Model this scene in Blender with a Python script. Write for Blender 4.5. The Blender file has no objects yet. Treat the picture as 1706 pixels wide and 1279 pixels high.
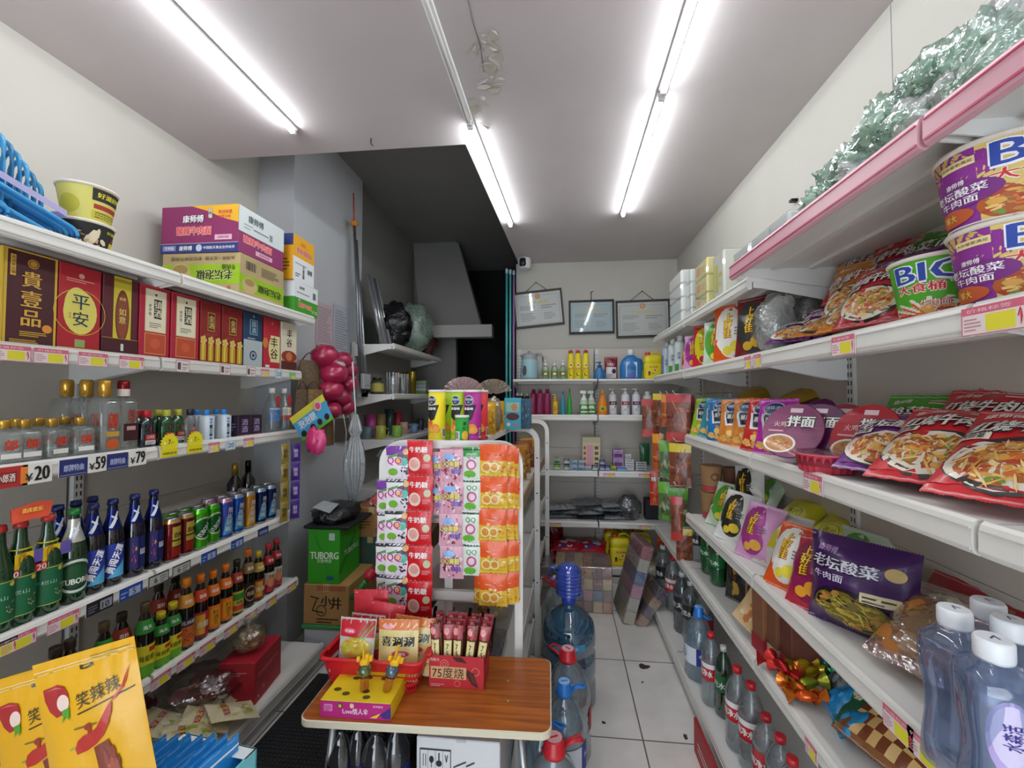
import bpy, math, random
from mathutils import Vector, Matrix, noise
sc = bpy.context.scene
COL = sc.collection
PI = math.pi
# ------------------------------------------------------------------ camera, world, exposure
F_PX, PX0, PY0, CAM_Z = 700.0, 865.0, 639.5, 1.6
YAW, PITCH = math.atan(70/700), math.atan(22/700)
cam_d = bpy.data.cameras.new('camera'); cam = bpy.data.objects.new('camera', cam_d); COL.objects.link(cam)
cam.location = (0, 0, CAM_Z); cam.rotation_euler = (PI/2+PITCH, 0, YAW)
cam_d.sensor_width = 36; cam_d.lens = 36*F_PX/1706; cam_d.shift_x = -12/1706; cam_d.clip_start = .02
sc.camera = cam
sc.view_settings.view_transform = 'Standard'; sc.view_settings.look = 'None'
sc.view_settings.gamma = 1; sc.view_settings.use_curve_mapping = False
sc.view_settings.exposure = 0.5
TUBE_POWER = 35.0
w = bpy.data.worlds.new('world'); sc.world = w; w.use_nodes = True
w.node_tree.nodes['Background'].inputs[0].default_value = (.82, .9, 1, 1)
w.node_tree.nodes['Background'].inputs[1].default_value = 3.6
try:
    sc.cycles.max_bounces = 7; sc.cycles.diffuse_bounces = 4; sc.cycles.glossy_bounces = 3
    sc.cycles.transmission_bounces = 6; sc.cycles.transparent_max_bounces = 14
    sc.cycles.caustics_reflective = False; sc.cycles.caustics_refractive = False
    sc.cycles.sample_clamp_indirect = 4; sc.cycles.use_adaptive_sampling = True; sc.cycles.adaptive_threshold = .03
except Exception: pass
# ------------------------------------------------------------------ sight lines: a column of the photo met with a plane of the shop
_R = Matrix.Rotation(YAW, 3, 'Z') @ Matrix.Rotation(PI/2+PITCH, 3, 'X')
_cr, _cu, _cf = _R @ Vector((1,0,0)), _R @ Vector((0,1,0)), _R @ Vector((0,0,-1))
def ray(px, py): return _cf + _cr*((px-PX0)/F_PX) - _cu*((py-PY0)/F_PX)
def hit(px, py, x=None, y=None, z=None):
    d = ray(px, py)
    t = x/d.x if x is not None else y/d.y if y is not None else (z-CAM_Z)/d.z
    return Vector((d.x*t, d.y*t, CAM_Z+d.z*t))
def atx(px, x, z):
    n = _cr - _cf*((px-PX0)/F_PX)
    return Vector((x, -(x*n.x+(z-CAM_Z)*n.z)/n.y, z))
def aty(px, y, z):
    n = _cr - _cf*((px-PX0)/F_PX)
    return Vector((-(y*n.y+(z-CAM_Z)*n.z)/n.x, y, z))
# ------------------------------------------------------------------ materials
def lin(h):
    h = h.lstrip('#')
    if len(h) == 3: h = ''.join(c*2 for c in h)
    r = []
    for i in (0, 2, 4):
        c = int(h[i:i+2], 16)/255
        r.append(c/12.92 if c <= .04045 else ((c+.055)/1.055)**2.4)
    return (*r, 1)
MATS = {}
def mat(key, rough=.5, metal=0, bump=0, bscale=40, spec=.5, coat=0, col=None, alpha=None, vary=0, vscale=6, dist=.002):
    m = bpy.data.materials.new(key); m.use_nodes = True; nt = m.node_tree; N = nt.nodes; L = nt.links
    b = N['Principled BSDF']; MATS[key] = m
    b.inputs['Roughness'].default_value = rough; b.inputs['Metallic'].default_value = metal
    b.inputs['Specular IOR Level'].default_value = spec; b.inputs['Coat Weight'].default_value = coat
    if col: 
        rgb = N.new('ShaderNodeRGB'); rgb.outputs[0].default_value = lin(col); src = rgb.outputs[0]
    else:
        a = N.new('ShaderNodeAttribute'); a.attribute_name = 'Col'; src = a.outputs['Color']
    tc = N.new('ShaderNodeTexCoord')
    nz = N.new('ShaderNodeTexNoise'); nz.inputs['Scale'].default_value = vscale; nz.inputs['Detail'].default_value = 4
    L.new(tc.outputs['Object'], nz.inputs['Vector'])
    if vary:
        hs = N.new('ShaderNodeHueSaturation'); mr = N.new('ShaderNodeMapRange')
        mr.inputs['From Min'].default_value = .3; mr.inputs['From Max'].default_value = .7
        mr.inputs['To Min'].default_value = 1-vary; mr.inputs['To Max'].default_value = 1+vary*.4
        L.new(nz.outputs['Fac'], mr.inputs['Value']); L.new(mr.outputs['Result'], hs.inputs['Value'])
        L.new(src, hs.inputs['Color']); src = hs.outputs['Color']
    L.new(src, b.inputs['Base Color'])
    if bump:
        n2 = N.new('ShaderNodeTexNoise'); n2.inputs['Scale'].default_value = bscale; n2.inputs['Detail'].default_value = 3
        L.new(tc.outputs['Object'], n2.inputs['Vector'])
        bp = N.new('ShaderNodeBump'); bp.inputs['Strength'].default_value = bump; bp.inputs['Distance'].default_value = dist
        L.new(n2.outputs['Fac'], bp.inputs['Height']); L.new(bp.outputs['Normal'], b.inputs['Normal'])
    return m
def clearmat(key, gloss=.12, rough=.05, bump=0, body=.06, bscale=25, edge=1.0, tint=.3):
    """thin clear plastic: mostly see-through, tinted by Col, with a surface sheen and a little milky body"""
    m = bpy.data.materials.new(key); m.use_nodes = True; nt = m.node_tree; N = nt.nodes; L = nt.links
    MATS[key] = m
    b = N['Principled BSDF']; out = N['Material Output']
    a = N.new('ShaderNodeAttribute'); a.attribute_name = 'Col'
    tr = N.new('ShaderNodeBsdfTransparent'); mx = N.new('ShaderNodeMix'); mx.data_type = 'RGBA'; mx.inputs[0].default_value = tint
    mx.inputs[6].default_value = (.97, .98, .98, 1); L.new(a.outputs['Color'], mx.inputs[7]); L.new(mx.outputs[2], tr.inputs['Color'])
    L.new(a.outputs['Color'], b.inputs['Base Color']); b.inputs['Roughness'].default_value = rough
    gl = N.new('ShaderNodeBsdfGlossy'); gl.inputs['Roughness'].default_value = rough
    lw = N.new('ShaderNodeLayerWeight'); lw.inputs['Blend'].default_value = .35
    ma = N.new('ShaderNodeMath'); ma.operation = 'MULTIPLY_ADD'; ma.inputs[1].default_value = .55*edge; ma.inputs[2].default_value = gloss*.4; ma.use_clamp = True
    L.new(lw.outputs['Facing'], ma.inputs[0])
    m1 = N.new('ShaderNodeMixShader'); m1.inputs[0].default_value = body; L.new(tr.outputs[0], m1.inputs[1]); L.new(b.outputs[0], m1.inputs[2])
    m2 = N.new('ShaderNodeMixShader'); L.new(ma.outputs[0], m2.inputs[0]); L.new(m1.outputs[0], m2.inputs[1]); L.new(gl.outputs[0], m2.inputs[2])
    if bump:
        tc = N.new('ShaderNodeTexCoord'); nz = N.new('ShaderNodeTexNoise'); nz.inputs['Scale'].default_value = bscale
        L.new(tc.outputs['Object'], nz.inputs['Vector'])
        bp = N.new('ShaderNodeBump'); bp.inputs['Strength'].default_value = bump; bp.inputs['Distance'].default_value = .01
        L.new(nz.outputs['Fac'], bp.inputs['Height'])
        for q in (b, gl, lw): L.new(bp.outputs['Normal'], q.inputs['Normal'])
    L.new(m2.outputs[0], out.inputs['Surface'])
    return m
mat('plastic', .35); mat('matte', .75, bump=.1, bscale=200); mat('card', .55, bump=.08, bscale=90, dist=.001)
mat('kraft', .85, bump=.2, bscale=160, vary=.12, vscale=9); mat('film', .3, bump=.45, bscale=24, coat=.12, dist=.005)
mat('foil', .2, metal=.55, bump=.6, bscale=22, dist=.006); mat('metal', .3, metal=1); mat('steel', .38, metal=.85, vary=.1)
mat('shelfpaint', .42, vary=.05, vscale=3); mat('shelflip', .3, vary=.04, vscale=5); mat('rubber', .7, bump=.2)
mat('cloth', .95, bump=.5, bscale=300); mat('bottleglass', .08, coat=.6, spec=.8); mat('crinkle', .25, bump=1.0, bscale=45, dist=.012, coat=.2)
mat('pole', .3, coat=.4); mat('ribbon', .3, bump=.8, bscale=60, coat=.4, vary=.25, vscale=14); mat('wicker', .7, bump=.8, bscale=110, vary=.35, vscale=60)
clearmat('pet', body=.12, tint=.35); clearmat('petblue', gloss=.2, body=.2, bump=.25, tint=.35); clearmat('clearbag', gloss=.35, body=.13, bump=.9, rough=.12, tint=.2)
clearmat('tint', body=.35, gloss=.2, tint=.8); clearmat('glass', body=.03, gloss=.1); clearmat('bagthick', gloss=.35, body=.55, bump=1, bscale=45, rough=.15, tint=.2)
clearmat('water', gloss=.1, body=.06, bump=.35, bscale=18, edge=.7, tint=.3)
# ------------------------------------------------------------------ writing as flat shapes
_TX = {}
def glyphs(s, bold=0.0):
    k = (s, bold)
    if k not in _TX:
        cu = bpy.data.curves.new('txt', 'FONT'); cu.body = s; cu.size = 1; cu.resolution_u = 2; cu.offset = bold
        cu.align_x = 'LEFT'
        o = bpy.data.objects.new('txt', cu); COL.objects.link(o)
        dg = bpy.context.evaluated_depsgraph_get(); me = bpy.data.meshes.new_from_object(o.evaluated_get(dg))
        vs = [(v.co.x, v.co.y) for v in me.vertices]; fs = [tuple(p.vertices) for p in me.polygons]
        bpy.data.objects.remove(o); bpy.data.curves.remove(cu); bpy.data.meshes.remove(me)
        if not vs: vs, fs = [(0,0),(1,0),(1,1),(0,1)], []
        x0 = min(v[0] for v in vs); x1 = max(v[0] for v in vs); y0 = min(v[1] for v in vs); y1 = max(v[1] for v in vs)
        _TX[k] = ([((x-x0)/(x1-x0 or 1), (y-y0)/(y1-y0 or 1)) for x, y in vs], fs, (x1-x0)/((y1-y0) or 1))
    return _TX[k]
class CV:
    """flat artwork on a panel: u 0..1 across, v 0..1 up; asp = panel width / height"""
    def __init__(s, asp=1.0): s.p = []; s.asp = asp
    def rect(s, x0, y0, x1, y1, c, l=1): s.p.append(('r', x0, y0, x1, y1, c, l)); return s
    def ell(s, cx, cy, rx, ry, c, l=2, n=20, a0=0, a1=2*PI):
        pts = [(cx+rx*math.cos(a0+(a1-a0)*i/n), cy+ry*math.sin(a0+(a1-a0)*i/n)) for i in range(n+ (0 if a1-a0 > 6.28 else 1))]
        s.p.append(('f', (cx, cy), pts, c, l)); return s
    def circ(s, cx, cy, r, c, l=2, n=20): return s.ell(cx, cy, r/s.asp, r, c, l, n)      # r in panel heights
    def ring(s, cx, cy, r, t, c, l=2, n=24):
        for i in range(n):
            a, b = 2*PI*i/n, 2*PI*(i+1)/n
            s.poly([(cx+r/s.asp*math.cos(a), cy+r*math.sin(a)), (cx+r/s.asp*math.cos(b), cy+r*math.sin(b)), (cx+(r-t)/s.asp*math.cos(b), cy+(r-t)*math.sin(b)), (cx+(r-t)/s.asp*math.cos(a), cy+(r-t)*math.sin(a))], c, l)
        return s
    def poly(s, pts, c, l=1): s.p.append(('p', pts, c, l)); return s
    def line(s, x0, y0, x1, y1, t, c, l=2):
        dx, dy = (x1-x0)*s.asp, y1-y0; d = math.hypot(dx, dy) or 1; nx, ny = -dy/d*t/2/s.asp, dx/d*t/2
        return s.poly([(x0+nx, y0+ny), (x0-nx, y0-ny), (x1-nx, y1-ny), (x1+nx, y1+ny)], c, l)
    def txt(s, t, cx, cy, h, c, w=None, b=.02, rot=0, l=4, out=None, sk=0):
        g, f, a = glyphs(t, 0); ww = w if w else h*a/s.asp
        k = h*min(max(b, 0), .05)*.8
        if out:
            q = k+h*.06
            for dx, dy in ((1, .6), (-1, .6), (.6, -1), (-.6, -1)): s.p.append(('t', g, f, cx+dx*q/s.asp, cy+dy*q, ww, h, rot, out, l-1, sk))
        if k > 0:
            for dx, dy in ((-1, 0), (1, .3)): s.p.append(('t', g, f, cx+dx*k/s.asp, cy+dy*k, ww, h, rot, c, l, sk))
        else: s.p.append(('t', g, f, cx, cy, ww, h, rot, c, l, sk))
        return s
    def vtxt(s, t, cx, cy, h, c, gap=1.15, **k):
        n = len(t)
        for i, ch in enumerate(t): s.txt(ch, cx, cy+((n-1)/2-i)*h*gap, h, c, **k)
        return s
    def lines(s, x0, y0, x1, y1, n, c, l=2, seed=1, t=.45):
        r = random.Random(seed); d = (y1-y0)/n
        for i in range(n):
            e = x0+(x1-x0)*r.uniform(.6, 1); s.rect(x0, y0+d*i, e, y0+d*(i+t), c, l)
        return s
    def code(s, x0, y0, x1, y1, bg='fff', l=2):
        s.rect(x0, y0, x1, y1, bg, l); r = random.Random(3); x = x0+(x1-x0)*.08
        while x < x1-(x1-x0)*.12:
            t = (x1-x0)*r.choice((.03, .05, .08)); s.rect(x, y0+(y1-y0)*.15, x+t, y1-(y1-y0)*.08, '222', l+1); x += t+(x1-x0)*r.choice((.03, .05))
        return s
    def food(s, cx, cy, rx, ry, pal, n=60, seed=1, base=None, l=3, sz=.16, strand=False):
        r = random.Random(seed)
        if base: s.ell(cx, cy, rx, ry, base, l-1)
        for i in range(n):
            a = r.uniform(0, 2*PI); q = math.sqrt(r.random())*.86; x, y = cx+rx*q*math.cos(a), cy+ry*q*math.sin(a)
            k = sz*r.uniform(.5, 1.2); th = r.uniform(0, PI)
            if strand: ax, bx = k*1.6, k*.16
            else: ax, bx = k, k*r.uniform(.4, .9)
            pts = []
            for j in range(6):
                t = j*PI/3; p, w_ = ax*math.cos(t), bx*math.sin(t)
                pts.append((x+rx*(p*math.cos(th)-w_*math.sin(th)), y+ry*(p*math.sin(th)+w_*math.cos(th))))
            s.poly(pts, r.choice(pal), l+(i % 5)*.35)
        return s
# ------------------------------------------------------------------ mesh builder
class M:
    def __init__(s): s.v = []; s.f = []; s.c = []; s.k = []; s.s = []
    def F(s, idx, c, k='plastic', sm=False): s.f.append(tuple(idx)); s.c.append(c); s.k.append(k); s.s.append(sm)
    def P(s, pts, c, k='plastic', sm=False):
        n = len(s.v); s.v.extend(tuple(p) for p in pts); s.F(range(n, n+len(pts)), c, k, sm); return s
    def box(s, x0, x1, y0, y1, z0, z1, c, k='plastic', ch=0):
        if x1 < x0: x0, x1 = x1, x0
        if y1 < y0: y0, y1 = y1, y0
        if z1 < z0: z0, z1 = z1, z0
        if not ch:
            n = len(s.v); s.v += [(x, y, z) for z in (z0, z1) for y in (y0, y1) for x in (x0, x1)]
            for q in ((0,2,3,1),(4,5,7,6),(0,1,5,4),(2,6,7,3),(0,4,6,2),(1,3,7,5)): s.F([n+i for i in q], c, k)
            return s
        X, Y, Z = (x0, x1), (y0, y1), (z0, z1); n = len(s.v); ix = {}
        for i in (0,1):
            for j in (0,1):
                for l in (0,1):
                    sx, sy, sz = (1-2*i)*ch, (1-2*j)*ch, (1-2*l)*ch
                    for a, p in enumerate(((X[i], Y[j]+sy, Z[l]+sz), (X[i]+sx, Y[j], Z[l]+sz), (X[i]+sx, Y[j]+sy, Z[l]))):
                        ix[i,j,l,a] = len(s.v); s.v.append(p)
        def Q(*q):
            s.F([ix[t] for t in q], c, k)
        for i in (0,1): Q((i,0,0,0),(i,1,0,0),(i,1,1,0),(i,0,1,0)); Q((0,i,0,1),(1,i,0,1),(1,i,1,1),(0,i,1,1)); Q((0,0,i,2),(1,0,i,2),(1,1,i,2),(0,1,i,2))
        for i in (0,1):
            for j in (0,1):
                Q((i,j,0,0),(i,j,1,0),(i,j,1,1),(i,j,0,1)); Q((i,0,j,0),(i,1,j,0),(i,1,j,2),(i,0,j,2)); Q((0,i,j,1),(1,i,j,1),(1,i,j,2),(0,i,j,2))
                for l in (0,1): Q((i,j,l,0),(i,j,l,1),(i,j,l,2))
        return s
    def lathe(s, prof, n=20, c='fff', k='plastic', o=(0,0,0), sm=True, sy=1.0, sq=0, caps=True):
        """prof: (r, z[, colour[, material]]) from bottom to top; sq squares the section off"""
        b = len(s.v)
        for p in prof:
            for i in range(n):
                a = 2*PI*(i+.5)/n; e = 1
                if sq: e = 1/((abs(math.cos(a))**(2+sq*6)+abs(math.sin(a))**(2+sq*6))**(1/(2+sq*6)))
                s.v.append((o[0]+p[0]*e*math.cos(a), o[1]+p[0]*e*math.sin(a)*sy, o[2]+p[1]))
        for j in range(len(prof)-1):
            cc = prof[j][2] if len(prof[j]) > 2 and prof[j][2] else c; kk = prof[j][3] if len(prof[j]) > 3 else k
            for i in range(n): s.F((b+j*n+i, b+j*n+(i+1) % n, b+(j+1)*n+(i+1) % n, b+(j+1)*n+i), cc, kk, sm)
        if caps:
            if prof[0][0] > 1e-4: s.F([b+n-1-i for i in range(n)], prof[0][2] if len(prof[0]) > 2 and prof[0][2] else c, prof[0][3] if len(prof[0]) > 3 else k)
            q = prof[-1]
            if q[0] > 1e-4: s.F([b+(len(prof)-1)*n+i for i in range(n)], q[2] if len(q) > 2 and q[2] else c, q[3] if len(q) > 3 else k)
        return s
    def tube(s, pts, r, n=8, c='fff', k='plastic', closed=False, rr=None):
        P = [Vector(p) for p in pts]; m = len(P); b = len(s.v); up = Vector((0, 0, 1))
        for i, p in enumerate(P):
            t = (P[(i+1) % m]-P[i-1]) if closed or 0 < i < m-1 else (P[1]-P[0] if i == 0 else P[-1]-P[-2])
            t.normalize(); u = t.cross(up)
            if u.length < .05: u = t.cross(Vector((0, 1, 0)))
            u.normalize(); w_ = t.cross(u); q = rr[i] if rr else r
            for j in range(n): a = 2*PI*j/n; s.v.append(tuple(p+u*math.cos(a)*q+w_*math.sin(a)*q))
        for i in range(m if closed else m-1):
            for j in range(n):
                i2 = (i+1) % m; s.F((b+i*n+j, b+i*n+(j+1) % n, b+i2*n+(j+1) % n, b+i2*n+j), c, k, True)
        if not closed: s.F([b+j for j in range(n)][::-1], c, k); s.F([b+(m-1)*n+j for j in range(n)], c, k)
        return s
    def grid(s, fn, nu, nv, c, k='plastic', sm=True, flip=False):
        b = len(s.v)
        for j in range(nv+1):
            for i in range(nu+1): s.v.append(tuple(fn(i/nu, j/nv)))
        for j in range(nv):
            for i in range(nu):
                q = [b+j*(nu+1)+i, b+j*(nu+1)+i+1, b+(j+1)*(nu+1)+i+1, b+(j+1)*(nu+1)+i]
                cc = c((i+.5)/nu, (j+.5)/nv) if callable(c) else c
                s.F(q[::-1] if flip else q, cc, k, sm)
        return s
    def blob(s, o, rx, ry, rz, c, k='plastic', nu=12, nv=8, jit=0, seed=0, fr=3):
        def fn(u, v):
            a, b = 2*PI*u, PI*(v-.5); d = Vector((math.cos(a)*math.cos(b), math.sin(a)*math.cos(b), math.sin(b)))
            q = 1+jit*noise.noise(d*fr+Vector((seed*7.1, seed*3.3, 0)))
            return (o[0]+d.x*rx*q, o[1]+d.y*ry*q, o[2]+d.z*rz*q)
        return s.grid(fn, nu, nv, c, k)
    def tri(s, fn, q, off, c, k, ku, kv, depth=0):
        """a flat triangle of artwork laid on a curved panel: split until it follows the curve"""
        e = [(abs(q[i][0]-q[(i+1) % 3][0])*ku+abs(q[i][1]-q[(i+1) % 3][1])*kv, i) for i in range(3)]; m_, i = max(e)
        if m_ <= 1 or depth > 7: n = len(s.v); s.v.extend(tuple(fn(u, v, off)) for u, v in q); s.F((n, n+1, n+2), c, k); return
        a, b, d = q[i], q[(i+1) % 3], q[(i+2) % 3]; mid = ((a[0]+b[0])/2, (a[1]+b[1])/2)
        s.tri(fn, (a, mid, d), off, c, k, ku, kv, depth+1); s.tri(fn, (mid, b, d), off, c, k, ku, kv, depth+1)
    def art(s, cv, fn, k='card', curved=False, st=.0003, base=.0003, span=None):
        """lay the artwork of cv on a panel; span = turn of a cylinder in radians, curved=2 = a cushion"""
        ku, kv = (0, 0) if not curved else (span/.13, 0) if span else (12, 10) if curved == 2 else (14, 0)
        for i_, p in enumerate(cv.p):
            bo = base+i_*7e-6
            if p[0] == 'r':
                _, x0, y0, x1, y1, c, l = p; nx = max(1, math.ceil(abs(x1-x0)*ku)); ny = max(1, math.ceil(abs(y1-y0)*kv))
                s.grid(lambda u, v: fn(x0+(x1-x0)*u, y0+(y1-y0)*v, bo+st*l), nx, ny, c, k, bool(curved))
            elif p[0] == 'f':
                _, cc, pts, c, l = p; n0 = len(s.v); m = len(pts); s.v.append(tuple(fn(cc[0], cc[1], bo+st*l)))
                R_ = max(max(abs(x-cc[0])*ku+abs(y-cc[1])*kv*.7 for x, y in pts), 1) if curved else 1; nr = min(8, math.ceil(R_))
                for j in range(nr):
                    q = (j+1)/nr
                    for x, y in pts: s.v.append(tuple(fn(cc[0]+(x-cc[0])*q, cc[1]+(y-cc[1])*q, bo+st*l)))
                for i in range(m):
                    s.F((n0, n0+1+i, n0+1+(i+1) % m), c, k, bool(curved))
                    for j in range(nr-1): A, B = n0+1+j*m, n0+1+(j+1)*m; s.F((A+i, B+i, B+(i+1) % m, A+(i+1) % m), c, k, True)
            elif p[0] == 'p':
                P = p[1]
                if curved and (max(x for x, y in P)-min(x for x, y in P))*ku+(max(y for x, y in P)-min(y for x, y in P))*kv > 1.6:
                    cc = (sum(x for x, y in P)/len(P), sum(y for x, y in P)/len(P))
                    for i in range(len(P)): s.tri(fn, (cc, P[i], P[(i+1) % len(P)]), bo+st*p[3], p[2], k, ku, kv)
                else: s.P([fn(x, y, bo+st*p[3]) for x, y in P], p[2], k)
            else:
                _, g, f, cx, cy, ww, h, rot, c, l, sk = p; n0 = len(s.v); co, si = math.cos(rot), math.sin(rot); uv = []
                for x, y in g:
                    X, Y = (x-.5)*ww*cv.asp+(y-.5)*h*sk, (y-.5)*h; uv.append((cx+(X*co-Y*si)/cv.asp, cy+X*si+Y*co))
                if curved and ww*ku/max(1, ww*cv.asp/h)+h*kv > 1.3:
                    for q in f:
                        for t in range(1, len(q)-1): s.tri(fn, (uv[q[0]], uv[q[t]], uv[q[t+1]]), bo+st*l, c, k, ku, kv)
                else:
                    s.v.extend(tuple(fn(u, v, bo+st*l)) for u, v in uv)
                    for q in f: s.F([n0+i for i in q], c, k)
        return s
    def mesh(s, name):
        me = bpy.data.meshes.new(name); me.from_pydata(s.v, [], s.f)
        ks = []; 
        for k in s.k:
            if k not in ks: ks.append(k)
        for k in ks: me.materials.append(MATS[k])
        ki = {k: i for i, k in enumerate(ks)}
        me.polygons.foreach_set('material_index', [ki[k] for k in s.k]); me.polygons.foreach_set('use_smooth', s.s)
        at = me.color_attributes.new('Col', 'FLOAT_COLOR', 'CORNER'); buf = []; cache = {}
        for f, c in zip(s.f, s.c):
            q = cache.get(c)
            if q is None: q = cache[c] = lin(c)
            buf.extend(q*len(f))
        at.data.foreach_set('color', buf); me.update(); return me
def boxmap(face, w, d, h):
    """panel mapping for a box standing on z=0, centred on x,y; face: f(ront -y) b l r t"""
    if face == 'f': return lambda u, v, o: ((u-.5)*w, -d/2-o, v*h)
    if face == 'b': return lambda u, v, o: ((.5-u)*w, d/2+o, v*h)
    if face == 'r': return lambda u, v, o: (w/2+o, (u-.5)*d, v*h)
    if face == 'l': return lambda u, v, o: (-w/2-o, (.5-u)*d, v*h)
    return lambda u, v, o: ((u-.5)*w, (v-.5)*d, h+o)
def cylmap(rf, z0, z1, span=2.2, a0=0):
    def fn(u, v, o):
        th = -PI/2+a0+(u-.5)*span; z = z0+v*(z1-z0); r = (rf(z) if callable(rf) else rf)+o
        return (r*math.cos(th), r*math.sin(th), z)
    return fn
# ------------------------------------------------------------------ linking
def link(name, me, parent=None, loc=(0,0,0), rot=(0,0,0), label=None):
    if isinstance(me, M): me = me.mesh(name)
    o = bpy.data.objects.new(name, me); COL.objects.link(o); o.location = loc; o.rotation_euler = rot
    if parent: o.parent = parent
    if label: o['label'] = label
    return o
def solid(name, me, kind='structure'):
    o = link(name, me); o['kind'] = kind; return o
USED = {}
def thing(name, label, cat, parts, loc=(0,0,0), rot=(0,0,0), group=None, scale=None, same=False):
    """parts: one mesh, or a list of (part name, mesh[, sub-parts[, label]])"""
    if not same:
        if label in USED: print('DUPLICATE LABEL', label)
        USED[label] = 1
    if isinstance(parts, (M, bpy.types.Mesh)): o = link(name, parts)
    else:
        o = bpy.data.objects.new(name, None); COL.objects.link(o); o.empty_display_size = .05
        for p in parts:
            c = link(p[0], p[1], o, label=p[3] if len(p) > 3 else None)
            if len(p) > 2 and p[2]:
                for q in p[2]: link(q[0], q[1], c, label=q[2] if len(q) > 2 else None)
    o.location = loc; o.rotation_euler = (rot if isinstance(rot, (tuple, list)) else (0, 0, rot))
    if scale: o.scale = scale if isinstance(scale, (tuple, list)) else (scale,)*3
    o['label'] = label; o['category'] = cat
    if group: o['group'] = group
    return o
_PR = {}
def proto(fn):
    def g(*a, **k):
        key = (fn.__name__, repr(a), repr(sorted(k.items())))
        if key not in _PR:
            r = fn(*a, **k)
            def cv(p):
                p = list(p); p[1] = p[1].mesh(p[0]) if isinstance(p[1], M) else p[1]
                if len(p) > 2 and p[2]: p[2] = [cv(q) for q in p[2]]
                return tuple(p)
            _PR[key] = r.mesh(fn.__name__) if isinstance(r, M) else [cv(p) for p in r]
        return _PR[key]
    return g
# ================================================================== THE SHOP
XL, XR, YB, ZC = -2.0, 1.13, 4.2, 2.95          # left wall, right wall, back wall, ceiling
YE, XE, ZH = 2.165, -.47, 3.52                   # where the low ceiling ends, its side edge, the higher stair ceiling
XP, YP0, YP1 = -1.75, 2.57, 3.52                 # pillar face and its ends
XW, YW = -1.82, 5.03                             # recessed wall and far wall of the stair corner
def surf(key, col, rough=.6, kind=None):
    m = mat(key, rough, col=col, vary=.05, vscale=2.5, bump=.12, bscale=30, dist=.003); return m
surf('wallpaint', 'c1beb5', .7); surf('ceilpaint', 'cdc5c5', .65); surf('darkwall', '8a8884', .7); surf('unlitblack', '0b0b0c', .8); surf('greywall', 'c2c4c8', .7)
# floor tiles 0.6 m with grout, drawn from object coordinates
def tiles():
    m = bpy.data.materials.new('tiles'); m.use_nodes = True; N = m.node_tree.nodes; L = m.node_tree.links; b = N['Principled BSDF']; MATS['tiles'] = m
    tc = N.new('ShaderNodeTexCoord'); mp = N.new('ShaderNodeMapping'); mp.inputs['Location'].default_value = (-.375, -.26, 0)
    L.new(tc.outputs['Object'], mp.inputs['Vector'])
    br = N.new('ShaderNodeTexBrick'); br.offset = 0; br.inputs['Scale'].default_value = 1; br.inputs['Brick Width'].default_value = .6; br.inputs['Row Height'].default_value = .6
    br.inputs['Mortar Size'].default_value = .0035; br.inputs['Mortar Smooth'].default_value = .1
    br.inputs['Color1'].default_value = lin('efebe6'); br.inputs['Color2'].default_value = lin('ebe7e1'); br.inputs['Mortar'].default_value = lin('6a6660')
    L.new(mp.outputs['Vector'], br.inputs['Vector'])
    nz = N.new('ShaderNodeTexNoise'); nz.inputs['Scale'].default_value = 5; nz.inputs['Detail'].default_value = 8; L.new(tc.outputs['Object'], nz.inputs['Vector'])
    rp = N.new('ShaderNodeMapRange'); rp.inputs[1].default_value = .35; rp.inputs[2].default_value = .7; rp.inputs[3].default_value = 1; rp.inputs[4].default_value = .86; L.new(nz.outputs['Fac'], rp.inputs[0])
    hs = N.new('ShaderNodeHueSaturation'); L.new(br.outputs['Color'], hs.inputs['Color']); L.new(rp.outputs[0], hs.inputs['Value']); L.new(hs.outputs[0], b.inputs['Base Color'])
    b.inputs['Roughness'].default_value = .32
    bp = N.new('ShaderNodeBump'); bp.inputs['Distance'].default_value = .002; bp.inputs['Strength'].default_value = .4; L.new(br.outputs['Fac'], bp.inputs['Height']); bp.invert = True; L.new(bp.outputs[0], b.inputs['Normal'])
tiles()
YF = -2.4
solid('floor', M().box(-2.4, 1.3, YF, 6.2, -.05, 0, 'fff', 'tiles'))
solid('wall_right', M().box(XR, XR+.12, YF, YB+.1, 0, 3.5, 'fff', 'wallpaint').box(XR-.0015, XR, 1.52, 1.523, 2.2, ZC, '999', 'matte'))
solid('wall_left', M().box(XL-.12, XL, YF, YP1, 0, 3.5, 'fff', 'wallpaint'))
g = M(); q = [(-.505, YE), (XR, YE), (XR, YB+.1), (-.42, YB+.1)]      # the lower ceiling's side edge runs slightly askew
g.P([(x, y, ZC) for x, y in q][::-1], 'fff', 'ceilpaint').P([(x, y, 3.6) for x, y in q], 'fff', 'ceilpaint')
for i in range(4): a, b = q[i], q[(i+1) % 4]; g.P([(*a, ZC), (*b, ZC), (*b, 3.6), (*a, 3.6)], 'fff', 'ceilpaint')
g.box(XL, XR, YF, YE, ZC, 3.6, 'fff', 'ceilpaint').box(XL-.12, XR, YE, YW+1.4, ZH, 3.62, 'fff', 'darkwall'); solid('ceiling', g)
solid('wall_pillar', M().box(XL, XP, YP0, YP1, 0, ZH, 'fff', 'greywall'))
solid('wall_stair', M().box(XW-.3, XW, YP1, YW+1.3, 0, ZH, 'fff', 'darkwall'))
solid('wall_back', M().box(XE+.02, XR, YB, YB+.1, 0, ZC, 'fff', 'wallpaint'))
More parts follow.
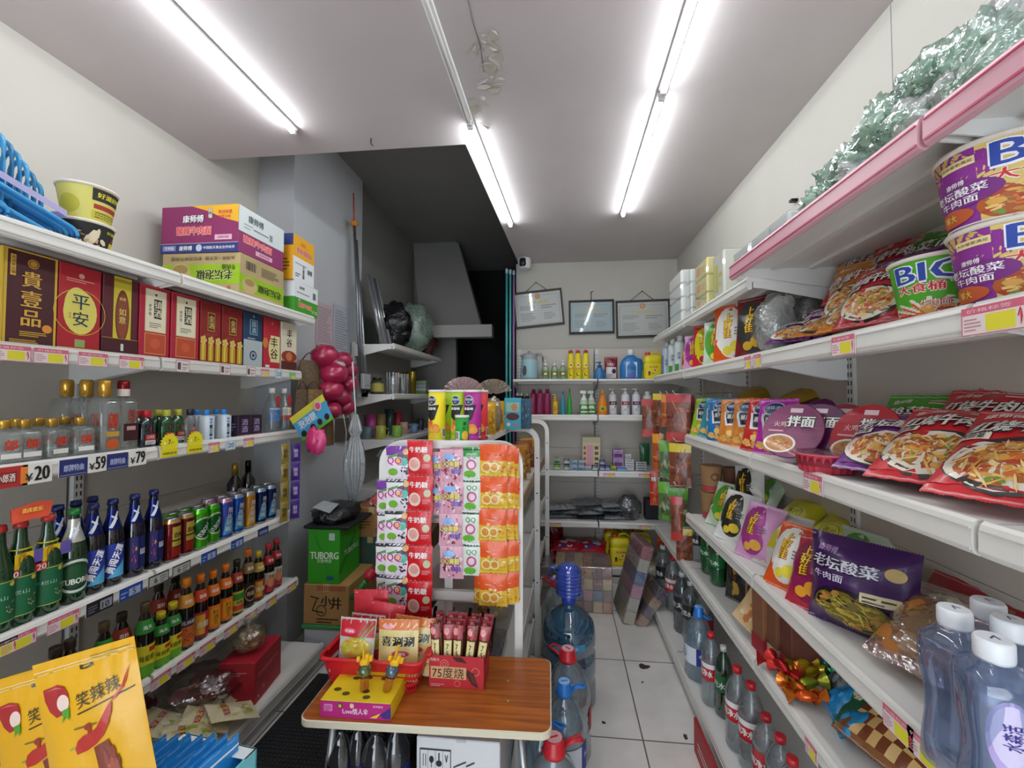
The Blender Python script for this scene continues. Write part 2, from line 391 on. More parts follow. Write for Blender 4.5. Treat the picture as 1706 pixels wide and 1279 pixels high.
# stair corner far wall; the unlit room's darkness is painted near-black
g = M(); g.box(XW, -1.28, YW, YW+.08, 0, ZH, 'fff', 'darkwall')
g.box(XE+.02, XE+.3, YB+.1, YW+1.3, 0, ZH, 'fff', 'unlitblack'); g.box(XW, XE+.3, YW+1.2, YW+1.3, 0, ZH, 'fff', 'unlitblack')
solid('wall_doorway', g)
g = M()   # sloping soffit under the stair, seen beside the doorway
a, b, c, d = hit(688, 405, y=YW-.02), hit(764, 405, y=YW-.02), hit(802, 545, y=YW-.3), hit(700, 548, y=YW-.3)
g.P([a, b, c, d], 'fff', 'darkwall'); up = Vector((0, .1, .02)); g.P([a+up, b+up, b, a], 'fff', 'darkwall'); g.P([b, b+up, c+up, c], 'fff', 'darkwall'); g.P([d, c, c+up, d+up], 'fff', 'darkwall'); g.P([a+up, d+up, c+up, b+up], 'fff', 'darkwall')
solid('trim_stair', g)
g = M(); e0, e1 = hit(705, 545, y=YW-.3), hit(815, 563, y=YW-.3); g.box(e0.x, e1.x+.05, YW-.42, YW-.28, e1.z, e0.z, 'b5b3ae', 'matte'); solid('trim_ledge', g)
# shop front behind the camera: posts and lintel around an open front
solid('wall_front', M().box(XL, -1.5, YF-.1, YF, 0, ZC, 'fff', 'wallpaint').box(.75, XR, YF-.1, YF, 0, ZC, 'fff', 'wallpaint').box(-1.5, .75, YF-.1, YF, 2.3, ZC, 'fff', 'wallpaint'))
# marks on the ceiling: peeling patch
g = M()
r = random.Random(5)
for i in range(26):
    c0 = hit(r.gauss(808, 15), r.uniform(55, 215), z=ZC)
    w_, h_, a_ = r.uniform(.008, .04), r.uniform(.01, .05), r.uniform(0, PI); pts = []
    for j in range(7):
        t = 2*PI*j/7; q = r.uniform(.6, 1); x, y = w_*math.cos(t)*q, h_*math.sin(t)*q
        pts.append((c0.x+x*math.cos(a_)-y*math.sin(a_), c0.y+x*math.sin(a_)+y*math.cos(a_), ZC-.001-r.uniform(0, .008)))
    g.P(pts, r.choice(('c9c4bc', 'bdb6aa', 'dedad4')), 'matte')
solid('trim_peeling_paint', g)
g = M(); pts = [hit(780, 0, z=ZC-.004), hit(789, 40, z=ZC-.004), hit(800, 75, z=ZC-.004), hit(806, 120, z=ZC-.004)]
g.tube(pts, .002, 5, '77736c', 'matte'); solid('trim_ceiling_crack', g)
# black rubber mat, stains
g = M(); g.box(-1.4, -.62, .9, 2.35, 0, .008, '1c1d20', 'rubber')
for i in range(40):
    for j in range(70):
        x, y = -1.39+i*.0192, .91+j*.0205; g.box(x, x+.011, y, y+.011, .008, .011, '24262b', 'rubber')
thing('floor_mat', 'black rubber mat with square studs lying left of the wooden table', 'mat', g)
g = M(); p_ = hit(1326, 334, x=XR-.004); g.box(XR-.03, XR, p_.y-.012, p_.y+.012, p_.z-.006, p_.z+.006, '2a2622', 'metal'); thing('wall_hook', 'small dark hook on the right wall above the low white tissue packs', 'hook', g)
g = M(); p_ = hit(618, 240, z=ZC-.03); g.tube([(p_.x, p_.y, ZC), (p_.x, p_.y, ZC-.03), (p_.x+.012, p_.y, ZC-.04)], .003, 6, '5a544e', 'metal'); thing('ceiling_hook', 'tiny metal hook on the ceiling near its dropped edge', 'hook', g)
# ------------------------------------------------------------------ fluorescent tubes
def emit(key, col, s):
    m = bpy.data.materials.new(key); m.use_nodes = True; N = m.node_tree.nodes; N.remove(N['Principled BSDF']); e = N.new('ShaderNodeEmission')
    e.inputs[0].default_value = col; e.inputs[1].default_value = s; m.node_tree.links.new(e.outputs[0], N['Material Output'].inputs[0]); MATS[key] = m
emit('tubelight', (.93, .97, 1, 1), TUBE_POWER)
def tube_lamp(x, y0, y1, label, lit=True, x2=None):
    x2 = x if x2 is None else x2; L_ = math.hypot(y1-y0, x2-x); a = -math.atan2(x2-x, y1-y0)
    hs = M().box(-.019, .019, 0, L_, -.014, 0, 'e8e8ea', 'plastic', ch=.003); tb = M().tube([(0, .02, -.024), (0, L_-.02, -.024)], .012 if lit else .010, 12, 'fff' if lit else 'd8d6d2', 'tubelight' if lit else 'plastic')
    ec = [M().box(-.013, .013, q, q+.02, -.036, -.008, 'dcdcdc', 'plastic', ch=.003) for q in (0, L_-.02)]
    return thing('tube_lamp', label, 'ceiling light', [('lamp_housing', hs), ('light_tube', tb), ('end_cap', ec[0]), ('end_cap', ec[1])], (x, y0, ZC), a, group='fluorescent tube lamps on the ceiling')
tube_lamp(-1.33, .72, 1.95, 'bright white tube lamp on the ceiling above the left shelves')
tube_lamp(-.44, 1.98, 3.2, 'bright white tube lamp along the edge of the lower ceiling in the middle', x2=-.385)
tube_lamp(-.455, .75, 1.97, 'unlit white tube lamp in line before the middle bright tube', lit=False, x2=-.44)
tube_lamp(.446, 1.87, 3.1, 'bright white tube lamp on the right of the ceiling, nearer the back wall', x2=.453)
tube_lamp(.44, .63, 1.85, 'bright white tube lamp on the right of the ceiling, running out of the photo top', x2=.446)
tube_lamp(-1.37, -.6, .62, 'added white tube lamp out of view above the camera on the left')  # unseen lamp, added to brighten the shop from the entrance side
tube_lamp(.4, -.9, .32, 'added white tube lamp out of view above the camera on the right')  # second added lamp out of view, for more light on the goods
# ------------------------------------------------------------------ gondola shelving
SH, LP = 'shelfpaint', 'shelflip'
def shelf_mesh(L_, dep, lip=.055, c='e9e8e4', lc='e6e4de', chan='dedcd6'):
    """local: x 0..L_ along the front, front at y=0 facing -y, back at y=dep, top surface z=0"""
    g = M(); g.box(.002, L_-.002, .004, dep, -.018, 0, c, SH)
    for q in (.33, .66): g.box(.03, L_-.03, dep*q-.012, dep*q+.012, -.03, -.018, c, SH)
    lp = M(); pr = [(-.006, .006), (-.012, 0), (-.016, -.012), (-.017, -lip+.014), (-.013, -lip+.004), (-.004, -lip), (.004, -lip+.004), (.004, .006)]
    n = len(pr)
    for i in range(n):
        a, b = pr[i], pr[(i+1) % n]; lp.P([(.001, a[0], a[1]), (L_-.001, a[0], a[1]), (L_-.001, b[0], b[1]), (.001, b[0], b[1])], lc, LP)
    lp.P([(.001, *p) for p in pr][::-1], lc, LP); lp.P([(L_-.001, *p) for p in pr], lc, LP)
    lp.box(.004, L_-.004, -.0185, -.015, -lip+.010, -lip+.014, chan, LP); lp.box(.004, L_-.004, -.0185, -.015, -.012, -.009, chan, LP)
    br = []
    for q in (0.004, L_-.009):
        b = M(); P_ = [(0, .01, -.018), (0, dep, -.018), (0, dep, -.10), (0, dep-.05, -.10), (0, .05, -.045), (0, .01, -.04)]
        A = [(q+.0, p[1], p[2]) for p in P_]; B = [(q+.004, p[1], p[2]) for p in P_]; b.P(A, c, SH); b.P(B[::-1], c, SH)
        for i in range(6): b.P([A[i], B[i], B[(i+1) % 6], A[(i+1) % 6]], c, SH)
        br.append(('shelf_bracket', b))
    return [('shelf_board', g), ('price_rail', lp)]+br
def upright(h, c='d8d6d2', n=None):
    g = M().box(-.018, .018, -.012, .018, 0, h, c, SH); z = .3
    while z < h-.05:
        for q in (-.008, .008): g.box(q-.002, q+.002, -.0135, -.012, z, z+.018, '35322e', 'matte')
        z += .032
    return g
def unit(name, label, org, rz, L_, shelves, H=2.15, back='cdc5ba', base=None, dm=.38, up=(0,)):
    """a gondola bay; shelves: (z, depth, lip)"""
    dmax = dm; parts = []
    root = bpy.data.objects.new(name, None); COL.objects.link(root); root.location = org; root.rotation_euler = (0, 0, rz)
    root['label'] = label; root['category'] = 'shelving unit'; USED[label] = 1
    bk = M(); z = .12; 
    while z < H-.01: z2 = min(z+.33, H); bk.box(.003, L_-.003, dmax, dmax+.012, z+.002, z2, back, SH); z = z2
    link('back_panel', bk, root)
    for q in up: u = link('upright', upright(H), root, (q*L_+.0195, dmax-.001, 0))
    for zz, dep, lip in shelves:
        sm_ = shelf_mesh(L_, dep, lip, lc='dca6b4' if abs(zz-2.12) < .001 else 'e6e4de', chan='c8506e' if abs(zz-2.12) < .001 else 'd2d0ca'); pr = sm_[0]
        b = link('shelf_board', pr[1], root, (0, dmax-dep, zz)); link('price_rail', sm_[1][1], b)
        for br in sm_[2:]: link('shelf_bracket', br[1], b)
    if base: link('kick_plate', M().box(0, L_, dmax-base[1], dmax-base[1]+.01, 0, base[0], 'cfcdc8', SH), root)
    return root
# left wall bays (front faces +x): local +x runs along +Y ... rotate +90 deg
LX = -1.6; LB = -1.98; ld = LX-LB
ZL = [2.09, 1.755, 1.40, .915, .51, .13]
def left_unit(label, y0, L_, top_dep=ld): 
    # front at local y=0 must face +x: rotate by +90 => local x -> +Y, local y -> -x
    return unit('shelving_unit', label, (LX-.0, y0, 0), PI/2, L_, [(ZL[0], ld+.08, .05)]+[(z, ld, .05) for z in ZL[1:5]]+[(ZL[5], ld+.17, .07)], H=2.16, base=(.06, ld+.15), dm=ld)
left_unit('white metal shelving bay on the left wall with cup noodles and maroon boxes', .61, .905)
left_unit('white metal shelving bay on the left wall under the stacked noodle cartons', 1.525, .905)
left_unit('white metal shelving bay on the left wall nearest the camera, mostly out of frame', -.305, .905)
# right wall bays (front faces -x): rotate -90: local x -> -Y, local y -> +x
RX = .75; RB = 1.10; rd = RB-RX
ZR = [2.12, 1.765, 1.375, .91, .59, .09]
def right_unit(label, y1, L_, sh, up=(0,)):
    return unit('shelving_unit', label, (RX, y1, 0), -PI/2, L_, sh, H=2.2, base=(.05, rd+.06), up=up, dm=rd)
full = [(2.12, rd+.07, .06), (1.765, rd, .055), (1.375, rd, .06), (.91, rd, .055), (.59, rd, .05), (.10, rd+.08, .06)]
right_unit('white metal shelving bay on the right wall holding the big cup noodles', 1.725, .885, full)
right_unit('white metal shelving bay on the right wall nearest the camera, cut by the photo edge', .83, .9, full)
full2 = [(2.075, rd, .05), (1.765, rd, .055), (1.375, rd, .055), (.91, rd, .055), (.59, rd, .05), (.10, rd+.08, .06)]
right_unit('white metal shelving bay on the right wall with small puffed snack bags', 2.605, .87, full2)
far = [(2.075, rd, .05), (1.765, rd, .055), (.59, rd, .05), (.10, rd+.08, .06)]
right_unit('white metal shelving bay on the right wall behind the hanging snack strips', 3.43, .815, far)
# back bays face -y
BY = 3.75
def back_unit(label, x0, x1, sh): return unit('shelving_unit', label, (x0, BY, 0), 0, x1-x0, sh, H=2.07, base=(.06, .42))
bs = [(1.755, .38, .02), (1.44, .38, .05), (.95, .38, .05), (.51, .38, .05), (.13, .40, .06)]
back_unit('white shelving bay on the back wall behind the kettle', -.43, .315, bs)
back_unit('white shelving bay on the back wall behind the yellow jug', .325, 1.07, bs)
# ================================================================== GOODS: builders
Wt, Bk, Yl, Rd = 'f4f3f0', '17161a', 'f6d81e', 'd2232a'
FOODN = ['c98a3c', 'e0a850', 'a8612a', 'd9742c', 'f0c878', '7a9a3a', 'b5442a']      # noodle dish colours
def prof_r(pr):
    def f(z):
        for a, b in zip(pr, pr[1:]):
            if a[1] <= z <= b[1]: return a[0]+(b[0]-a[0])*(z-a[1])/((b[1]-a[1]) or 1)
        return pr[-1][0]
    return f
# ---------------- cartons
def carton(w, d, h, c, faces, k='card', ch=.0025):
    g = M().box(-w/2, w/2, -d/2, d/2, 0, h, c, k, ch=ch)
    for f, fn in faces.items():
        asp = (w if f in 'fb' else d if f in 'lr' else w/d)/(h if f != 't' else 1)
        cv = CV(asp); fn(cv); g.art(cv, boxmap(f, w, d, h), k)
    return g
# liquor gift boxes
def a_gui(c):
    c.rect(0, 0, .05, 1, 'd8b23a', 2).rect(.95, 0, 1, 1, 'd8b23a', 2).rect(0, .0, 1, .015, 'd8b23a').rect(0, .985, 1, 1, 'd8b23a')
    c.circ(.52, .88, .05, 'c9962e').ring(.52, .88, .04, .008, '6b2420', 3).vtxt('貴壹品', .5, .5, .17, 'e0b04a', gap=1.22, b=.03)
    c.rect(.1, .72, .2, .94, 'e0b04a').vtxt('贵州茅台镇', .15, .83, .032, '4a1518', gap=1.2, b=0).circ(.82, .2, .045, 'e8963a').lines(.3, .1, .85, .16, 3, 'd8b23a').lines(.12, .03, .88, .07, 2, 'd8b23a', 2, 4)
def a_pingan(c):
    c.ell(.5, .45, .4, .26, 'e8dc6a', 1).ell(.42, .52, .3, .22, 'e8dc6a', 1).ring(.5, .45, .27, .006, 'e6cf3e', 1).vtxt('平安', .5, .47, .17, '1d3a52', b=.01)
    c.circ(.5, .88, .03, 'e8b0a0').lines(.15, .8, .85, .85, 2, 'e88a80').rect(.38, .04, .62, .13, '9ab06a').vtxt('平安', .25, .4, .03, 'b8883a', b=0).rect(0, 0, 1, .03, 'd8b23a')
def a_ruyi(c):
    c.rect(.28, .02, .78, 1, 'd9c838').rect(.28, .93, .78, .97, 'b09a20', 2).ell(.53, .5, .2, .34, '7a3a22', 2).ell(.53, .5, .16, .29, '8e4a28', 3).vtxt('如意', .53, .5, .09, 'ead880', b=.01)
    c.rect(0, 0, 1, .2, '4a1420', 3).rect(.0, .2, 1, .206, 'c9a23a', 4).rect(.5, .05, .58, .14, 'd8e8e0', 4).txt('如意', .53, .72, .04, 'ead880')
def a_jiu(c):
    c.rect(.16, .36, .86, .95, 'e8ddb0').rect(.19, .37, .83, .94, 'f2eacb', 2).rect(.16, .05, .86, .34, 'e0b070').rect(.18, .06, .84, .33, 'c4512e', 2).circ(.5, .2, .07, 'd2603a', 3)
    c.rect(.44, .55, .7, .82, '2a2622', 3).vtxt('镇酒', .57, .685, .11, 'f2eacb', l=5, gap=1.1).vtxt('老字号', .31, .66, .045, '4a443c', gap=1.3).circ(.5, .88, .018, '444', 3).lines(.3, .42, .72, .5, 3, '8a8478').rect(0, .97, 1, 1, 'c23a48')
def a_jinp(c):
    for i, x in enumerate((.14, .5, .86)):
        c.rect(x-.13, .04, x+.13, .3, 'c9a820').rect(x-.05, .04, x+.02, .3, 'e8d060', 2).circ(x, .36, .05, 'd8b850', 3)
        for k in range(5): c.circ(x+.09*math.cos(k*1.256)/.5*.5, .36+.05*math.sin(k*1.256), .028, 'e0c468', 4)
    c.rect(.32, .52, .68, .82, 'b8963a', 2).rect(.35, .535, .65, .805, '5a1a14', 3).vtxt('金酒', .5, .67, .1, 'e0c468', l=5).circ(.5, .9, .03, '8a2a20').lines(.2, .44, .8, .49, 2, 'a04a30')
def a_navy(c):
    c.rect(0, 0, 1, .5, 'b9c4c6').rect(.3, .6, .72, .88, '8fb0c4', 2).rect(.34, .615, .68, .865, '234a6e', 3).vtxt('国酒', .51, .74, .1, 'b8d0dc', l=5).circ(.5, .22, .09, '2a4a70', 3).circ(.5, .22, .06, 'b9c4c6', 4).circ(.5, .22, .035, '2a4a70', 5).lines(.2, .52, .8, .56, 1, 'b9c4c6').circ(.5, .94, .02, 'b9c4c6')
def a_fgr(c):
    c.ell(.62, .4, .34, .26, 'efe2a6', 1).rect(.4, .14, 1, .66, 'efe2a6', 1).vtxt('丰谷', .62, .42, .2, '1c1a18', b=.02).ell(.08, .5, .16, .1, 'd8843a', 2).circ(.5, .9, .03, 'e0785a').rect(.1, .03, .35, .08, 'f0ece0', 2)
def a_fgc(c):
    c.vtxt('丰谷', .5, .68, .17, '1c1a18', b=.02).ell(.5, .3, .5, .12, '8e3a28', 2).ell(.5, .3, .2, .09, 'c87a4a', 3).rect(0, .0, 1, .2, '5a2a20', 1).rect(0, .2, 1, .26, 'd8a882', 1)
LIQ = {'gui': ('4a1a20', a_gui), 'pingan': ('b3202e', a_pingan), 'ruyi': ('5c1a26', a_ruyi), 'jiu': ('b5223a', a_jiu), 'jinp': ('8e1f1c', a_jinp), 'navy': ('1d3f60', a_navy), 'fgr': ('c0283a', a_fgr), 'fgc': ('e9dfc6', a_fgc)}
@proto
def liquor_box(s, w, h=.3, d=.1):
    c, fn = LIQ[s]
    g = carton(w, d, h, c, {'f': fn, 'r': lambda q: q.rect(.1, .1, .9, .9, c, 1).lines(.2, .3, .8, .7, 6, 'c9a23a', 2) if s in ('gui', 'pingan') else None, 'l': lambda q: q.lines(.2, .3, .8, .7, 6, 'c9a23a', 2)})
    if s == 'gui': g.box(-w/2-.004, -w/2, -d/2, d/2, 0, h, 'd8b23a', 'card')
    return g
# noodle cartons
def a_purp(c):
    c.poly([(.38, 1), (1, 1), (1, .62), (.8, .72), (.6, .88)], 'efb52e', 1).rect(0, 0, 1, .2, '2c3a7c', 1).rect(0, .195, 1, .205, 'c8cce0', 2)
    c.txt('康师傅', .42, .72, .16, 'fff', b=.04, out='3a1030').txt('酸辣牛肉面', .43, .47, .17, 'e83a50', w=.44, b=.05, out='f6d0c8').rect(.7, .26, .92, .37, 'e8b8d0', 2).txt('经典好味道', .81, .315, .05, '8e2458', b=0, l=4)
    c.txt('挑战味蕾', .83, .85, .08, 'd8384a', b=.02).txt('就要这碗', .82, .75, .07, 'd8384a', b=.01).vtxt('升级', .64, .83, .1, 'fff', out='5a4a20').txt('康师傅', .33, .1, .1, 'fff', b=.03).rect(.03, .05, .2, .16, '8a90c4', 2).txt('干拌面', .115, .105, .07, 'fff').circ(.5, .1, .075, 'c8d4e8').txt('中国航天事业合作伙伴', .76, .1, .065, 'fff', b=.01, w=.4)
def a_purs(c):
    c.rect(0, .46, 1, 1, 'd7dfe0', 1).txt('康师傅', .35, .8, .16, '2a3a38', w=.32, b=.02).lines(.3, .6, .8, .66, 1, '6a7472').rect(.65, .55, .72, .7, '8a9492', 2).lines(.1, .56, .3, .7, 2, 'aab4b2')
    c.txt('酸辣牛肉面', .4, .33, .15, 'e83a50', w=.6, b=.05, out='f6d0c8').rect(.35, .08, .72, .18, 'e8b8d0', 2).txt('经典好味道', .535, .13, .06, '8e2458', b=0)
def a_grn(c):   # printed upside down: the carton stands on its head
    c.rect(0, .24, 1, .72, '97bf1e', 1).ell(.24, .5, .13, .26, 'c9b27c', 2).ell(.24, .6, .1, .12, 'a38a54', 3).ell(.24, .42, .07, .1, 'd8c490', 3)
    c.txt('老坛泡椒', .68, .46, .24, '2a3212', w=.46, b=.06, rot=PI, out='c8d880').txt('牛肉面', .86, .64, .13, '2a3212', w=.17, b=.03, rot=PI).txt('老坛泡椒牛肉面', .32, .86, .09, '5c4a28', w=.4, rot=PI, b=.01).txt('从汤统一是关键', .75, .86, .09, '5c4a28', w=.38, rot=PI, b=.01).txt('统一', .84, .13, .11, 'a8322a', rot=PI, b=.02).rect(.7, .12, .78, .135, 'a8322a', 2)
def a_grs(c):
    c.rect(0, .0, 1, .5, '97bf1e', 1).rect(0, .0, 1, .1, 'b9a578', 1).ell(.2, .26, .15, .2, 'c9b27c', 2).ell(.2, .34, .1, .09, 'a38a54', 3).txt('老坛泡椒', .66, .27, .2, '2a3212', w=.56, b=.05, rot=PI).code(.1, .6, .34, .88, 'b9a578').lines(.45, .62, .9, .86, 6, '6b5a3c')
def a_yel(c):
    c.rect(0, .52, 1, 1, 'f0b01c', 1).rect(0, 0, 1, .52, 'e9edef', 1).txt('葱香排骨面', .5, .68, .13, 'd83a54', w=.7, b=.05, out='f8e0c0').txt('康师傅', .45, .85, .08, 'e8604a').vtxt('方便面', .48, .25, .1, '333', gap=1.05).txt('康师傅', .78, .3, .12, '333', w=.22).lines(.1, .38, .9, .42, 1, '8a8e90').lines(.1, .1, .35, .2, 2, '666')
def a_gre(c):
    c.rect(0, 0, 1, .48, '3f9a26', 1).rect(0, .48, 1, 1, 'e9edef', 1).txt('酸菜牛肉面', .45, .27, .15, 'e85040', w=.55, b=.05, out='f4e0c0').txt('双倍', .2, .42, .07, 'fff').txt('好味', .85, .16, .14, 'cfe8a0', w=.26).lines(.1, .64, .9, .7, 1, '6a6e70').code(.75, .55, .93, .85, 'e9edef').txt('康师傅', .3, .82, .1, '444')
@proto
def noodle_carton(s):
    if s == 'purple': return carton(.36, .26, .19, '8c2c62', {'f': a_purp, 'r': a_purs})
    if s == 'green': return carton(.36, .26, .165, 'b9a578', {'f': a_grn, 'r': a_grs}, 'kraft')
    if s == 'yellow': return carton(.06, .17, .15, 'e9a81c', {'r': a_yel, 'f': lambda c: c.rect(0, .75, 1, 1, '2c3a7c', 1).lines(.2, .2, .8, .5, 4, '7a5a14')})
    return carton(.06, .19, .12, 'e9edef', {'r': a_gre, 'f': lambda c: c.rect(0, 0, 1, .48, '3f9a26', 1)})
# ---------------- lathe goods: paper cups, cans, bottles
def artcyl(g, cv_fn, rf, z0, z1, span, k='card', a0=0, r0=None, curved=True):
    rr = r0 or (rf((z0+z1)/2) if callable(rf) else rf); cv = CV(rr*span/(z1-z0)); cv_fn(cv); g.art(cv, cylmap(rf, z0, z1, span, a0), k, curved=curved, span=span); return g
@proto
def noodle_tub(s, r=.078, h=.11):
    """paper noodle tub, wide at the top, with a rolled rim and a foil lid"""
    base = {'purple': '8e2f93', 'green': '4da820', 'yellow': 'd8cf6a', 'black': '1c1a1a'}[s]
    pr = [(r*.74, 0), (r*.745, .004), (r*.97, h-.004)]; rf = prof_r(pr); b = M().lathe([(r*.72, .004, 'e8e4dc'), (r*.74, 0, 'e8e4dc'), (r*.745, .004), (r*.97, h-.004)], 32, base, 'card', caps=True)
    def art(c):
        if s in ('purple', 'green'):
            c.rect(0, 0, 1, 1, base, 0)
            if s == 'purple':
                c.rect(.36, .0, 1, 1, 'e2c670', .5).ell(.16, .72, .3, .34, '8e2f93', 1).ell(.1, .78, .25, .3, 'd8bc60', .6).food(.7, .2, .36, .26, FOODN, 70, 3, 'b85a24')
                c.txt('BIG', .66, .8, .3, '2546a6', w=.46, b=.09, out='f4f4fa').txt('大食桶', .62, .53, .15, 'd22a30', w=.4, b=.07, out='f8f0e0').ell(.24, .42, .25, .17, '7a2a80', 5)
                c.txt('老坛酸菜', .23, .46, .11, 'fff', w=.36, b=.03, l=8).txt('牛肉面', .23, .34, .1, 'fff', w=.26, b=.03, l=8).txt('康师傅', .24, .58, .07, 'fff', b=.02, l=8).ell(.16, .16, .17, .11, 'c45a2c', 5).txt('够大', .16, .16, .1, 'f0e060', l=8).rect(.16, .78, .36, .88, 'f0e0a0', 3).txt('大份量更满足', .26, .83, .04, '6a2a50', w=.18, b=0, l=5)
            else:
                c.rect(.72, .3, 1, 1, '3f9418', 1).txt('BIG', .38, .78, .3, '2546a6', w=.44, b=.09, out='f4f4fa').txt('大食桶', .32, .53, .15, 'd22a30', w=.32, b=.07, out='f8f0e0').txt('香菇炖鸡', .62, .6, .09, 'f4f8e8', w=.24)
                c.ell(.38, .05, .42, .32, 'e8e4d0', 2).food(.38, .03, .38, .27, ['d9742c', 'e0a850', 'c23a20', 'f0c878', 'b5442a'], 60, 6, 'cc5a26').txt('牛肉面', .42, .26, .12, 'f4e8d8', b=.02, out='a8381e', l=8).rect(.6, .35, .7, .5, 'c8d45a', 4).code(.82, .05, .98, .36, 'cfd4e0')
            c.rect(0, .0, 1, .02, 'f0ece4', 6)
        else:
            if s == 'yellow':
                c.rect(0, 0, 1, 1, 'd9d06c', 0).rect(.0, .0, .1, 1, '3a4a44', 1).rect(.56, .6, 1, .96, '24201c', 2).txt('好滋好味', .78, .78, .16, 'e8e03a', w=.34, b=.04).rect(.58, .36, 1, .5, 'a83224', 2).rect(.56, .06, 1, .3, 'c8be40', 2).lines(.6, .1, .95, .3, 3, '4a4420').ell(.3, .4, .14, .28, 'c2b83c', 1)
            else:
                c.rect(0, 0, 1, 1, '1c1a1a', 0).food(.3, .4, .26, .36, ['a88048', 'c8a070', '6a3a20', 'e0c060'], 30, 8).food(.6, .5, .12, .4, ['d8c4a0', 'e8d8b8', 'c8a888'], 14, 4, None, 4, .5).rect(.8, .12, 1, .5, 'c8c040', 2).rect(.82, .55, 1, .62, 'a83224', 3).txt('好滋好味', .85, .8, .1, 'e8e03a', w=.25)
    artcyl(b, art, rf, .004, h-.006, 3.5, 'card')
    rim = M().lathe([(r*.965, h-.008), (r*1.0, h-.008), (r*1.03, h-.003), (r*1.02, h+.001), (r*.98, h+.001)], 32, 'e6ddd0', 'card', caps=False)
    lid = M().lathe([(r*1.0, h+.0005), (r*.99, h+.0018)], 32, 'dcd8cc', 'card')
    return [('cup_body', b), ('rim', rim), ('lid', lid)]
@proto
def chip_can(s, h=.225, r=.038):
    base = {'yellow': 'f2dc1a', 'lime': 'a9d01e', 'magenta': 'b42690', 'red': 'd6303a', 'green': '1f9a30'}[s]
    pr = [(r, .002), (r, h-.006)]; b = M().lathe([(r*.97, 0, 'c8c8c8'), (r, .002), (r, h-.008)], 28, base, 'card')
    def art(c):
        if s != 'green':
            c.circ(.46, .83, .1, 'dfe6ea', 2).circ(.46, .83, .09, '1f3464', 3).txt('可比克', .46, .85, .05, 'e8f2ea', w=.38, b=.05, l=6).txt('薯片', .46, .79, .028, 'c8d8e8', l=6)
            c.poly([(.2, .72), (.85, .74), (.62, .44), (.4, .4), (.15, .5)], '1a1a22', 2).txt('番茄味', .44, .66, .055, 'fff', w=.5, b=.04, l=5)
            for i in range(7): c.ell(.3+.07*i, .22+.03*(i % 3), .2, .07, ('e8a03a', 'f0b850', 'e08a34')[i % 3], 3+i*.4)
            c.circ(.4, .37, .05, 'e0603a', 5); c.rect(0, 0, 1, .1, {'yellow': 'f6e440', 'lime': 'c0de40', 'magenta': 'c83ab0', 'red': 'e84a4a'}[s], 1)
        else: c.txt('薯', .8, .75, .14, '111', b=.05).txt('片', .76, .55, .14, '111', b=.05).ell(.85, .25, .2, .2, 'e8b03a', 3).code(.2, .06, .5, .42).lines(.08, .52, .3, .66, 4, 'cfe8d0')
    artcyl(b, art, r, .003, h-.009, 2.3)
    if s != 'green': artcyl(b, lambda c: c.code(.1, .06, .9, .26), r, .003, h-.009, .62, a0=1.45)
    lid = M().lathe([(r*1.03, h-.009), (r*1.045, h-.004), (r*1.04, h+.001), (r*.95, h+.002), (r*.93, h-.001)], 28, 'eceae4', 'plastic', caps=True)
    return [('can_body', b), ('lid', lid)]
def a_snow(c): c.rect(0, 0, 1, 1, '2050b0', 0).rect(.5, 0, 1, .6, '48a8d8', 1).poly([(0, 0), (.6, 0), (.9, .5), (.2, .3)], 'c8e4f4', 2).txt('勇闯天涯', .5, .55, .2, 'fff', rot=1.3, b=.04, sk=.2)
def a_tub(c): c.rect(0, 0, 1, 1, '44a818', 0).ring(.5, .55, .34, .04, 'e8f0e0', 3).circ(.5, .55, .27, '1d6a2c', 2).txt('TUBORG', .5, .5, .14, 'fff', b=.05, rot=.9, l=6, out='1d6a2c', w=.9)
def a_bud(c): c.rect(0, 0, 1, 1, '6e1a1c', 0).rect(.3, .35, .95, .92, 'd8c050', 1).txt('百威', .62, .68, .14, '3a1a10').rect(.3, .05, .95, .32, 'b03028', 1).rect(.3, .5, .95, .54, '3a2a18', 2)
@proto
def beer_can(s, h=.165, r=.031):
    base, top = {'bud': ('7a2a24', 'c8a870'), 'tub': ('44a818', '50c020'), 'snow': ('2458b4', '9fb6d0'), 'snowpink': ('3c50a8', 'c890a0'), 'dark': ('1a3a30', '9fb0a8'), 'navy': ('182a5c', '9fb6d0'), 'orange': ('c88a34', 'b0a8a0')}[s]
    b = M().lathe([(r*.8, 0, 'b8b8bc', 'metal'), (r, .008), (r, h-.016, top, 'foil'), (r*.82, h-.003, 'c0c0c4', 'metal'), (r*.84, h), (r*.78, h, 'c8c8cc', 'metal'), (r*.76, h-.005, 'a8a8ac', 'metal')], 22, base, 'foil')
    art = {'bud': a_bud, 'tub': a_tub}.get(s, lambda c: (c.rect(.0, .0, 1, 1, base, 0), c.poly([(.1, .05), (.9, .1), (.7, .5), (.3, .6)], '58b0e0' if s != 'orange' else 'e8b040', 1), c.txt('勇闯天涯', .5, .5, .17, 'e8f0fa', rot=1.45, b=.05, l=4)))
    artcyl(b, art, r, .012, h-.02, 2.2, 'foil'); tab = M().box(-.006, .006, -.012, .008, h-.003, h-.0015, 'd0d0d4', 'metal', ch=.0006)
    return [('can_body', b), ('pull_tab', tab)]
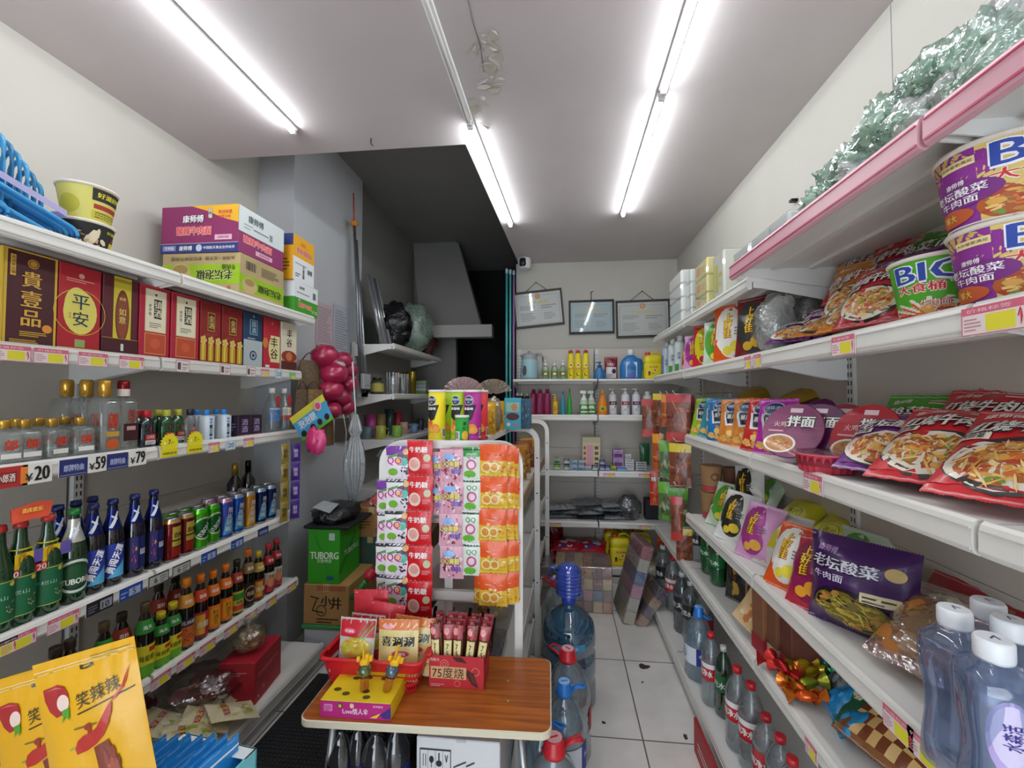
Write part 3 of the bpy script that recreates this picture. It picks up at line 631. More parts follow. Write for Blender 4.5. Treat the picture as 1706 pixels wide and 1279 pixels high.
@proto
def beer_bottle(s):
    gl = {'green': '0f3a1c', 'snow': '0a0c14', 'blue': '080a20', 'tub': '0c3018'}[s]; r = .034
    pr = [(r*.9, 0), (r, .006), (r, .17), (r*.92, .19), (.016, .245), (.0135, .285), (.015, .29), (.0145, .305)]; rf = prof_r(pr)
    b = M().lathe([(p[0], p[1]) for p in pr], 22, gl, 'bottleglass')
    nf = 'b0c4d0' if s == 'green' else '16246c' if s != 'tub' else 'd8dcd0'
    lb = M().lathe([(r+.0006, .03), (r+.0006, .15)], 22, {'green': '10603a', 'snow': '0c1a40', 'blue': '0a0e28', 'tub': '12401f'}[s], 'card', caps=False)
    if s == 'green': artcyl(lb, lambda c: c.rect(.02, .02, .98, .98, 'd8cc5a', 1).rect(.04, .035, .96, .965, '10603a', 2).circ(.75, .9, .06, 'e0c040', 3).txt('牛栏山', .4, .6, .1, 'a8c8b0', w=.5, b=.01).food(.75, .35, .16, .16, ['c8b070', 'a08040', 'e0d0a0'], 14, 3).vtxt('二锅头', .15, .8, .05, 'a8c8b0'), r+.0006, .03, .15, 3.0)
    elif s == 'tub': artcyl(lb, lambda c: c.ring(.5, .5, .45, .07, 'd0d8d0', 3).circ(.5, .5, .3, '1a5028', 2).txt('TUBORG', .5, .36, .15, 'f0f0ea', w=.85, b=.05, l=6), r+.0006, .03, .15, 2.4)
    elif s == 'snow': artcyl(lb, lambda c: c.rect(.1, 0, .95, 1, '2438a0', 1).poly([(.2, .0), (.95, 0), (.95, .5)], '58b8e0', 2).txt('勇闯天涯', .5, .55, .2, 'fff', rot=1.25, b=.05, sk=.2), r+.0006, .03, .15, 2.0)
    else: artcyl(lb, lambda c: c.rect(.2, 0, .55, 1, '2c2468', 1).rect(.62, 0, .95, 1, '16205c', 1).food(.38, .5, .15, .4, ['c03a50', '4868c8', 'e0a040', '2a2a70'], 20, 5).txt('勇闯天涯', .77, .5, .18, 'e4e8f8', rot=PI/2, b=.05, w=.3), r+.0006, .03, .15, 2.0)
    nk = M().lathe([(rf(.2)+.0006, .2), (rf(.245)+.0006, .245), (rf(.275)+.0006, .275)], 22, nf, 'foil', caps=False)
    if s != 'green': artcyl(nk, lambda c: c.line(.3, .1, .8, .9, .12, 'e8eef8').line(.7, .5, .3, .7, .08, 'e8eef8'), rf, .202, .27, 2.4, curved=True)
    cap = M().lathe([(.0165, .288), (.0165, .296), (.0145, .308), (.004, .31)], 18, {'green': 'b8322c', 'tub': '1d7a34'}.get(s, '14205c'), 'plastic')
    if s == 'green': return [('bottle_body', b), ('label_wrap', lb), ('bottle_cap', cap)]
    return [('bottle_body', b), ('label_wrap', lb), ('neck_foil', nk), ('bottle_cap', cap)]
@proto
def sauce_bottle(s, k=1.0):
    """soy sauce and vinegar bottles"""
    T = {'hai': ('0f0c0a', 'e4d82a', '2f8a34', 'e0c82a', '海天'), 'haib': ('0f0c0a', 'e4d82a', '2f8a34', '5a4a30', '海天'), 'orange': ('120a08', 'e87a24', 'e87a24', 'f08020', '料酒'), 'lao': ('120a08', 'c4642c', 'd89030', 'f08a20', '苏州桥'), 'redor': ('1a0a08', 'b02430', 'd04a20', 'f07a20', '香醋'),
         'dark': ('140a08', '2c1c14', '8a6a3a', 'f07c28', '陈醋'), 'darky': ('140a08', 'a8322c', 'c8a040', 'd8c030', '陈醋'), 'darkr': ('180a0a', 'd8cec0', 'a82430', 'c83a40', '老抽'), 'yel': ('120c08', 'c8c040', 'a83a28', '3a2c20', '菜籽')}[s]
    r = .03; h = .215; pr = [(r*.92, 0), (r, .005), (r, .125), (r*.9, .145), (.013, .185), (.0125, .2)]; rf = prof_r(pr)
    b = M().lathe(pr, 20, T[0], 'bottleglass')
    lb = M().lathe([(r+.0006, .012), (r+.0006, .095)], 20, T[1], 'card', caps=False)
    def art(c):
        c.rect(.08, .05, .92, .95, T[1], 0)
        if s in ('hai', 'haib'): c.ell(.5, .1, .5, .22, '6ab030', 2).txt('味极鲜', .5, .55, .22, '5a6a14', w=.6).rect(.55, .75, .9, .92, 'c83a24', 2)
        elif s == 'orange': c.rect(.2, .12, .8, .88, 'f0a020', 1).vtxt('料酒王', .5, .5, .2, '7a4a10', w=.3, gap=1.1)
        elif s == 'lao': c.rect(0, .72, 1, 1, '2a2450', 1).txt('苏州桥', .5, .86, .16, 'f0e8d0', w=.7).food(.5, .38, .42, .28, ['c84820', 'e07830', '8a2a14'], 24, 2)
        elif s == 'dark': c.ring(.5, .5, .34, .04, 'c8a878', 2).txt('陈醋', .5, .5, .2, 'd8b890')
        elif s == 'darkr': c.rect(0, 0, 1, .4, 'b03040', 1).circ(.5, .5, .26, 'd88a60', 2).txt('老抽', .5, .8, .18, '5a2420')
        elif s == 'yel': c.rect(.1, .6, .9, .9, '3a8a3a', 1).rect(.1, .1, .9, .35, 'c84830', 1).txt('香醋', .5, .48, .16, '4a2a10')
        else: c.rect(.1, .1, .6, .9, 'd8a030', 1).txt(T[4], .5, .5, .25, 'f4e8c8', w=.6)
    artcyl(lb, art, r+.0006, .012, .095, 2.4)
    nk = M().lathe([(rf(.13)+.0006, .13), (rf(.145)+.0006, .145), (rf(.168)+.0008, .168)], 20, T[2], 'card', caps=False)
    artcyl(nk, lambda c: c.txt(T[4], .5, .45, .35, 'f4f4e8', w=.5), rf, .132, .166, 2.0)
    cap = M().lathe([(.0155, .19), (.0155, .213), (.0145, .216)], 20, T[3], 'plastic')
    return [('bottle_body', b), ('label_wrap', lb), ('neck_label', nk), ('bottle_cap', cap)]
@proto
def lang_bottle(big=False, red=False):
    """square clear spirit bottle with a red brushed character"""
    if big: r, h, ch = .036, .135, .045
    else: r, h, ch = .03, .075, .022
    pr = [(r*.9, 0), (r, .006), (r, h*.86), (r*.8, h*.97), (r*.33, h), (r*.33, h+.004)]
    b = M().lathe(pr, 24, 'dfe6e4', 'pet', sq=1)
    b.lathe([(r*.86, .004), (r*.9, .01), (r*.9, h*.5)], 16, 'e8efee', 'pet', sq=1)
    lb = M(); 
    cv = CV(1.0); cv.txt('郎', .5, .58, .62, 'c83a20', b=.045)
    if big: cv.rect(.1, .02, .9, .2, 'c8a040', 1).ell(.5, -.25, .4, .2, 'c85a28', 1)
    else: cv.rect(.05, -.2, .95, .1, 'e4e4de', 1)
    if red: cv = CV(1.0); cv.txt('郎', .5, .75, .5, 'a83224').rect(.0, -.2, 1, .45, '40141c', 1).rect(.2, .2, .8, .35, 'c8a0a0', 2)
    e = r*.985
    lb.art(cv, lambda u, v, o: ((u-.5)*r*1.5, -e-o-.0008, h*.28+v*h*.5), 'card'); lb.art(cv, lambda u, v, o: (e+o+.0008, (u-.5)*r*1.5, h*.28+v*h*.5), 'card')
    cc = '8a1a20' if red else 'c99a3c'
    cap = M().lathe([(r*(.52 if big else .42), h+.003), (r*(.52 if big else .44), h+ch*.9), (r*.42, h+ch)], 20, cc, 'foil')
    if red: cap.lathe([(r*.525, h+.004), (r*.525, h+ch*.5)], 20, 'e8dcd4', 'card', caps=False)
    return [('bottle_body', b), ('printed_label', lb), ('bottle_cap', cap)]
@proto
def flask(s):
    """small flat spirit flasks"""
    g_, cp, l1 = {'red': ('10242c', 'c8202c', 'b02a34'), 'green': ('0f4a22', 'c8c84a', 'a82a2c'), 'clear': ('c8ccd0', '26282c', 'c04040')}[s]
    b = M().lathe([(.024, 0), (.028, .005), (.028, .075), (.02, .09), (.011, .1), (.011, .108)], 20, g_, 'bottleglass' if s != 'clear' else 'pet', sy=.62)
    lb = M(); cv = CV(.9); cv.rect(0, 0, 1, .55, l1, 1).rect(0, 0, 1, .22, 'd8dce0', 2).circ(.5, .85, .1, 'b02020', 3).lines(.1, .04, .9, .18, 2, '666', 3).txt('江津酒', .5, .4, .17, 'e8e0d8', w=.7)
    lb.art(cv, lambda u, v, o: ((u-.5)*.04, -.0178-o, .01+v*.06), 'card'); 
    cap = M().lathe([(.0135, .098), (.0135, .118), (.0125, .12)], 18, cp, 'plastic')
    return [('bottle_body', b), ('front_label', lb), ('bottle_cap', cap)]
@proto
def wrapped_flask():
    g = M().lathe([(.024, 0), (.025, .004), (.025, .095), (.012, .1)], 20, 'dfe8f0', 'card', sq=.6)
    cv = CV(.5); cv.rect(0, .7, 1, .92, '3a90d8', 1).rect(.2, .15, .8, .65, '26343c', 1).rect(.3, .25, .7, .5, '8aa8b8', 2).rect(0, 0, 1, .1, '3a90d8', 1).txt('白酒', .5, .81, .12, 'fff')
    for a0 in (0, PI/2): g.art(cv, cylmap(.0255, .002, .094, 1.5, a0), 'card', curved=True)
    return [('bottle_body', g), ('bottle_cap', M().lathe([(.013, .098), (.013, .12), (.012, .122)], 16, '2a86d8', 'plastic'))]
@proto
def neck_tag_bottle(s):
    b = M().lathe([(.032, 0), (.036, .01), (.034, .04), (.036, .09), (.03, .11), (.014, .14), (.012, .165)], 20, 'cfdbe0', 'pet', sq=.3)
    b.lathe([(.03, .004), (.032, .012), (.032, .05)], 16, 'dce8ec', 'pet', sq=.3)
    lb = M(); artcyl(lb, (lambda c: c.rect(0, 0, 1, 1, '3a78b8', 1).food(.5, .5, .3, .4, ['c8783a', 'e0b070', '2a5a98'], 12, 1).rect(0, .85, 1, 1, '8ab0d8', 2)) if s == 'blue' else (lambda c: c.rect(0, 0, 1, 1, 'e8dcc8', 1).rect(0, 0, 1, .4, 'b83a3c', 2).txt('A', .5, .7, .3, 'c8a070')), .0372, .045, .1, 2.4, curved=True)
    cap = M().lathe([(.014, .16), (.014, .182)], 14, 'd8d4cc', 'plastic')
    tg = M().box(.0, .03, -.024, -.022, .1, .15, 'c03a3a', 'card'); 
    return [('bottle_body', b), ('front_label', lb), ('bottle_cap', cap), ('neck_tag', tg)]
# ---------------- soft bags
def bagshape(w, h, d, seed=0, seal=.05, waist=.05, lean=0, fat=.55, sag=0):
    def th(u, v):
        vv = (v-seal)/(1-2*seal); vv = min(1, max(0, vv)); e = max(0, math.sin(PI*u))**.62*max(0, math.sin(PI*vv))**fat
        return d/2*e*(1+sag*(.5-v))
    def fn(side, u, v, o=0):
        x = (u-.5)*w*(1-waist*math.sin(PI*v)); t = th(u, v); n = (noise.noise(Vector((u*3.1+seed*5.3, v*4.1, side*2.7+seed)))*.12+noise.noise(Vector((u*8+seed, v*7.3, side*5)))*.05)*d*min(1, t/(d*.2+1e-6)) if d else 0
        wr = .0025*math.sin(u*40+seed)*math.exp(-((v-seal)/.06)**2)+.0025*math.sin(u*36+seed*2)*math.exp(-((1-seal-v)/.06)**2)
        return (x, side*(t+n)+ (wr if 0 < u < 1 else 0) + side*(.0004) + side*o + lean*v*v, v*h)
    return fn
def softbag(w, h, d, base, art=None, k='film', seed=0, nu=18, nv=20, colf=None, back=None, curved=True, hole=False, zig=True, **kw):
    fn = bagshape(w, h, d, seed, **kw); g = M()
    g.grid(lambda u, v: fn(-1, u, v), nu, nv, colf or base, k); g.grid(lambda u, v: fn(1, u, v), nu, nv, back or colf or base, k, flip=True)
    seal = kw.get('seal', .05)
    if zig:
        for vv, s_ in ((0, -1), (1, 1)):
            n = int(w/.006); 
            for i in range(n):
                a, b = i/n, (i+1)/n; p, q, m_ = fn(-1, a, vv), fn(-1, b, vv), fn(-1, (a+b)/2, vv); g.P([p, q, (m_[0], m_[1], m_[2]+s_*.003)], colf(.5, vv) if colf else base, k)
    cv = CV(w/h)
    if art: art(cv)
    for i in range(3): 
        for v0 in (seal*.25, 1-seal*.75): cv.rect(.01, v0+i*seal*.2, .99, v0+i*seal*.2+.002, 'ffffff' if not colf else 'eee', .5) if i < 2 else None
    if hole: cv.ell(.5, .955, .06, .01, '2a2a2a', 3)
    g.art(cv, lambda u, v, o: fn(-1, min(1, max(0, u)), min(1, max(0, v)), o), k, curved=2 if curved else False, st=.0004, base=.0011)
    return g
def shj(c, body, panel, word='上好佳', word2='薯片', flip=False, blob='f2e24a'):   # the swoosh snack bags
    c.ell(.4, .55, .34, .4, panel, 1).ell(.5, .3, .3, .22, panel, 1).vtxt(word, .42, .62, .14, Yl, b=.08, out='7a1a14' if body != 'e0581c' else 'a83010', gap=1.0)
    c.ell(.62, .26, .15, .09, blob, 4).ell(.4, .2, .12, .07, blob, 4.4).lines(.6, .45, .8, .6, 3, '888', 3)
def chip(c, col, dark='1f2c5c'):
    c.ell(.5, .8, .27, .13, 'dfe6ea', 2).ell(.5, .8, .245, .115, '24386c', 3).txt('可比克', .5, .81, .07, 'e0ecf0', w=.36, b=.05, l=6).poly([(.2, .7), (.82, .7), (.66, .38), (.3, .38)], 'e9ecef', 2).poly([(.28, .68), (.74, .68), (.6, .42), (.38, .42)], '1c2434', 3)
    c.txt('薯片', .51, .57, .1, 'fff', b=.03, l=6).food(.48, .2, .4, .16, ['e09040', 'f0b860', 'd87830', 'f4d080'], 12, 3, None, 4, .38)
BAGS = {
 'oishi_orange': ('e0581c', lambda c: shj(c, 'e0581c', 'f1efe8')), 'oishi_white': ('e8e8e4', lambda c: shj(c, 'eee', '24261c', blob='e8c840')), 'oishi_pink': ('d9a0cc', lambda c: shj(c, 'd9a', 'a8328c', blob='e8b04a')),
 'oishi_green': ('cfe2cc', lambda c: shj(c, 'cfe', '58a838')), 'oishi_red': ('c8202a', lambda c: shj(c, 'c82', 'e8dc2a', blob='c03060')), 'oishi_yellow': ('e0d424', lambda c: shj(c, 'e0d', 'c83a2a')), 'oishi_maroon': ('7a1c20', lambda c: shj(c, '7a1', '3a3a3a', blob='e0b030')),
 'oishi_plum': ('b8263e', lambda c: shj(c, 'b82', '8c1a50', blob='e8a030')), 'oishi_violet': ('d8c4d8', lambda c: shj(c, 'd8c', '9a3a98')),
 'chip_lime': ('9ac828', lambda c: chip(c, '')), 'chip_blue': ('1f7ac0', lambda c: chip(c, '')), 'chip_teal': ('3a9ab0', lambda c: chip(c, '')), 'chip_red': ('d0282c', lambda c: chip(c, '')), 'chip_orange': ('e08a3a', lambda c: chip(c, '')), 'chip_mag': ('c028b0', lambda c: chip(c, '')), 'chip_green': ('4aa838', lambda c: chip(c, '')),
 'gold': ('b8922c', lambda c: c.lines(.2, .4, .8, .6, 4, 'd8b850')), 'plumfoil': ('7a1a70', lambda c: c.lines(.3, .3, .6, .8, 4, 'b888b8')),
 'lemon': ('d8d030', lambda c: c.ell(.5, .5, .3, .18, 'e8e46a', 1).ring(.5, .5, .14, .012, 'a8a020', 3).txt('薯片', .5, .5, .1, '8a8420')), 'plainwhite': ('dcd8d2', lambda c: c.rect(.0, .3, 1, .7, 'c8c030', 1)),
}
def noodlebag(c, main, dark, word, word2=None, dish=True, seed=1):
    c.rect(0, .08, 1, .92, main, 0)
    if dish: c.ell(.5, .3, .47, .25, '2a2420', 1.5).ell(.48, .3, .44, .23, 'e8e0d0', 2).food(.5, .3, .4, .2, FOODN, 70, seed, 'b86a30').food(.5, .3, .4, .2, ['e8b860', 'd89a48', 'f0d090'], 30, seed+9, None, 5, .2, True)
    c.txt(word, .5, .68, .16, 'f4f0e8', w=.84, b=.06, sk=.2, out=dark, l=7).txt('康师傅', .25, .86, .07, 'f4e8e0', b=.03).lines(.6, .82, .9, .9, 2, 'e8c8c0')
    c.rect(0, .52, .28, .6, 'f0e8d8', 5).txt('大份量', .14, .56, .06, '333', w=.2, l=8)
BAGS.update({
 'n_red': ('c4202a', lambda c: noodlebag(c, 'c4202a', '3a0a0a', '红烧牛肉面')), 'n_redw': ('c8242c', lambda c: noodlebag(c, 'c8242c', '222', '红烧牛肉面', seed=4)), 'n_purple': ('6a1f78', lambda c: noodlebag(c, '6a1f78', '2a0a3a', '老坛酸菜', seed=2)),
 'n_orange': ('dc8a24', lambda c: noodlebag(c, 'dc8a24', '7a2a10', '香辣牛肉面', seed=3)), 'n_green': ('4aa024', lambda c: noodlebag(c, '4aa024', '1a3a10', '酸菜面', seed=5)), 'n_mala': ('b82430', lambda c: noodlebag(c, 'b82430', '200', '麻辣牛肉面', seed=6)),
})
@proto
def snack_bag(s, w=.16, h=.22, d=.055, seed=0, k='film', **kw):
    b, a = BAGS[s]; g = softbag(w, h, d, b, a, k, seed, **kw); return g
@proto
def plain_bag(c1, w, h, d, seed=0, k='film', c2=None, n=0, word=None, wc='fff', strand=False):
    r = random.Random(seed+3); pal = c2 or [c1]
    def art(c):
        if n: c.food(.5, .45, .42, .36, pal, n, seed, None, 1, .3, strand)
        if word: c.txt(word, .5, .68, .12, wc, w=.7, b=.05, l=6)
    return softbag(w, h, d, c1, art, k, seed)
# ---------------- household bottles
@proto
def cleaner(s):
    """bottles and jugs on the back shelves"""
    if s == 'yellowspray':
        b = M().lathe([(.028, 0), (.031, .005), (.031, .16), (.024, .19), (.026, .2), (.02, .225)], 18, 'ecd81c', 'plastic'); artcyl(b, lambda c: c.circ(.5, .75, .09, 'e8f0f0', 2).circ(.5, .75, .06, 'c83a30', 3).lines(.2, .5, .8, .6, 3, 'c83a30').circ(.5, .25, .1, '2a2a1a', 2).circ(.56, .27, .08, 'ecd81c', 3).lines(.15, .4, .8, .45, 1, '3a6a2a'), .031, .01, .16, 2.6)
        return [('bottle_body', b), ('spray_cap', M().lathe([(.021, .225), (.021, .24), (.012, .25)], 14, 'c0392a', 'plastic').box(-.012, .0, -.03, 0, .235, .25, 'c0392a', 'plastic'))]
    if s == 'clear':
        b = M().lathe([(.032, 0), (.035, .005), (.034, .09), (.026, .12), (.012, .135)], 18, 'c8dcc0', 'tint'); lb = M(); artcyl(lb, lambda c: c.rect(0, 0, 1, 1, '2f8a34', 1).rect(.2, .25, .8, .8, 'c84a2a', 2).ell(.5, .5, .2, .2, 'f0e8d0', 3), .0355, .03, .08, 2)
        return [('bottle_body', b), ('front_label', lb), ('pump_head', M().lathe([(.013, .13), (.013, .15), (.005, .152), (.005, .165), (.014, .168), (.014, .176)], 14, 'e8ece8', 'plastic'))]
    if s == 'bluejug':
        b = M().lathe([(.075, 0), (.088, .008), (.09, .1), (.08, .15), (.045, .185), (.028, .195)], 24, '2a78b8', 'plastic', sy=.55); lb = M(); cv = CV(.9); cv.rect(.05, 0, .95, 1, 'd0d8e8', 1).txt('洗衣液', .5, .62, .14, '2a4a8a', w=.6).lines(.2, .3, .8, .45, 3, '7a8ab0').ell(.5, .1, .4, .12, '6a60b0', 2)
        lb.art(cv, lambda u, v, o: ((u-.5)*.1, -math.sqrt(max(0, 1-((u-.5)*.1/.09)**2))*.0495-o-.001, .02+v*.12), 'card')
        hd = M().tube([(.06, 0, .17), (.085, 0, .16), (.092, 0, .12), (.088, 0, .07)], .009, 8, '2a6cac', 'plastic')
        return [('jug_body', b), ('front_label', lb), ('carry_handle', hd), ('bottle_cap', M().lathe([(.026, .195), (.026, .235), (.02, .245)], 18, 'e4e8ec', 'plastic'))]
    if s in ('yellowjug', 'yellowjugbig'):
        b = M().lathe([(.07, 0), (.08, .006), (.08, .12), (.074, .125), (.08, .13), (.078, .175), (.05, .19)], 24, 'e8d41c', 'plastic', sy=.6, sq=.6)
        lb = M(); cv = CV(1.1); cv.rect(0, 0, 1, 1, 'f0dc28', .5).txt('洗洁精', .5, .82, .13, 'b82a24', w=.6).circ(.6, .6, .1, 'e8e0e0', 2).circ(.6, .6, .07, 'c03a3a', 3).circ(.22, .42, .09, '2a2a2a', 2).rect(.14, .2, .3, .36, 'b83a2a', 3).food(.75, .2, .2, .15, ['3a8a3a', 'c83a2a', 'e8e8d0'], 10, 2).lines(.35, .3, .6, .4, 2, '5a5a1a')
        lb.art(cv, lambda u, v, o: ((u-.5)*.13, -.0485-o, .01+v*.105), 'card')
        hd = M().tube([(-.01, 0, .185), (.0, 0, .21), (.04, 0, .215), (.068, 0, .2), (.07, 0, .17)], .008, 8, 'ddc81a', 'plastic')
        return [('jug_body', b), ('front_label', lb), ('carry_handle', hd), ('bottle_cap', M().lathe([(.022, .18), (.022, .21), (.018, .213)], 16, 'c23a2c', 'plastic', o=(-.042, 0, 0)))]
    if s == 'bluepump':
        return [('bottle_body', M().lathe([(.045, 0), (.05, .005), (.046, .06), (.02, .09), (.018, .1)], 18, '2a6a9c', 'plastic', sy=.6)), ('pump_head', M().lathe([(.017, .1), (.017, .115), (.006, .116), (.006, .13), (.013, .132), (.013, .14)], 12, '2a5a8c', 'plastic').box(-.03, 0, -.005, .005, .13, .138, '2a5a8c', 'plastic'))]
    if s in ('magenta', 'teal', 'green', 'mustard', 'darkcap', 'pumpmaroon', 'pumpred', 'pumpplum', 'white', 'whiteblue', 'whitegreen'):
        bc, cc, h, r = {'magenta': ('8e1e4e', '7a1840', .2, .031), 'teal': ('2a9aa8', '2a8a98', .17, .022), 'green': ('2aa038', '1c8a2c', .19, .022), 'mustard': ('b07a2a', 'e0c8a0', .15, .028), 'darkcap': ('20181c', 'e4e4e4', .17, .024),
            'pumpmaroon': ('dcd8dc', 'e8e8e8', .19, .036), 'pumpred': ('d8d8e0', 'e8e8e8', .19, .038), 'pumpplum': ('dcdce4', 'e8e8e8', .19, .036), 'white': ('dfe2e0', 'e8e8e8', .18, .038), 'whiteblue': ('c8d4e0', 'eceef0', .25, .036), 'whitegreen': ('dce4e4', 'f0f2f2', .25, .036)}[s]
        if s in ('teal', 'green'): pr = [(r*.9, 0), (r, .01), (r*.9, h*.5), (r*.45, h*.85), (r*.25, h)]
        else: pr = [(r*.92, 0), (r, .005), (r, h*.8), (r*.8, h*.88), (r*.42, h*.9)]
        b = M().lathe(pr, 18, bc, 'plastic')
        def art(c):
            if s == 'magenta': [c.line(.3+.06*math.sin(i*.9), .1+i*.07, .3+.06*math.sin((i+1)*.9), .17+i*.07, .02, 'd88ab0') for i in range(11)]
            elif s == 'mustard': c.rect(.15, .05, .9, .9, 'd8c030', 1).lines(.25, .2, .8, .6, 4, 'a83a20')
            elif s.startswith('pump'): c.rect(0, .52, 1, .72, {'pumpmaroon': '5a2a24', 'pumpred': 'a02030', 'pumpplum': '5a2458'}[s], 1).txt('洗发', .5, .62, .1, 'e8e0e0', w=.5).lines(.3, .2, .7, .35, 3, '9a9aa0').circ(.7, .42, .04, '333')
            elif s == 'whiteblue': c.rect(0, 0, .3, .8, '3a7ac0', 1).vtxt('洁净', .6, .5, .12, '2a4a9a')
            elif s == 'whitegreen': c.rect(.2, .0, .6, .3, '3a8a3a', 1).vtxt('洁净', .6, .6, .12, '2a4a9a')
            elif s == 'white': c.rect(.1, .2, .9, .6, 'c8dcc8', 1).lines(.2, .3, .8, .5, 3, '5a8a5a')
        artcyl(b, art, r, .006, h*.78, 2.2)
        if s.startswith('pump') or s == 'mustard': cap = M().lathe([(r*.5, h*.9), (r*.5, h*.96), (r*.15, h*.97), (r*.15, h*1.06), (r*.4, h*1.07), (r*.4, h*1.11)], 14, cc, 'plastic').box(-r*1.0, 0, -.005, .005, h*1.06, h*1.1, cc, 'plastic')
        elif s in ('teal', 'green'): cap = M().lathe([(r*.32, h*.93), (r*.3, h*1.1), (.003, h*1.14)], 12, cc, 'plastic')
        else: cap = M().lathe([(r*.55, h*.9), (r*.55, h*1.02), (r*.4, h*1.04)], 14, cc, 'plastic')
        return [('bottle_body', b), ('bottle_cap', cap)]
    if s == 'trigger':
        b = M().lathe([(.036, 0), (.04, .006), (.04, .08), (.03, .12), (.013, .15), (.013, .165)], 18, 'e0e8e0', 'plastic', sy=.6); artcyl(b, lambda c: c.rect(.05, .1, .95, .9, '2f7a34', 1).lines(.15, .3, .85, .75, 4, 'd8e8c8').ell(.5, .15, .3, .1, 'a8d858', 2), lambda z: .04, .01, .1, 1.2)
        b = M().lathe([(.036, 0, 'e0e8e0'), (.04, .006, '4a8a44'), (.04, .085, 'b8d0b0'), (.03, .12, 'e0e8e0'), (.013, .15), (.013, .165)], 18, 'e0e8e0', 'plastic', sy=.6)
        b.P([(-.03, -.0245, .02), (.03, -.0245, .02), (.03, -.0245, .03), (-.03, -.0245, .03)], 'e8f0d8', 'card').P([(-.03, -.0245, .05), (.03, -.0245, .05), (.02, -.0245, .075), (-.02, -.0245, .075)], 'd8e8c8', 'card')
        tr = M().box(-.035, .02, -.01, .01, .17, .195, 'e4e8e4', 'plastic', ch=.004).box(-.02, -.012, -.005, .005, .13, .175, '2a5a30', 'plastic').lathe([(.014, .16), (.014, .175)], 12, 'e4e8e4', 'plastic')
        return [('bottle_body', b), ('trigger_head', tr)]
    if s == 'orange':
        b = M().lathe([(.036, 0), (.042, .006), (.042, .08), (.036, .1), (.018, .15), (.014, .165)], 20, 'e88418', 'plastic', sy=.7); b.P([(-.025, -.0305, .03), (.025, -.0305, .03), (.025, -.0305, .07), (-.025, -.0305, .07)], 'c8b030', 'card').P([(-.015, -.031, .04), (.012, -.031, .04), (.012, -.031, .06), (-.015, -.031, .06)], '4a6a20', 'card')
        return [('bottle_body', b), ('bottle_cap', M().lathe([(.016, .165), (.012, .19), (.005, .2)], 14, 'f09a28', 'plastic'))]
@proto
def kettle():
    b = M().lathe([(.078, .012), (.085, .02, '9cc4cc'), (.074, .15, '9a9ca0'), (.07, .185, '8a8c90'), (.066, .19)], 28, '9cc4cc', 'plastic'); b.lathe([(.08, 0), (.083, .012)], 28, '8a8c90', 'plastic')
    b2 = M().blob((0, 0, .185), .064, .064, .02, '9a9ca0', 'plastic', 20, 8); b2.lathe([(.012, .2), (.016, .215), (.01, .218)], 14, '8a8c90', 'plastic')
    hd = M().tube([(.06, 0, .19), (.1, 0, .19), (.125, 0, .165), (.125, 0, .09), (.115, 0, .05), (.085, 0, .035)], .011, 8, '8e9094', 'plastic')
    wn = M(); cv = CV(.5); cv.ell(.5, .5, .5, .5, '15161a', 1).ell(.5, .5, .3, .4, '2a2c32', 2); wn.art(cv, lambda u, v, o: (-.03+(u-.5)*.036, -.0825+.008*v-o-.003, .03+v*.075), 'plastic')
    sp = M().P([(-.06, -.02, .17), (-.09, 0, .195), (-.06, .02, .17)], '9a9ca0', 'plastic').P([(-.06, -.02, .17), (-.064, 0, .14), (-.09, 0, .195)], '9a9ca0', 'plastic').P([(-.06, .02, .17), (-.09, 0, .195), (-.064, 0, .14)], '9a9ca0', 'plastic')
    return [('kettle_body', b), ('lid', b2), ('handle', hd), ('water_window', wn), ('spout', sp)]
@proto
def small_box(w, d, h, c, c2, word=None, k='card'):
    def f(q): q.rect(.08, .12, .92, .55, c2, 1); q.lines(.15, .65, .85, .88, 2, c2); (q.txt(word, .5, .33, .22, c, w=.6) if word else None)
    return carton(w, d, h, c, {'f': f, 'r': f, 'l': f, 't': lambda q: q.rect(.1, .1, .9, .9, c2, 1)}, k)
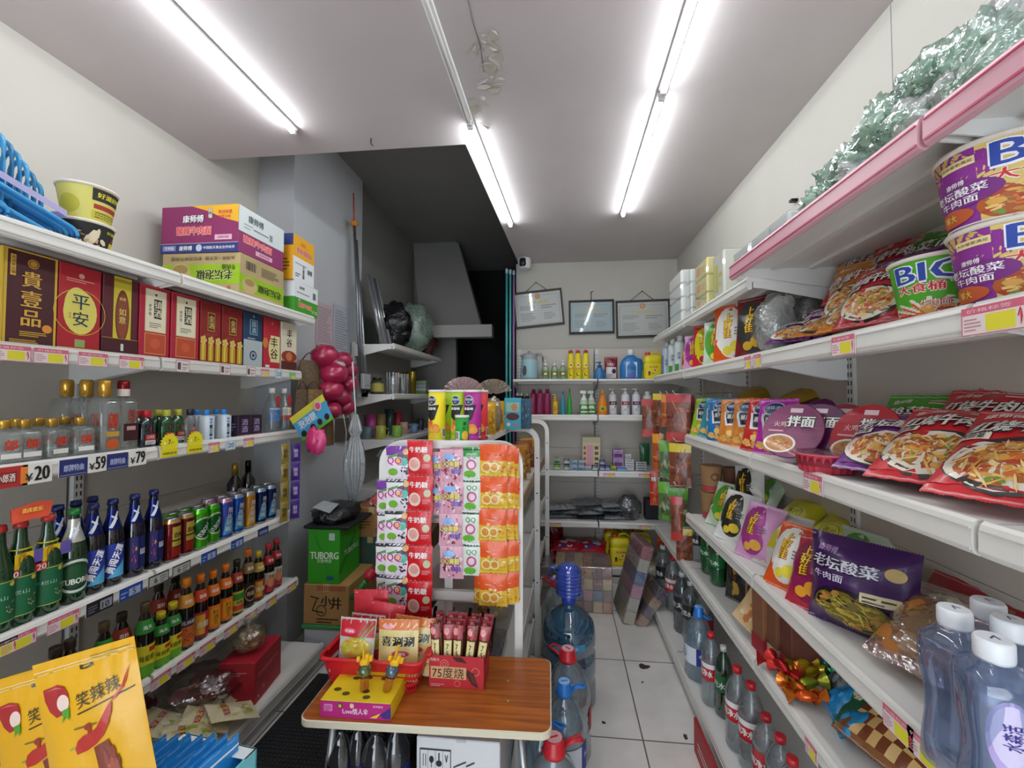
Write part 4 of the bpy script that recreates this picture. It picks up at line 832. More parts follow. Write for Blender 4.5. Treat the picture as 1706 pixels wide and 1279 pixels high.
# ---------------- water bottles
def ribs(r, z0, z1, n, a=.0025):
    return [(r-(a if i % 2 else 0), z0+(z1-z0)*i/(2*n)) for i in range(2*n+1)]
@proto
def water_big(cap='red', tint='cfdfe6', r=.105, H=.36):
    """12 litre disposable bottle with ribs, screw cap and carry handle"""
    pr = [(r*.86, 0), (r, .015)]+ribs(r, .03, H*.55, 5, .004)+[(r, H*.6), (r*.93, H*.72), (r*.6, H*.92), (r*.3, H), (r*.27, H+.02)]
    b = M().lathe(pr, 28, tint, 'petblue'); b.lathe([(r*.93, .012), (r*.95, .03), (r*.95, H*.6), (r*.86, H*.72), (r*.6, H*.86)], 20, 'b4d2e2' if tint != 'd8e0e2' else 'dce8ec', 'water', caps=True)
    cc = {'red': 'c8222e', 'blue': '2a7ad0', 'pale': '3a6ad0'}[cap]
    c = M().lathe([(r*.36, H+.0), (r*.4, H+.012), (r*.34, H+.02), (r*.3, H+.05), (r*.27, H+.055), (r*.27, H+.052), (r*.12, H+.052)], 24, cc, 'plastic')
    for i in range(20): a = 2*PI*i/20; c.box(r*.34*math.cos(a)-.002, r*.34*math.cos(a)+.002, r*.34*math.sin(a)-.002, r*.34*math.sin(a)+.002, H+.0, H+.016, 'e88a8a' if cap == 'red' else '6aa8e8', 'plastic')
    top = M().lathe([(r*.26, H+.052), (r*.26, H+.0545)], 24, 'e8b8bc' if cap == 'red' else '9ac8f0', 'plastic').box(-.014, .014, -.003, .003, H+.054, H+.056, cc, 'plastic')
    hd = M().tube([(r*.34, 0, H+.012), (r*.62, -.012, H+.03), (r*.98, -.014, H+.024), (r*1.02, .012, H+.02), (r*.62, .014, H+.02), (r*.34, .01, H+.008)], .0055, 8, cc, 'plastic')
    lb = M(); artcyl(lb, (lambda q: q.rect(0, 0, 1, 1, 'c4252e', 1).txt('纯净水', .5, .6, .3, 'f4f0f0', w=.6).rect(0, 0, 1, .16, 'e8e8ea', 2)) if cap == 'red' else (lambda q: q.rect(0, 0, 1, 1, 'dfe6ee', 1).circ(.3, .5, .3, '2a3a5a', 2).circ(.3, .5, .26, 'dfe6ee', 3).txt('6L', .3, .5, .3, '2a3a5a', b=.04, l=6).rect(.72, 0, .95, 1, '2a3a9a', 2).txt('水', .83, .6, .2, 'fff')), r+.001, H*.28, H*.56, 2.6, a0=0)
    return [('bottle_body', b), ('bottle_cap', c, [('cap_top', top)]), ('carry_handle', hd), ('label_wrap', lb)]
@proto
def water_jug():
    r = .135; pr = [(r*.9, 0), (r, .02), (r, .1), (r*.955, .115), (r*.955, .135), (r, .15), (r, .24), (r*.955, .255), (r*.955, .275), (r, .29), (r, .34), (r*.93, .385), (r*.68, .43), (r*.34, .46), (.028, .472), (.027, .50)]
    b = M().lathe(pr, 36, '3a7ea6', 'jugblue'); b.lathe([(r*.9, .02), (r*.93, .1), (r*.93, .3), (r*.86, .36), (.001, .361)], 24, '5e9cbc', 'water')
    c = M().lathe([(.033, .478), (.036, .485), (.036, .515), (.03, .52)], 24, '2448b8', 'plastic')
    rb = [(.036, .515)]
    for i in range(7): rb += [(.058, .523+i*.018), (.068, .527+i*.018), (.068, .535+i*.018), (.058, .539+i*.018)]
    p = M().lathe(rb+[(.062, .655), (.04, .672), (.012, .678)], 28, '2f55cc', 'pumpblue'); hd = M().tube([(-.06, 0, .65), (-.09, 0, .655), (-.105, 0, .63), (-.1, 0, .6), (-.062, 0, .585)], .0065, 8, '3460d8', 'pumpblue')
    lb = M(); artcyl(lb, lambda q: q.rect(0, 0, 1, 1, '4aa0d0', 1).txt('饮用水', .5, .5, .5, 'dfeaf4', w=.6), r+.001, .3, .335, 1.2)
    return [('jug_body', b), ('neck_cap', c), ('ribbed_pump_cap', p, [('handle', hd)]), ('front_label', lb)]
@proto
def pet_bottle(s, H=.3, r=.045):
    cap, tint, lab, top = {'red': ('c0202c', 'dfe6ea', 'c4242e', 1), 'blue': ('2a78d0', 'bcd8ea', '4a8ad0', 0), 'green': ('d8e0dc', '1f5a3a', '1f6a3a', 0), 'greenbig': ('1c7a34', '1f8a44', '1a6a34', 0), 'dark': ('c8d0d4', '6a7a84', '20242a', 0), 'mono': ('d8dce0', 'c8d4d8', '2a2c30', 0), 'cola': ('26282c', '3a3e46', '26348a', 0), 'redplain': ('b01e2a', 'e4eaec', 'b8323c', 0)}[s]
    pr = [(r*.8, 0), (r, .012)]+ribs(r, .02, H*.35, 3, .002)+[(r, H*.36), (r*.97, H*.38), (r*.97, H*.62), (r, H*.64), (r*.97, H*.72), (r*.6, H*.86), (r*.33, H*.92), (r*.3, H*.96)]
    b = M().lathe(pr, 22, tint, 'pet' if s not in ('green', 'greenbig', 'cola', 'dark') else 'tint'); b.lathe([(r*.93, .012), (r*.94, H*.7), (r*.6, H*.83)], 16, tint if s in ('green', 'greenbig', 'cola') else 'd4e6ee', 'water' if s not in ('cola',) else 'bottleglass')
    lb = M().lathe([(r*.985, H*.38), (r*.985, H*.62)], 22, lab, 'film', caps=False)
    word = {'red': '纯净水', 'blue': '矿泉水', 'green': '汽水', 'greenbig': '汽水', 'dark': '农夫', 'mono': '天然水', 'cola': '可乐', 'redplain': '纯净水'}[s]
    artcyl(lb, lambda q: (q.rect(0, .72, 1, 1, 'ececec', 1) if top else None, q.txt(word, .5, .42, .4, 'f4f4f0', w=.7, b=.04), q.circ(.5, .5, .42, '3a5ac8', 1) if s == 'cola' else None), r*.985, H*.38, H*.62, 2.2)
    c = M().lathe([(r*.36, H*.95), (r*.36, H*1.02), (r*.3, H*1.025)], 18, cap, 'plastic')
    return [('bottle_body', b), ('label_wrap', lb), ('bottle_cap', c)]
@proto
def tall_water(lab=False):
    """square-shouldered blue clear bottle with a white cap"""
    r, H = .045, .255
    pr = [(r*.9, 0), (r, .008), (r*.95, .05), (r*.86, .085), (r*.86, .12), (r*.98, .16), (r, .2), (r*.97, .218), (r*.6, .232), (.024, .236), (.022, .24)]
    b = M().lathe(pr, 32, 'a8bfe8', 'pet', sq=.35); b.lathe([(r*.84, .006), (r*.93, .012), (r*.88, .05), (r*.8, .085), (r*.8, .12), (r*.91, .16), (r*.93, .2), (r*.85, .212)], 28, 'b4c8ea', 'water', sq=.35)
    c = M().lathe([(.0235, .238), (.025, .243), (.025, .266), (.0225, .27)], 24, 'eceff4', 'plastic')
    lg = M(); cv = CV(1); cv.line(.3, .3, .6, .7, .07, '3a3c6a').line(.6, .7, .7, .3, .07, '3a3c6a'); lg.art(cv, lambda u, v, o: ((u-.5)*.03, (v-.5)*.03, .27+o), 'card')
    out = [('bottle_body', b), ('bottle_cap', c, [('cap_mark', lg)])]
    if lab: 
        lb = M(); artcyl(lb, lambda q: (q.ell(.5, .5, .42, .5, 'b8a8e0', 1), q.ell(.5, .55, .34, .4, 'd8cff0', 2), q.txt('水森活', .5, .55, .2, '3a2a8a', w=.5, rot=PI/2, b=.03)), r*.99, .09, .2, 1.6); out.append(('front_label', lb))
    return out
# ---------------- cartons with plain looks, price cards
def box_raw(w, d, h, c, k='kraft', marks=0, tape=True):
    g = M().box(-w/2, w/2, -d/2, d/2, 0, h, c, k, ch=.003)
    if tape: g.box(-.02, .02, -d/2-.0006, d/2+.0006, h-.04, h+.0006, 'c8b080', 'film')
    if marks: 
        for f in 'fr': cv = CV((w if f == 'f' else d)/h); cv.lines(.1, .3, .5, .7, 4, '6a5030').lines(.6, .15, .9, .35, 2, '6a5030'); g.art(cv, boxmap(f, w, d, h), k)
    return g
box_plain = proto(box_raw)
@proto
def price_card(s, w=.07, h=.045):
    cv = CV(w/h)
    if s == 'pink': cv.rect(0, 0, 1, 1, 'd86a80', 0).rect(.02, .03, .98, .72, 'ecdcdc', 1).rect(.4, .08, .84, .66, 'e6dc38', 2).lines(.05, .15, .35, .65, 4, 'c8909a').txt('↑', .91, .4, .6, 'd03048', b=.02, l=3, w=.07).txt('价格标签', .45, .85, .14, 'f4d8dc', w=.7, b=0)
    elif s == 'photo': cv.rect(0, 0, 1, 1, 'a84a50', 0).rect(.03, .04, .97, .96, 'e6e2e0', 1).rect(.1, .2, .35, .8, '6a4a48', 2).lines(.45, .2, .9, .5, 2, '8a8480').rect(.45, .6, .9, .7, 'c86a70', 2)
    elif s.startswith('¥'): cv.rect(0, 0, 1, 1, 'ebe8e2', 0).txt(s[0], .2, .35, .38, '222', b=.04).txt(s[1:], .64, .5, .72, '1c1c1e', w=.5, b=.07)
    elif s == 'navy': cv.rect(0, 0, 1, 1, '26306c', 0).rect(.04, .08, .96, .1, 'c8cce0', 1).txt('郎牌特曲', .5, .48, .4, 'b8c4e8', w=.7)
    elif s == 'red': cv.rect(0, 0, 1, 1, 'b8302c', 0).rect(.1, .2, .7, .75, '8c2a28', 1).txt('小郎酒', .4, .47, .4, 'f0e4dc', w=.5).rect(.8, .1, 1, .9, 'e88a30', 1)
    elif s == 'black': cv.rect(0, 0, 1, 1, '1f2026', 0).rect(.5, .15, .95, .8, '9aa0a8', 1).txt('10', .7, .45, .45, '2a2a30').lines(.06, .2, .42, .8, 3, '6a6c74')
    elif s == 'blue': cv.rect(0, 0, 1, 1, '284a9c', 0).rect(.4, .15, .9, .75, 'a8b8d4', 1).txt('5', .62, .45, .45, '28305c').lines(.06, .2, .35, .8, 2, '8aa4d8')
    elif s == 'grey': cv.rect(0, 0, 1, 1, '3a4450', 0).rect(.05, .1, .95, .85, 'b8b8b0', 1).txt('6', .35, .5, .5, '333').lines(.55, .2, .9, .8, 3, '6a6a6a')
    elif s == 'sky': cv.rect(0, 0, 1, 1, 'b8d4e0', 0).rect(.3, .1, .7, .9, 'e8eef0', 1).txt('20', .5, .5, .5, '2a4a8a')
    elif s == 'yg': cv.rect(0, 0, 1, 1, '8cc48c', 0).rect(.3, .0, .9, .5, 'e0d858', 1)
    g = M().box(-w/2, w/2, -.0006, .0006, 0, h, 'eeeae6', 'card'); g.art(cv, lambda u, v, o: ((u-.5)*w, -.0008-o, v*h), 'card'); return g
@proto
def star_card():
    g = M(); n = 18; pts = []
    for i in range(2*n): a = PI*i/n; q = .032 if i % 2 else .04; pts.append((q*1.05*math.cos(a), q*math.sin(a)+.045))
    g.P([(x, -.0008, z) for x, z in pts], 'f0e224', 'card').P([(x, .0008, z) for x, z in pts][::-1], 'f0e224', 'card'); g.box(-.036, .036, -.0009, .0009, -.01, .022, 'e8d820', 'card')
    cv = CV(1); cv.txt('7.-', .55, .65, .22, '333', b=.02).txt('卖纯粮 做公益', .5, .12, .1, '3a3418', w=.8, b=.03).circ(.22, .6, .07, 'f8f4c8', 2); g.art(cv, lambda u, v, o: ((u-.5)*.076, -.0012-o, -.006+v*.085), 'card'); return g
# ---------------- hangers, crumpled film
def hanger_loops(y0, lo_n, up_n, zt, hmax):
    """a strapped bundle: rounded hanger frames fanned at the shelf front, their loops standing up behind"""
    lo = M()
    for i in range(lo_n):
        x = -1.585-.017*i; A, B = Vector((x, y0, zt+.10)), Vector((x+.004*i, y0+.215-.006*i, zt+.036)); d = (B-A).normalized(); n = Vector((0, -d.z, d.y)); r = .028
        pts = [B+d*r*math.sin(t)*1.0+n*r*math.cos(t) for t in [PI*k/8 for k in range(9)]]+[A-d*r*math.sin(t)-n*r*math.cos(t) for t in [PI*k/8 for k in range(9)]]
        lo.tube([tuple(p) for p in pts], .0055, 7, ('3f9fdc', '2f86c8', '55b2e4')[i % 3], 'plastic', closed=True)
    up = M()
    for i in range(up_n):
        y = y0+.045+.027*i; x = -1.64-.012*i; h = hmax*(1-.35*(i/up_n)**1.5); w = .032
        pts = [(x+w, y, zt+.05), (x+w*1.05, y+.002, zt+h*.7)]+[(x+w*math.cos(t), y+.003, zt+h-w*1.4+w*1.4*math.sin(t)) for t in [PI*k/8 for k in range(9)]]+[(x-w*1.05, y+.002, zt+h*.7), (x-w, y, zt+.05)]
        up.tube(pts, .0065, 7, ('2f90c8', '4aa8dc', '2478a8')[i % 3], 'plastic')
    st = M(); a, b = (-1.59, y0+.03, zt+.16), (-1.66-.01*up_n, y0+.075+.021*up_n, zt+.115)
    st.P([(a[0], a[1], a[2]-.02), (-1.60, b[1], b[2]-.02), (-1.60, b[1], b[2]), (a[0], a[1], a[2])], 'a8a0d0', 'film').P([(-1.60, b[1], b[2]-.02), (b[0], b[1], b[2]-.02), (b[0], b[1], b[2]), (-1.60, b[1], b[2])], 'a8a0d0', 'film')
    return [('hanger_frames', lo), ('hanger_hooks', up), ('tie_strap', st)]
@proto
def film_heap(seed, rx, ry, rz, c='a8d8c0', k='clearbag', jit=.5):
    g = M(); r = random.Random(seed)
    for i in range(9):
        g.blob((r.uniform(-.6, .6)*rx, r.uniform(-.4, .4)*ry, rz*(.4+r.uniform(-.05, .5))), rx*r.uniform(.3, .5), ry*r.uniform(.4, .55), rz*r.uniform(.3, .45), c if i % 3 else 'eef6f2', k, 20, 14, jit, seed*9+i, 7)
    return g
@proto
def tissue_pack(w, d, h, c, c2, rows=4):
    g = M()
    for i in range(rows):
        z = h*i/rows; g.box(-w/2, w/2, -d/2, d/2, z+.001, z+h/rows-.001, c, 'film', ch=.008)
        if c2: cv = CV(w/(h/rows)); cv.rect(.08, .2, .45, .8, c2, 1).lines(.55, .3, .9, .7, 2, c2, 1); g.art(cv, lambda u, v, o, z=z: ((u-.5)*w*.88, -d/2-o-.0004, z+.008+v*(h/rows-.016)), 'film')
    return [('tissue_packs', g), ('outer_film', M().box(-w/2-.002, w/2+.002, -d/2-.003, d/2+.002, 0, h+.004, 'f6f8f8', 'glass', ch=.01))]
# ---------------- hanging strips
@proto
def strip(s, n, w, h):
    out = []; z = 0
    for i in range(n):
        def art(c, i=i):
            if s == 'berry':
                c.rect(0, 0, 1, .94, 'ece6ee' , 0) if i else c.rect(0, .7, 1, 1, '7a3aa0', 0).rect(0, 0, 1, .7, 'ece6ee', 0)
                c.rect(0, .86, 1, .96, '2a2a2a' if i else '7a3aa0', 1).txt('QQ', .36, .52, .26, 'c83a98', b=.07, out='f4f0f4').circ(.75, .5, .13, '4ab0a0', 3).circ(.55, .5, .11, 'e8c040', 3).ell(.3, .18, .2, .12, '7ab83a', 3).food(.75, .22, .2, .16, ['3a1a3a', '5a2a5a', '2a1020'], 10, i, None, 3, .3).circ(.82, .82, .1, 'e0a860', 3).poly([(.05, .66), (.5, .78), (.5, .7), (.1, .6)], '58a848', 3).poly([(.4, .7), (.98, .84), (.98, .4), (.6, .6)], '4a2840', .8)
            elif s == 'milk':
                c.rect(0, 0, 1, .97, 'd4141e', 0).txt('牛奶糖', .45, .74, .17, 'f8f4f0', w=.72, b=.07).vtxt('原味', .8, .9, .06, 'f0c8c8').circ(.8, .5, .11, 'c8c8a0', 2).lines(.6, .2, .95, .34, 3, 'f0a0a8').ell(.3, .32, .24, .2, 'f0d8c8', 2).ell(.3, .34, .17, .13, 'e8a8a0', 3).lines(.15, .02, .9, .08, 1, '8a1018')
            elif s == 'pink':
                c.rect(0, 0, 1, 1, 'e0a8bc', 0).food(.5, .5, .5, .5, ['b83a60', 'f0c8d8', '7a2040', 'f4e8ec', 'c85a80'], 50, i).txt('QQ爽糖', .45, .55, .2, 'f0e040', w=.8, b=.07, out='5a2a8a', l=8).ell(.4, .78, .25, .1, '8ab8e8', 6).txt('软糖', .7, .32, .16, '6a5ab8', b=.06, l=8)
            elif s == 'green':
                c.rect(0, 0, 1, .7, 'dfe8dc', 0).rect(0, .7, 1, 1, '2f9a3c' if not i else 'dfe8dc', 0).txt('QQ', .5, .72, .18, '3a8a4a', b=.05, out='f4f4f4').circ(.5, .45, .17, 'c04a80', 3).circ(.5, .45, .11, 'ecd0dc', 4).ell(.4, .15, .35, .12, '6ab83a', 3).rect(0, .9, 1, .96, '2a4a2a', 2)
            elif s == 'orange':
                c.rect(0, .5, 1, 1, 'e8581c', 0).rect(0, 0, 1, .5, 'e8b830', 0).food(.5, .32, .5, .28, ['f0d070', 'e0a040', 'c87828', 'f8e8a0', 'e8c050'], 45, i).food(.5, .7, .4, .1, ['f07838', 'f4a070', 'd84a18'], 8, i, None, 3, .3).circ(.25, .3, .17, 'f0e0a0', 6).circ(.25, .3, .12, 'e0983a', 7).circ(.55, .3, .16, 'f0e0a0', 6).circ(.55, .3, .11, 'e0983a', 7).rect(0, .04, 1, .1, 'f0d848', 6)
            elif s == 'sausage':
                c.rect(0, 0, 1, .2, 'c03a34', 1).rect(0, .82, 1, 1, 'b83a40', 1).food(.5, .5, .45, .32, ['7a2a1c', '9a4428', '5a1a14', 'b8684a'], 26, i, None, 2, .4, True)
            elif s == 'jerky':
                c.rect(0, .8, 1, 1, 'd8c030', 1).food(.5, .42, .42, .38, ['8a4a28', 'b0603a', '5a2c1a'], 24, i, None, 2, .5, True)
            elif s == 'herb':
                c.rect(0, .7, 1, 1, '6ab83a', 1).food(.5, .4, .45, .3, ['2f5a2a', '8a4a3a', 'a8b890'], 26, i, None, 2, .3).rect(.2, .0, .8, .12, '6ab83a', 2)
            elif s == 'spicy':
                c.rect(0, 0, 1, 1, 'c8321e', 0).txt('辣条', .5, .78, .14, 'f4f0ea', b=.06, out='1a1a1a').food(.5, .35, .4, .3, ['e05a20', 'f08a30', '9a2414'], 22, i, None, 2, .4, True)
            elif s == 'bone':
                c.rect(0, .75, 1, 1, 'e89a28', 1).food(.5, .35, .4, .34, ['d8602a', 'e8a040', '8a2a14'], 16, i, None, 2, .4, True)
        base = {'berry': 'd8d0dc', 'milk': 'cc1a22', 'pink': 'd890a8', 'green': 'd4e0d4', 'orange': 'e07a28', 'sausage': '7a4636', 'jerky': '7a4028', 'herb': '5c7a48', 'spicy': 'b83020', 'bone': 'b8541f'}[s]
        m = softbag(w, h*.99, .016 if s in ('berry', 'milk', 'pink', 'green') else .022, base, art, 'film', seed=i, nu=8, nv=9)
        m.v = [(x+.003*math.sin(i*2.3), y, zz-(i+1)*h) for x, y, zz in m.v]; out.append(('candy_packet' if s in ('berry', 'milk', 'pink', 'green', 'orange') else 'snack_packet', m))
    return out
# ---------------- misc
@proto
def pouch_yellow(seed=0):
    """tall yellow stand-up pouch with hang hole and a chilli"""
    def art(c):
        c.rect(0, .93, 1, .935, 'b89a10', 1).lines(.55, .945, .98, .97, 2, 'a88a10', 1).ell(.52, .915, .07, .012, '4a3c10', 2).circ(.46, .918, .012, '4a3c10', 2).circ(.58, .918, .012, '4a3c10', 2)
        c.txt('笑辣辣', .62, .765, .085, '2a2410', w=.4, b=.0, rot=.16).line(.42, .68, .95, .73, .008, '2a2410').poly([(.72, .69), (.85, .74), (.93, .86), (.88, .77), (.78, .7)], 'b8281c', 5)
        c.poly([(.08, .85), (.09, .79), (.13, .73), (.2, .69), (.27, .7), (.33, .75), (.34, .8), (.3, .845), (.22, .86)], 'a8262a', 2).poly([(.1, .84), (.22, .85), (.3, .835), (.22, .842)], 'd86a6a', 3).ell(.28, .76, .065, .045, 'ead0c4', 3).poly([(.26, .72), (.34, .73), (.33, .66), (.3, .69), (.25, .655), (.27, .69)], '4a9a2a', 4)
        ch = [(.36, .47), (.35, .5), (.38, .54), (.44, .56), (.52, .565), (.6, .59), (.66, .63), (.72, .69), (.74, .685), (.73, .64), (.69, .58), (.63, .53), (.55, .495), (.46, .475)]
        c.poly(ch[:8]+ch[8:], 'b4241a', 5).ell(.5, .6, .035, .018, '9a2418', 5).rect(.49, .56, .52, .6, '9a2418', 5).poly([(.3, .5), (.36, .505), (.36, .515), (.3, .51)], '8a9a2a', 4).lines(.36, .6, .7, .62, 1, '7a6a20', 2)
        c.poly([(.52, .48), (.66, .5), (.74, .3), (.78, .02), (.56, .02), (.55, .25)], '7e3420', 4).food(.65, .24, .1, .22, ['8a3a24', 'a0503a', '6a2414', 'b0603c'], 40, seed, None, 4.3, .3).line(.55, .27, .72, .31, .006, 'd8906a', 7)
    return softbag(.19, .29, .035, 'e2aa0c', art, 'film', seed, zig=False, seal=.09, waist=.02)
@proto
def snack_flat(s, w=.12, h=.17, seed=0):
    def art(c):
        if s == 'scallion': c.rect(.02, .7, .98, .98, 'c42030', 1).food(.5, .52, .44, .18, ['d8c040', 'e8d878', 'a8b840', 'e08a4a'], 40, 2, 'c8b848', 2, .22).rect(.02, .02, .98, .34, 'c42838', 1).txt('一根葱', .5, .18, .14, 'f4f0f0', w=.7, b=.05).line(.5, .6, .92, .96, .02, '4a9a3a').line(.6, .6, .98, .9, .02, '6ab050').line(.45, .62, .8, .97, .015, '3a8a2a').ell(.3, .8, .18, .05, 'e85a78', 4).txt('好滋味', .3, .8, .05, 'fff', l=6).poly([(0, .34), (1, .42), (1, .34)], 'c42838', 3)
        elif s == 'spicystick': c.rect(0, 0, 1, 1, 'e8d490', 0).rect(0, .84, 1, 1, 'e07a40', 1).ell(.25, .9, .16, .05, 'f0b0b8', 3).txt('喜涮涮', .5, .66, .16, '16140f', w=.82, b=.07, out='f4e8b0').ell(.58, .46, .22, .05, 'd84a58', 3).txt('麻辣味', .58, .46, .06, 'fff', l=6).food(.5, .14, .48, .16, ['e0a030', 'f0c050', 'c88420'], 40, 3, None, 2, .4, True).lines(.4, .33, .75, .39, 2, '6a6a5a')
        elif s == 'redplain': c.rect(0, 0, 1, 1, 'c42c3c', 0).lines(.2, .5, .8, .7, 3, 'e89098')
        elif s == 'card': c.rect(0, 0, 1, 1, 'c83848', 0)
    return softbag(w, h, .02, {'scallion': 'c8c8c0', 'spicystick': 'e8d490'}.get(s, 'c42c3c'), art, 'film', seed, nu=10, nv=12)
@proto
def wafer(i=0):
    def art(c): c.rect(.0, .75, 1, 1, 'a03038', 0).ell(.3, .88, .25, .07, 'e8a0a0', 2).rect(.1, .1, .85, .72, 'e0d090', 1).rect(.12, .115, .83, .705, 'e8dca0', 2); c.vtxt('75度', .46, .48, .1, '2a2014', b=.03, gap=1.25).ell(.6, .08, .4, .08, '3a1a10', 3)
    return softbag(.036, .135, .016, '5a2c1c', art, 'film', i, nu=6, nv=10)
@proto
def fluff_cake(s): return softbag(.16, .13, .09, {'gold': 'd89a28', 'brown': '7a3a1c'}[s], lambda c: c.food(.5, .5, .4, .4, ['e8b840', 'c87a28', 'f0e0a0', 'a84a20'], 26, 2), 'clearbag' if s == 'x' else 'film', 3)
@proto
def bread_bag():
    g = softbag(.2, .27, .075, 'd8c8a8', lambda c: c.rect(0, 0, 1, .1, 'b82830', 1).lines(.1, .02, .9, .07, 1, 'e8a0a0', 3).ell(.5, .5, .3, .2, 'e0b030', 3).food(.5, .5, .28, .17, ['e8b840', 'd0982c', 'c88828'], 20, 4).rect(0, .9, 1, 1, 'b82830', 1), 'clearbag', 2)
    br = M()
    for i, (x, z) in enumerate(((-.045, .07), (.05, .075), (-.04, .17), (.05, .18))): br.blob((x, 0, z), .048, .028, .05, 'c07a34', 'matte', 14, 10, .12, i)
    return [('wrapper', g), ('bread_rolls', br)]
clearmat('jugblue', gloss=.3, body=.4, bump=.1, tint=.85); clearmat('pumpblue', gloss=.2, body=.75, tint=.9)
# ================================================================== LEFT WALL
LF = PI/2       # facing the aisle from the left wall
def L(px, z, back=0.0, x=LX): return atx(px, x-.02-back, z+.001)
# --- top shelf
zt = ZL[0]+.002
for y_, n1, n2, h_, lab in [(.975, 9, 7, .29, 'strapped bundle of blue plastic hangers right beside the cup noodles'), (.80, 7, 6, .30, 'strapped bundle of blue plastic hangers cut by the photo left edge')]:
    thing('hanger_bundle', lab, 'hangers', hanger_loops(y_, n1, n2, zt, h_))
p = atx(140, -1.66, ZL[0]+.001)
thing('noodle_cup', 'black paper noodle cup on the top left shelf, under the yellow one', 'cup noodles', noodle_tub('black', .078, .112), p, .95)
thing('noodle_cup', 'yellow paper noodle cup stacked on the black one on the top left shelf', 'cup noodles', noodle_tub('yellow', .08, .122), p+Vector((0.003, 0.003, .1145)), .85)
z0 = ZL[0]+.001
c1 = Vector((-1.715, 1.99, z0))
thing('noodle_carton', 'brown and green noodle carton standing upside down on the top left shelf', 'carton', noodle_carton('green'), c1, (0, 0, .02), scale=(1.1, 1.25, 1.2))
thing('noodle_carton', 'purple noodle carton with a yellow corner, on top of the brown and green one', 'carton', noodle_carton('purple'), c1+Vector((-.008, -.0, .2)), (0, 0, .0), scale=(1.12, 1.25, 1.2))
c2 = Vector((-1.56, 2.36, z0))
thing('noodle_carton', 'white and green noodle carton at the far end of the top left shelf', 'carton', noodle_carton('greenwhite'), c2, (0, 0, .04), scale=(1.4, 1.3, 1.5))
thing('noodle_carton', 'yellow and white noodle carton stacked on the white and green one', 'carton', noodle_carton('yellow'), c2+Vector((-.0, -.03, .181)), (0, 0, .03), scale=(1.4, 1.25, 1.75))
# --- liquor gift boxes on the second shelf
lb = [('gui', 3, 95, 'maroon liquor box with large gold characters, leftmost on the second left shelf'), ('pingan', 96, 169, 'red liquor box with a pale yellow gourd shape, second from the left'), ('ruyi', 170, 231, 'dark maroon liquor box with a yellow stripe and a brown plaque'),
      ('jiu', 232, 284, 'crimson liquor box with a cream panel, beside the maroon box with the yellow stripe'), ('jiu', 285, 333, 'crimson liquor box with a cream panel, beside the red box with gold bottles'), ('jinp', 334, 369, 'dark red liquor box printed with gold bottles, the nearer one to the camera'),
      ('jinp', 370, 405, 'dark red liquor box printed with gold bottles, beside the navy box'), ('navy', 406, 438, 'navy and grey liquor box on the second left shelf'), ('fgr', 440, 467, 'bright red liquor box with a cream patch and two black characters'), ('fgc', 469, 495, 'cream liquor box with two black characters and a brown foot, last in the row')]
for s, a, b, lab in lb:
    A, B = atx(a, LX-.005, ZL[1]), atx(b, LX-.005, ZL[1]); w_ = (B-A).length-.004
    thing('liquor_box', lab, 'gift box', liquor_box(s, round(w_, 3), .285, .1), Vector((LX-.06, (A.y+B.y)/2, ZL[1]+.001)), LF, 'liquor gift boxes on the second left shelf')
# --- third shelf: clear spirit bottles
for i, (px, bk, big, red, lab) in enumerate([
    (4, 0, 0, 0, 'small square clear spirit bottle cut by the photo left edge'), (38, 0, 0, 0, 'small square clear spirit bottle with a gold cap, second in the front row'), (84, 0, 0, 0, 'small square clear spirit bottle with a gold cap, third in the front row'), (131, 0, 0, 0, 'small square spirit bottle in front of the tall gold capped bottles'),
    (26, .09, 0, 0, 'small square spirit bottle in the back row, at the left'), (62, .09, 0, 0, 'small square spirit bottle in the back row, third from the left edge'), (106, .09, 0, 0, 'small square spirit bottle in the back row, beside the big square bottles')]):
    thing('spirit_bottle', lab, 'bottle', lang_bottle(False, False), L(px, ZL[2], .02+bk), LF+.1*((i % 3)-1), 'small square spirit bottles with gold caps', scale=(1.08, 1.08, 1.35))
for px, bk, red, lab in [(172, .03, 0, 'big gold capped spirit bottle, front one of its row'), (141, .10, 0, 'big square clear spirit bottle with a tall gold cap, middle of its row'), (108, .17, 0, 'big square spirit bottle with a tall gold cap, at the back'), (203, .04, 1, 'big square spirit bottle with a dark red cap and maroon label')]:
    thing('spirit_bottle', lab, 'bottle', lang_bottle(True, bool(red)), L(px, ZL[2], bk), LF, 'big square spirit bottles', scale=(1, 1, 1.46))
for px, bk, s, lab in [(243, 0.02, 'red', 'flat dark spirit flask with a red cap, in front'), (228, .08, 'red', 'flat dark red capped flask, half hidden behind the other one'), (276, .03, 'green', 'flat green spirit flask in the middle of the three green ones'), (262, .08, 'green', 'flat green spirit flask at the back of the three green ones'), (295, .05, 'green', 'flat green spirit flask beside the clear flask'), (316, .03, 'clear', 'flat clear spirit flask with a black cap')]:
    thing('spirit_flask', lab, 'bottle', flask(s), L(px, ZL[2], bk), LF, 'flat spirit flasks on the third left shelf', scale=(1.05, 1.05, 1.22))
for px, bk, lab in [(327, .10, 'blue capped spirit bottle in a white wrap, at the back left'), (343, .03, 'blue capped spirit bottle in a white wrap, at the front left'), (359, .09, 'blue capped spirit bottle in a white wrap, behind the front ones'), (372, .03, 'blue capped spirit bottle in a white wrap, next to the purple boxes')]:
    thing('spirit_bottle', lab, 'bottle', wrapped_flask(), L(px, ZL[2], bk), LF, 'blue capped bottles in white wraps', scale=(1, 1, 1.15))
